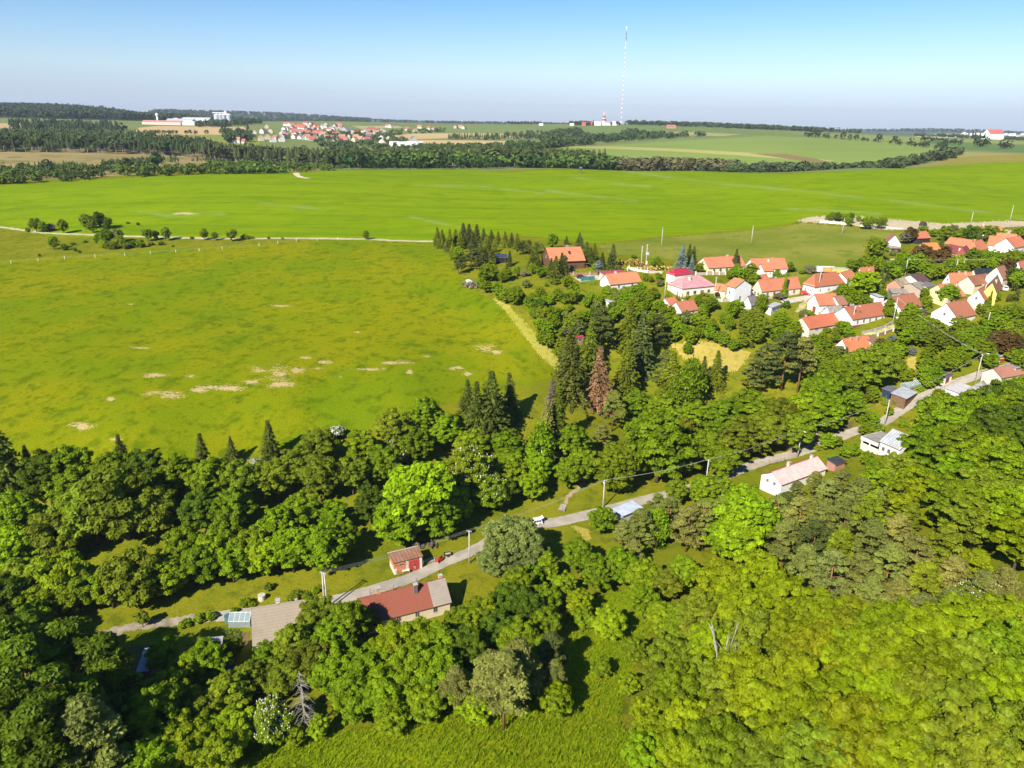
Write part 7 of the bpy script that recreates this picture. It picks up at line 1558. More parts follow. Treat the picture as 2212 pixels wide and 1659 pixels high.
zt(H_, 3.687, ((420,470,95,'broad','copper'),(350,500,80,'broad','grey'),(600,420,70,'broad','mid'),(740,430,60,'broad','mid'),(860,560,120,'spruce','spruce'),(900,450,90,'broad','mid'),(1000,430,90,'broad','greygreen'),(1080,480,80,'broad','mid'),(1150,430,60,'broad','mid'),(1240,460,100,'broad','dark'),(1330,440,70,'broad','mid'),(1380,530,180,'spruce','spruce'),(1500,450,90,'broad','mid'),(1590,440,60,'broad','mid'),(1690,470,60,'shrub','mid'),(1900,480,90,'broad','mid'),(1960,450,70,'broad','greygreen'),(590,760,160,'dense','copper','wide dark copper-leaved tree left of its twin by the maroon roofs'),(870,810,150,'dense','copper','dark copper-leaved tree nearer the maroon-roofed house'),(760,860,100,'broad','mid'),(520,860,120,'broad','bright'),(400,880,110,'broad','bright'),(300,830,100,'broad','bright'),(230,920,110,'broad','bright'),(620,960,110,'broad','bright'),(700,1010,90,'broad','mid'),(820,960,110,'broad','mid'),(950,910,90,'broad','mid'),(1080,880,90,'broad','fresh'),(1130,980,110,'broad','mid'),(1060,1000,70,'broad','bright'),(1300,780,120,'broad','mid'),(1440,780,110,'broad','mid'),(1560,820,110,'broad','bright'),(1400,880,110,'broad','mid'),(1560,920,110,'broad','mid'),(1260,880,90,'broad','mid'),(1700,820,110,'broad','mid'),(1850,790,110,'broad','mid'),(1960,800,90,'broad','mid'),(1780,930,110,'broad','copper'),(1700,960,80,'broad','mid'),(1850,1040,100,'broad','dark'),(1930,1080,110,'broad','mid'),(1880,1180,120,'pine','darkpine'),(1900,1290,160,'pine','darkpine'),(1800,1330,110,'pine','darkpine'),(100,1080,200,'spruce','darkpine'),(960,1280,130,'dense','bright','round bright tree in front of the pale yellow house'),(880,1350,70,'broad','bright'),(1060,1330,60,'broad','gold'),(1150,1380,60,'shrub','gold'),(1240,1350,80,'thuja','mid'),(1530,1360,210,'thuja','bright','taller of the two pointed thujas beside the cream gabled house'),(1490,1400,150,'thuja','mid'),(1620,1330,60,'broad','mid'),(640,1290,70,'broad','mid'),(570,1280,60,'shrub','olive'),(750,1360,60,'shrub','mid'),(480,1180,70,'shrub','bright'),(100,1180,50,'shrub','yellow'),(40,1300,70,'broad','mid'),(650,1430,80,'broad','mid'),(600,1400,70,'broad','bright')))
zt(I_, 3.687, ((960,640,110,'dense','fresh','light green round tree before the long cottages'),(1050,700,90,'broad','bright'),(880,700,70,'broad','olive'),(1060,770,80,'shrub','dark'),(740,690,60,'shrub','olive'),(410,460,60,'broad','greygreen'),(60,600,110,'broad','bright'),(180,560,110,'broad','mid'),(300,610,110,'broad','mid'),(110,500,100,'broad','bright'),(320,700,90,'broad','mid'),(200,720,90,'broad','mid'),(60,730,110,'broad','bright'),(400,700,50,'broad','mid'),(560,850,90,'broad','mid'),(650,870,90,'broad','bright'),(740,900,70,'broad','mid'),(760,870,70,'shrub','gold'),(850,790,80,'broad','mid'),(680,780,80,'broad','mid'),(920,980,120,'broad','greygreen'),(880,1040,80,'broad','mid'),(760,1000,90,'broad','olive'),(620,980,90,'broad','mid'),(1000,1080,80,'broad','bright'),(1130,1070,80,'broad','bright'),(1230,1080,80,'broad','bright'),(1370,1080,90,'broad','mid'),(1420,960,110,'broad','mid'),(1480,900,80,'broad','copper'),(1550,940,90,'broad','mid'),(1620,1000,80,'broad','bright'),(1720,960,110,'broad','bright'),(1680,1100,100,'broad','mid'),(1600,1160,80,'broad','bright'),(1750,1200,100,'broad','mid'),(1640,1230,90,'broad','bright'),(1540,1140,60,'shrub','yellow'),(1650,800,60,'shrub','blue'),(1920,1010,50,'shrub','blue'),(1850,640,150,'dense','mid','dense green tree on the bank right of the retaining wall'),(1960,560,130,'broad','bright'),(2050,620,130,'broad','mid'),(1950,720,130,'broad','mid'),(2080,760,140,'broad','mid'),(1850,800,110,'broad','mid'),(2180,640,110,'broad','mid'),(1560,440,60,'broad','mid'),(1620,370,90,'broad','mid'),(1650,440,70,'broad','mid'),(1810,460,40,'shrub','gold'),(1680,560,40,'shrub','olive'),(2080,440,60,'shrub','grey'),(620,1160,120,'broad','mid'),(760,1190,120,'broad','mid'),(900,1170,120,'broad','mid'),(1050,1180,120,'broad','brownish'),(1180,1170,120,'broad','olive'),(1300,1200,120,'broad','olive'),(1450,1200,110,'broad','greygreen'),(560,1280,130,'broad','bright'),(700,1330,130,'broad','mid'),(850,1320,130,'broad','yellow'),(1000,1320,130,'broad','mid'),(1150,1330,130,'broad','olive'),(1290,1340,130,'broad','greygreen'),(1420,1330,120,'broad','mid'),(620,1430,130,'broad','bright'),(780,1460,130,'broad','mid'),(930,1470,130,'broad','olive'),(1080,1460,130,'broad','brownish'),(1220,1470,130,'broad','olive'),(1370,1440,110,'broad','mid'),(500,1450,120,'broad','bright'),(480,1560,130,'broad','mid'),(650,1570,130,'broad','bright'),(820,1580,130,'broad','mid'),(980,1590,130,'broad','olive'),(1120,1600,120,'broad','mid'),(1260,1600,100,'broad','olive'),(1340,1590,90,'broad','mid'),(1500,1600,60,'thuja','bright'),(1560,1610,60,'thuja','bright'),(1450,1620,50,'shrub','yellow'),(1850,1330,90,'broad','mid'),(1900,1280,60,'broad','mid')))
zt(J_, 3.687, ((640,560,180,'dense','mid','wide dense tree below the white house with three windows'),(800,640,150,'broad','bright'),(700,720,150,'broad','mid'),(560,640,110,'broad','mid'),(560,440,40,'shrub','gold'),(900,780,140,'broad','brownish'),(1030,730,150,'broad','brownish'),(1180,850,130,'broad','brownish'),(1000,880,120,'broad','brownish'),(1330,680,140,'broad','mid'),(1420,800,130,'broad','bright'),(1300,800,120,'broad','mid'),(1500,700,120,'broad','mid'),(1620,760,130,'broad','bright'),(1560,900,130,'broad','mid'),(1700,850,110,'broad','bright'),(1890,830,160,'dense','copper','broad copper-brown tree above the red-doored garage'),(2020,900,150,'broad','copper'),(2080,760,130,'broad','brownish'),(1960,700,120,'broad','mid'),(2100,620,120,'broad','mid'),(1850,600,120,'broad','bright'),(1750,640,90,'broad','mid'),(1680,560,80,'broad','mid'),(1800,500,100,'broad','mid'),(2000,480,120,'broad','mid'),(2120,460,120,'broad','mid'),(1830,390,60,'shrub','yellow'),(1620,390,70,'broad','mid'),(1200,560,80,'shrub','copper'),(1100,600,60,'shrub','mid'),(900,430,60,'shrub','mid'),(1460,990,120,'broad','mid'),(1700,1010,120,'broad','mid'),(1760,1110,100,'broad','mid'),(1330,1030,110,'broad','bright'),(1200,1010,110,'broad','mid'),(1130,1130,110,'broad','mid'),(1250,1150,100,'broad','mid'),(1000,1150,110,'broad','bright'),(880,1050,110,'broad','mid'),(820,1150,90,'broad','mid'),(860,1290,120,'broad','bright'),(980,1330,120,'broad','bright'),(900,1420,80,'broad','bright'),(780,1500,50,'shrub','bright'),(1400,1100,80,'broad','mid'),(1210,1220,60,'shrub','grey'),(670,960,60,'shrub','blue'),(520,960,90,'broad','mid'),(440,1040,90,'broad','bright'),(500,1180,90,'broad','mid'),(330,930,90,'broad','mid'),(240,1000,80,'broad','bright'),(1400,1450,30,'shrub','mid'),(2050,1030,90,'broad','mid'),(2160,1130,110,'broad','mid'),(2140,1000,90,'broad','bright'),(1960,1480,90,'broad','bright'),(1880,1570,90,'broad','bright'),(2080,1480,110,'broad','mid'),(2160,1420,90,'broad','mid'),(2120,1590,90,'broad','olive'),(1560,1600,90,'broad','mid'),(1420,1620,90,'broad','mid'),(1020,1640,110,'broad','mid'),(1000,1560,60,'shrub','mid'),(730,1290,18,'shrub','greygreen')))
zt(C_, 2.127, ((990,350,70,'dense','mid','rounded hedge tree between the woodshed and the grey and red roofed house'),(930,340,40,'broad','mid'),(1060,330,40,'broad','mid'),(1260,100,30,'shrub','bright'),(1200,120,40,'shrub','bright'),(1100,130,30,'shrub','mid'),(690,210,50,'shrub','yellow'),(950,230,45,'broad','bright'),(1020,240,45,'broad','bright'),(900,260,40,'shrub','mid'),(1140,190,35,'broad','mid'),(650,420,70,'broad','bright'),(720,430,50,'broad','mid'),(560,480,40,'shrub','olive'),(800,500,60,'broad','bright'),(870,510,50,'broad','bright'),(700,560,45,'shrub','bright'),(960,560,60,'broad','mid'),(1000,600,50,'broad','bright'),(1250,300,40,'shrub','mid'),(1150,550,20,'shrub','mid'),(600,270,60,'broad','mid'),(560,200,60,'broad','mid'),(480,150,80,'broad','bright'),(380,120,80,'broad','mid'),(300,250,110,'dense','bright'),(420,300,90,'dense','bright'),(200,300,100,'broad','mid'),(100,330,90,'broad','mid'),(60,220,90,'broad','mid'),(180,160,90,'broad','mid'),(640,120,60,'broad','mid'),(700,70,60,'broad','mid'),(800,80,50,'broad','mid'),(860,100,50,'shrub','bright'),(330,390,60,'broad','mid'),(130,430,60,'broad','mid'),(240,420,60,'broad','mid'),(40,430,60,'broad','mid'),(1000,60,60,'broad','mid')))
# little plants along the lower road
many('shrub', 'mid', [(640,1285,14,'olive'),(660,1283,12,'olive'),(680,1275,10,'bright'),(625,1292,10,'olive'),(668,1295,10,'mid'),(530,1300,14,'mid'),(505,1318,10,'bright'),(545,1305,8,'yellow'),(400,1345,14,'mid'),(430,1335,14,'mid'),(455,1330,12,'mid'),(210,1382,16,'mid'),(580,1268,12,'olive'),(690,1268,9,'gold')])
_fill = [E_(*q) for q in ((640,800),(1000,840),(1600,880),(2150,780),(2200,1010),(1700,1130),(1500,1250),(1180,1250),(1090,980))]
_n = 0
while _n < 85:
    u, v = tr.uniform(890, 1450), tr.uniform(600, 740)
    if inside(np.array([u]), np.array([v]), _fill)[0]:
        tree('shrub', u, v, tr.uniform(9, 19), tr.choice(('mid', 'mid', 'bright', 'olive', 'greygreen', 'dark'))); _n += 1
# shaded wood standing just outside the lower left corner
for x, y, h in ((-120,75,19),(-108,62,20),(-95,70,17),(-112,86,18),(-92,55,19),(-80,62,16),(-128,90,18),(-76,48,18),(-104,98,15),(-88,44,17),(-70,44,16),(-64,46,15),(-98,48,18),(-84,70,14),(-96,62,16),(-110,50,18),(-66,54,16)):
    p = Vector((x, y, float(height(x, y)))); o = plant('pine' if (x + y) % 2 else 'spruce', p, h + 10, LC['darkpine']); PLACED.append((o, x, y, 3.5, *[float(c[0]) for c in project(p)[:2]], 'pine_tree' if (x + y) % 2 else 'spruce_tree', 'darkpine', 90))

# ------------------------------------------------------------------ far woods (masses) and countable far trees
def mini(kind, g):
    if kind == 'spruce':
        out = []
        for i in range(8):
            z0 = .16 + .84 * i / 8; r = .17 * (1 - i / 8) + .02; a0 = g.uniform(0, 6.28)
            for k in range(6):
                a = a0 + k * 1.047; x, y = math.cos(a) * r, math.sin(a) * r; tx, ty = -math.sin(a) * r * .6, math.cos(a) * r * .6
                out.append([(0, 0, z0 + .15), (x * .6 - tx, y * .6 - ty, z0), (x, y, z0 - .05), (x * .6 + tx, y * .6 + ty, z0)])
        return np.array(out, float).reshape(-1, 3)
    C = []; d = sph(g, 64); r = g.uniform(.6, 1.0, (64, 1)); lob = sph(g, 5) * .35
    P = d * r * np.array([.36, .36, .40]) + lob[g.integers(0, 5, 64)] * .5 + np.array([0, 0, .52])
    return quads(P, d + g.normal(size=d.shape) * .4, np.full(64, .095), 1.3, g)
def wood_mat(col, name):
    m, t, b = new_mat(name); a = N(t, 'ShaderNodeAttribute', attribute_name='tree_tone'); n = noise(t, .02, 3)
    c = mixc(t, a.outputs['Fac'], [x * .6 for x in col], [x * 1.35 for x in col]); c = mixc(t, mulv(t, step(t, n, .45, .65), .4), c, [col[0] * 1.3, col[1] * 1.1, col[2]])
    finish(t, b, c, .95, .05); return m
MINI = {k: [mini(k, np.random.default_rng(i + 50)) for i in range(5)] for k in ('spruce', 'broad')}
TRK = plain((0.46,0.39,0.32), .9, .2)
def wood(name, spots, kind, col, h0, h1, trunks=0.0, seed=1):
    g = np.random.default_rng(seed); V, tone = [], []; TV = MB()
    for x, y in spots:
        h = g.uniform(h0, h1); P = MINI['broad' if kind == 'spruce' and g.random() < .16 else kind][g.integers(5)]; a = g.uniform(0, 6.28); c, s = math.cos(a) * h, math.sin(a) * h
        w = g.uniform(.75, 1.5) * (1.15 if kind == 'broad' else 1); z = float(height(x, y)); up = .32 if trunks else 0
        Q = np.stack([(P[:, 0] * c - P[:, 1] * s) * w + x, (P[:, 0] * s + P[:, 1] * c) * w + y, (P[:, 2] * (1 - up) + up) * h + z - .3], -1); V.append(Q); tone += [g.random()] * (len(Q) // 4)
        if g.random() < trunks: TV.tube([(x, y, z - .3), (x, y, z + h * .6)], [.32, .2], 4, cap=False)
    V = np.concatenate(V); me = mesh_np(name, V, np.arange(len(V)).reshape(-1, 4))
    me.attributes.new('tree_tone', 'FLOAT', 'FACE').data.foreach_set('value', np.array(tone, np.float32))
    o = obj(name, me, mats=[wood_mat(col, name)]); o['kind'] = 'stuff'
    if trunks and TV.v: t = TV.build('bare_trunks', TRK, o); t['kind'] = 'stuff'
    return o
def spots_px(poly, n, r0, r1, seed):
    """random ground points seen inside a picture polygon and between two distances"""
    g = np.random.default_rng(seed); us = [p[0] for p in poly]; vs_ = [p[1] for p in poly]; out = []; tries = 0
    while len(out) < n and tries < n * 12:
        tries += 1; u, v = g.uniform(min(us), max(us)), g.uniform(min(vs_), max(vs_))
        if not inside(np.array([u]), np.array([v]), poly)[0]: continue
        p = hit(u, v, 0, r0); 
        if p.xy.length < r1: out.append((p.x, p.y))
    return out
def spots_band(u0, u1, d0, d1, n, seed):
    """points between two picture columns; d0, d1: near and far distance at both ends"""
    g = np.random.default_rng(seed); out = []
    for _ in range(n):
        t = g.random(); u = u0 + (u1 - u0) * t; a = d0[0] + (d0[1] - d0[0]) * t; b = d1[0] + (d1[1] - d1[0]) * t; p = at_dist(u, g.uniform(a, b)); out.append((p.x, p.y))
    return out
SPC, BRC, PNC = (0.055,0.080,0.024), (0.065,0.115,0.020), (0.105,0.100,0.042)
wood('spruce_forest', spots_band(-140, 440, (1175, 1130), (1330, 1240), 560, 1), 'spruce', SPC, 14, 20, .75, 1)
wood('spruce_forest', spots_band(-140, 330, (1300, 1330), (1700, 1560), 1000, 2), 'spruce', (0.070,0.10,0.030), 10, 16, 0, 2)
wood('spruce_forest', spots_band(320, 470, (1200, 1150), (1420, 1250), 150, 3), 'spruce', SPC, 14, 20, .6, 3)
wood('spruce_forest', spots_band(430, 860, (1085, 1010), (1180, 1120), 430, 4), 'spruce', (0.070,0.088,0.026), 16, 22, .95, 4)
wood('spruce_forest', spots_band(700, 1310, (985, 985), (1090, 1080), 520, 5), 'spruce', (0.062,0.084,0.022), 18, 24, .4, 5)
wood('mixed_forest', spots_band(760, 1330, (960, 960), (1000, 1000), 110, 6), 'broad', BRC, 15, 21, 0, 6)
wood('pine_forest', spots_band(1300, 1600, (965, 985), (1040, 1040), 140, 7), 'broad', PNC, 13, 17, 0, 7)
wood('hedgerow_wood', spots_band(1580, 1960, (960, 1020), (1010, 1075), 130, 8), 'broad', (0.060,0.088,0.030), 10, 15, 0, 8)
wood('hedgerow_wood', spots_band(1940, 2085, (1040, 1180), (1090, 1260), 60, 9), 'broad', (0.066,0.090,0.034), 8, 14, 0, 9)
wood('thicket', spots_px(pts((-130,410),(-130,378),(100,370),(300,364),(420,366),(420,379),(300,384),(150,392),(0,402)), 260, 700, 1000, 10), 'broad', (0.070,0.105,0.018), 4, 8, 0, 10)
wood('thicket', spots_px(pts((420,376),(430,362),(560,348),(640,345),(740,352),(745,367),(640,374),(560,379)), 330, 700, 1100, 11), 'broad', (0.078,0.125,0.020), 4, 8, 0, 11)
wood('plantation', spots_px(pts(W1(830,650),W1(1100,620),W1(1480,615),W1(1490,635),W1(1200,660),W1(860,668)), 170, 800, 1300, 12), 'spruce', (0.060,0.095,0.024), 4, 6, 0, 12)
wood('plantation', spots_px(pts(W1(1570,630),W1(1850,590),W1(2120,605),W1(2130,635),W1(1800,642)), 170, 800, 1300, 13), 'spruce', (0.060,0.100,0.024), 4, 6, 0, 13)
wood('plantation', spots_px(pts(W1(0,700),W1(350,665),W1(740,680),W1(740,690),W1(420,730),W1(0,740)), 220, 780, 1300, 14), 'spruce', (0.065,0.105,0.026), 4, 7, 0, 14)
wood('forest', spots_band(-160, 420, (2600, 2700), (4700, 3600), 1500, 15), 'broad', (0.045,0.068,0.026), 18, 25, 0, 15)
wood('forest', spots_band(-160, 470, (3400, 3300), (4300, 4000), 900, 16), 'spruce', (0.042,0.062,0.026), 20, 27, 0, 16)
wood('forest', spots_px(pts((20,270),(130,268),(250,272),(270,288),(140,290),(30,282)), 260, 1500, 2900, 17), 'spruce', (0.046,0.070,0.026), 14, 20, 0, 17)
wood('forest', spots_band(330, 800, (3300, 4300), (7600, 8000), 900, 18), 'broad', (0.045,0.068,0.028), 18, 28, 0, 18)
wood('forest', spots_band(700, 1330, (5200, 5200), (8200, 8200), 700, 19), 'broad', (0.045,0.068,0.030), 14, 22, 0, 19)
wood('copse', spots_px(pts(W3(270,1060),W3(330,1010),W3(450,985),W3(600,990),W3(760,1050),W3(900,1030),W3(1060,980),W3(1190,1020),W3(1400,1030),W3(1640,1010),W3(1640,1025),W3(1200,1050),W3(900,1070),W3(500,1105),W3(370,1120)), 330, 1100, 2300, 20), 'broad', (0.052,0.082,0.026), 10, 16, 0, 20)
wood('copse', spots_px(pts(W3(0,1010),W3(260,1010),W3(280,1050),W3(0,1050)), 80, 1100, 2200, 21), 'spruce', (0.058,0.082,0.028), 9, 13, 0, 21)
wood('copse', spots_px(pts(W3(0,1090),W3(180,1095),W3(350,1110),W3(340,1130),W3(0,1135)), 110, 1000, 2000, 22), 'broad', (0.052,0.085,0.024), 7, 11, 0, 22)
wood('copse', spots_px(pts(W2(1720,435),W2(1900,430),W2(2212,425),W2(2212,455),W2(1900,460),W2(1740,455)), 90, 1300, 2300, 23), 'spruce', (0.060,0.082,0.028), 9, 13, 0, 23)
wood('copse', spots_px(pts(W2(1250,530),W2(1500,500),W2(1900,505),W2(2212,495),W2(2212,535),W2(1700,535)), 170, 1100, 1900, 24), 'broad', (0.065,0.10,0.026), 5, 8, 0, 24)
wood('mast_hill_wood', spots_band(1355, 1780, (2560, 2550), (2800, 2750), 330, 25), 'broad', (0.048,0.074,0.026), 11, 17, 0, 25)
wood('mast_hill_wood', spots_band(1500, 1860, (2600, 2700), (3200, 3000), 220, 26), 'spruce', (0.046,0.068,0.026), 12, 18, 0, 26)
wood('mast_hill_wood', spots_band(1232, 1275, (2620, 2620), (2700, 2700), 40, 27), 'broad', (0.048,0.074,0.026), 10, 15, 0, 27)
wood('village_wood', spots_px(pts(W2(620,500),W2(680,420),W2(760,380),W2(900,400),W2(1100,420),W2(1250,440),W2(1400,470),W2(1300,530),W2(1000,540),W2(760,520)), 150, 1150, 2300, 28), 'broad', (0.065,0.10,0.028), 7, 11, 0, 28)
wood('village_wood', spots_px(pts(V1(600,190),V1(700,170),V1(830,200),V1(800,240),V1(640,250)), 80, 1200, 2300, 29), 'broad', (0.055,0.088,0.026), 9, 14, 0, 29)
wood('village_wood', spots_px(pts(V2(300,70),V2(560,90),V2(700,80),V2(1150,65),V2(1150,85),V2(900,100),V2(560,130),V2(300,110)), 230, 1400, 2600, 30), 'broad', (0.065,0.10,0.028), 5, 8, 0, 30)
wood('works_wood', spots_px(pts(V1(430,125),V1(560,115),V1(650,105),V1(860,105),V1(870,118),V1(700,135),V1(560,142),V1(440,140)), 130, 1800, 2700, 31), 'broad', (0.050,0.078,0.028), 10, 16, 0, 31)
wood('forest', spots_band(1640, 2300, (5600, 7000), (9000, 9000), 520, 32), 'broad', (0.045,0.068,0.032), 14, 22, 0, 32)
wood('forest', spots_band(1980, 2300, (2900, 3000), (3300, 3300), 130, 33), 'broad', (0.050,0.074,0.030), 10, 15, 0, 33)
# countable far trees
FT = {k: [qmesh('far_crown', MINI[k][i], LEAF if k == 'broad' else NEEDLE) for i in range(5)] for k in MINI}
NFAR = 0
def ftree(u, v, h, kind='broad', col=(0.058,0.088,0.028), name='roadside_tree', phrase=''):
    p = hit(u, v, 0, 900); o = bpy.data.objects.new(name, tr.choice(FT[kind])); COL.objects.link(o); o.location = (p.x, p.y, p.z - .3); o.rotation_euler = (0, 0, tr.uniform(0, 6.28)); o.scale = (h * tr.uniform(.9, 1.3), h * tr.uniform(.9, 1.3), h)
    o.color = (*[c * tr.uniform(.85, 1.15) for c in col], 1); tag(o, None, 'tree', 'small trees of the far country')
    FARH.append((o, u, v, phrase))
for x in (150, 180, 210, 240, 270, 300, 360, 390, 424, 500): ftree(*V1(x, 190), 10, phrase='small round tree in the row below the big tan field')
for q in (V1(607,178), V1(627,180), V1(780,160)): ftree(*q, 24, 'spruce', (0.05,0.07,0.03), 'far_conifer', 'tall dark tree beside the tan field near the far village')
for x, y, h in ((400,425,11),(430,430,14),(470,432,14),(500,435,13),(550,438,11),(585,440,12),(650,445,10),(705,452,16),(765,457,12),(815,460,14),(880,468,10),(910,470,8),(970,474,8),(1010,475,16),(1100,490,7),(1140,490,15),(1180,497,11),(1270,503,14),(1305,508,9),(1340,513,9),(1370,515,8),(1400,519,12),(1480,530,8),(1515,532,13),(1555,535,12)):
    ftree(*W4(x, y), h, 'broad', (0.058,0.086,0.030), 'hedgerow_tree', 'bushy tree in the broken hedge across the far fields')
for x, y, h in ((1375,470,12),(1415,468,12),(1455,472,11),(1485,476,11),(1530,480,11),(1562,492,11),(1605,490,10),(1640,492,11),(1683,496,11),(1815,505,14),(1855,510,18),(1900,512,15),(2035,525,15),(2083,527,13)):
    ftree(*W4(x, y), h, 'broad', (0.058,0.086,0.030), 'roadside_tree', 'small tree in the spaced row before the manor house')
for x in range(1770, 2200, 38): ftree(*W2(x, 318), 13, 'broad', (0.055,0.080,0.035), 'avenue_tree', 'tiny tree in the skyline avenue left of the mast')
for x in range(20, 300, 26): ftree(*W3(x, 922), 13, 'broad', (0.055,0.080,0.035), 'avenue_tree', 'tiny tree in the skyline avenue left of the mast')
for x, y in ((175,992),(205,994),(255,996),(290,998),(680,1020)): ftree(*W3(x, y), 9, phrase='small tree at the tan field corner below the mast hill')
for u_, h in ((1267,18),(1272,14),(1281,19),(1320,12),(1334,14),(1338,12),(1350,16)): 
    ftree(u_, project(at_dist(u_, 2550))[1][0], h, 'spruce' if h > 15 else 'broad', (0.045,0.065,0.03), 'hilltop_tree', 'dark tree among the buildings at the mast foot')
for x, y, h in ((1740,400,17),(1780,440,20),(1800,445,20),(1840,445,18),(1880,440,18)): ftree(*W4(x, y + 5), h, 'spruce', (0.045,0.065,0.03), 'far_conifer', 'dark pointed tree left of the white manor house')
for x, y, h in ((1330,660,20),(1080,680,17),(940,700,11),(860,720,10),(1590,690,9),(1740,700,10),(1790,690,11),(1870,680,13),(380,690,15),(200,720,13),(40,730,15)): ftree(*W1(x, y + 42), h, 'broad', (0.045,0.078,0.018), 'edge_tree', 'dark tree at the far crop edge')
for x, y, h, k in ((500,680,10,'broad'),(880,660,22,'broad'),(960,660,22,'broad'),(1030,670,20,'broad'),(1150,680,15,'broad'),(1180,670,17,'broad'),(1240,670,18,'broad'),(1400,650,19,'broad'),(1480,650,18,'broad'),(1650,640,20,'broad'),(1690,650,18,'broad'),(1830,650,16,'broad'),(1950,650,17,'broad'),(2060,640,18,'broad'),(2150,680,12,'broad')):
    p = at_dist(W2(x, y)[0], 925); u_, v_, _ = project(p); ftree(float(u_[0]), float(v_[0]), h, k, (0.052,0.105,0.018), 'wood_edge_tree', 'bright tree edging the spruce wood behind the crop')
for x, y, h in ((1880,1275,11),(1730,1290,8),(1790,1300,7),(1980,1300,9),(1660,1280,9)):
    p = at_dist(W3(x, y)[0], 965); u_, v_, _ = project(p); ftree(float(u_[0]), float(v_[0]), h, 'broad', (0.10,0.13,0.03) if x == 1880 else (0.058,0.086,0.028), 'hedgerow_tree', 'low tree between the pine wood and the hedge')

# ------------------------------------------------------------------ tall grass of the lower clearing
def tall_grass():
    g = np.random.default_rng(4); P = []
    poly = REG[-1][2][0][0]; us = np.array([g.uniform(380, 1480, 60000), g.uniform(1260, 1700, 60000)]); k = inside(us[0], us[1], poly); U, V_ = us[0][k], us[1][k]
    # straight down the sight lines onto the meadow surface, solved on the height grid
    d = (CN @ np.stack([(U - 1106) / FPX, (829.5 - V_) / FPX, -np.ones(len(U))])).T; t = np.full(len(U), 95.0) / -d[:, 2]
    for _ in range(12): z = height(d[:, 0] * t, d[:, 1] * t); t = (z - CAMZ) / d[:, 2]
    x, y, z = d[:, 0] * t, d[:, 1] * t, CAMZ + d[:, 2] * t
    n = len(x); a = g.uniform(0, 6.28, n); h = g.uniform(.25, .75, n) * (0.6 + .8 * (g.random(n) < .15)); w = g.uniform(.05, .12, n); lx, ly = g.normal(0, .22, n) + .12, g.normal(0, .22, n)
    c, s = np.cos(a) * w, np.sin(a) * w
    Q = np.stack([np.stack([x - c, y - s, z - .03], -1), np.stack([x + c, y + s, z - .03], -1), np.stack([x + c * .4 + lx * h, y + s * .4 + ly * h, z + h], -1), np.stack([x - c * .4 + lx * h, y - s * .4 + ly * h, z + h], -1)], 1).reshape(-1, 3)
    me = qmesh('tall_grass', Q, LEAF); o = obj('tall_grass', me); o['kind'] = 'stuff'; o.color = (0.22, 0.31, 0.008, 1)
tall_grass()

# ------------------------------------------------------------------ a label of its own for every tree and far house
_o = 'first second third fourth fifth sixth seventh eighth ninth tenth eleventh twelfth thirteenth fourteenth fifteenth sixteenth seventeenth eighteenth nineteenth'.split()
ORD = _o + [t + e for t in ('twent', 'thirt', 'fort') for e in ['ieth'] + ['y-' + x for x in _o[:9]]]
LAND += [('sandy path bend', 60, 500), ('big meadow corner', 40, 1000), ('hay patch', 1530, 770), ('mown strip', 1140, 720), ('lower clearing', 900, 1600), ('lone path tree', 790, 505), ('white hatchback', 1153, 1125), ('round roadside tree', 1298, 1123), ('large olive willow', 262, 1120), ('footbridge', 1215, 1095), ('tan pine wood', 1850, 1150), ('bleached dead trees', 1570, 1390), ('flowering chestnut', 583, 1555), ('twin-shaft pole', 705, 1270), ('dirt road', 250, 1360), ('sandy plot wall', 1820, 470), ('picture corner wood', 60, 1560), ('copper-leaved trees', 1960, 540), ('blossoming hawthorns', 850, 945), ('garage at the bend', 2180, 775), ('lower right corner', 2150, 1600), ('rusty dead spruce', 1292, 815), ('grassy dead-tree gap', 1400, 1350), ('road bend pole', 1014, 1190), ('right edge wood', 2170, 1080), ('yellow-green wood', 1700, 1450), ('orange log heap', 1420, 575)]
def relation(u, v, lu, lv, r_=0):
    dx, dy = u - lu, v - lv
    if math.hypot(dx, dy) < 16: return 'at'
    if abs(dx) > abs(dy) * 1.2: return 'right of' if dx > 0 else 'left of'
    return 'below' if dy > 0 else 'above'
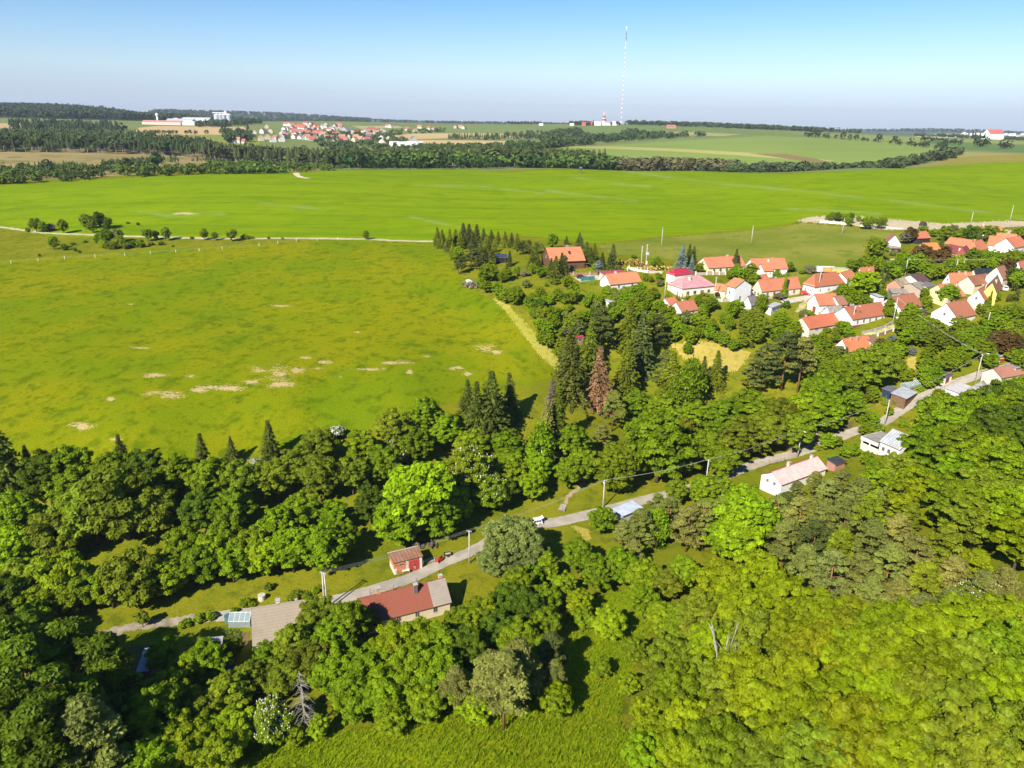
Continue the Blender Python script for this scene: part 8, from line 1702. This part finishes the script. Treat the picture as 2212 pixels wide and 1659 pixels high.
def assign(items):
    """items: (object, phrase, u, v); equal phrases are told apart by their order across the photograph"""
    by = {}
    for it in items: by.setdefault(it[1], []).append(it)
    for ph, L in by.items():
        L.sort(key=lambda i: i[2])
        for i, (o, _, u, v) in enumerate(L):
            if len(L) == 1: o['label'] = ph
            elif i == 0: o['label'] = 'leftmost ' + ph
            elif i == len(L) - 1: o['label'] = 'rightmost ' + ph
            else: o['label'] = ORD[i] + ' from left ' + ph
items = []
for o, x, y, R_, u, v, nm, ck, px in PLACED:
    if o.get('label'): continue
    ld = min(LAND, key=lambda l: math.hypot(u - l[1], (v - l[2]) * 1.3)); sz = ''
    big = (px > 62) if nm not in ('spruce_tree', 'pine_tree', 'thuja') else px > 120
    small = (px < 20) if nm not in ('spruce_tree', 'pine_tree', 'thuja') else px < 60
    items.append((o, f"{'large ' if big else 'small ' if small else ''}{ADJ[ck]} {NOUN[nm]} {relation(u, v, ld[1], ld[2])} the {ld[0]}", u, v))
assign(items)
far = []
for o, u, v, ph in FARH:
    where = ''
    if o.name.startswith('house') and 'hazy' not in ph:
        u0 = [q for q in (520, 580, 640, 700, 760, 830, 920, 1040) if q <= u]; ci = len(u0)
        where = ' ' + ('in the left outskirts', 'at the left end', 'left of the white row', 'in the upper middle', 'in the middle', 'below the middle wood', 'in the right part', 'at the right end', 'in the right outskirts')[min(ci, 8)] + ' of the far village'
    far.append((o, ph + where, u, v))
assign(far)

# ------------------------------------------------------------------ the air
def haze():
    m = bpy.data.materials.new('haze'); m.use_nodes = True; t = m.node_tree; t.nodes.remove(t.nodes['Principled BSDF'])
    v = t.nodes.new('ShaderNodeVolumePrincipled'); v.inputs['Color'].default_value = (0.68, 0.79, 1.0, 1); v.inputs['Density'].default_value = 0.000045; v.inputs['Anisotropy'].default_value = 0.0
    t.links.new(v.outputs[0], t.nodes['Material Output'].inputs['Volume'])
    b = MB(); b.box(-22000, 22000, -3000, 22000, float(GZ.min()) - 12, 480.0)
    o = b.build('haze', m); o['kind'] = 'stuff'
HAZE = True
if HAZE: haze()
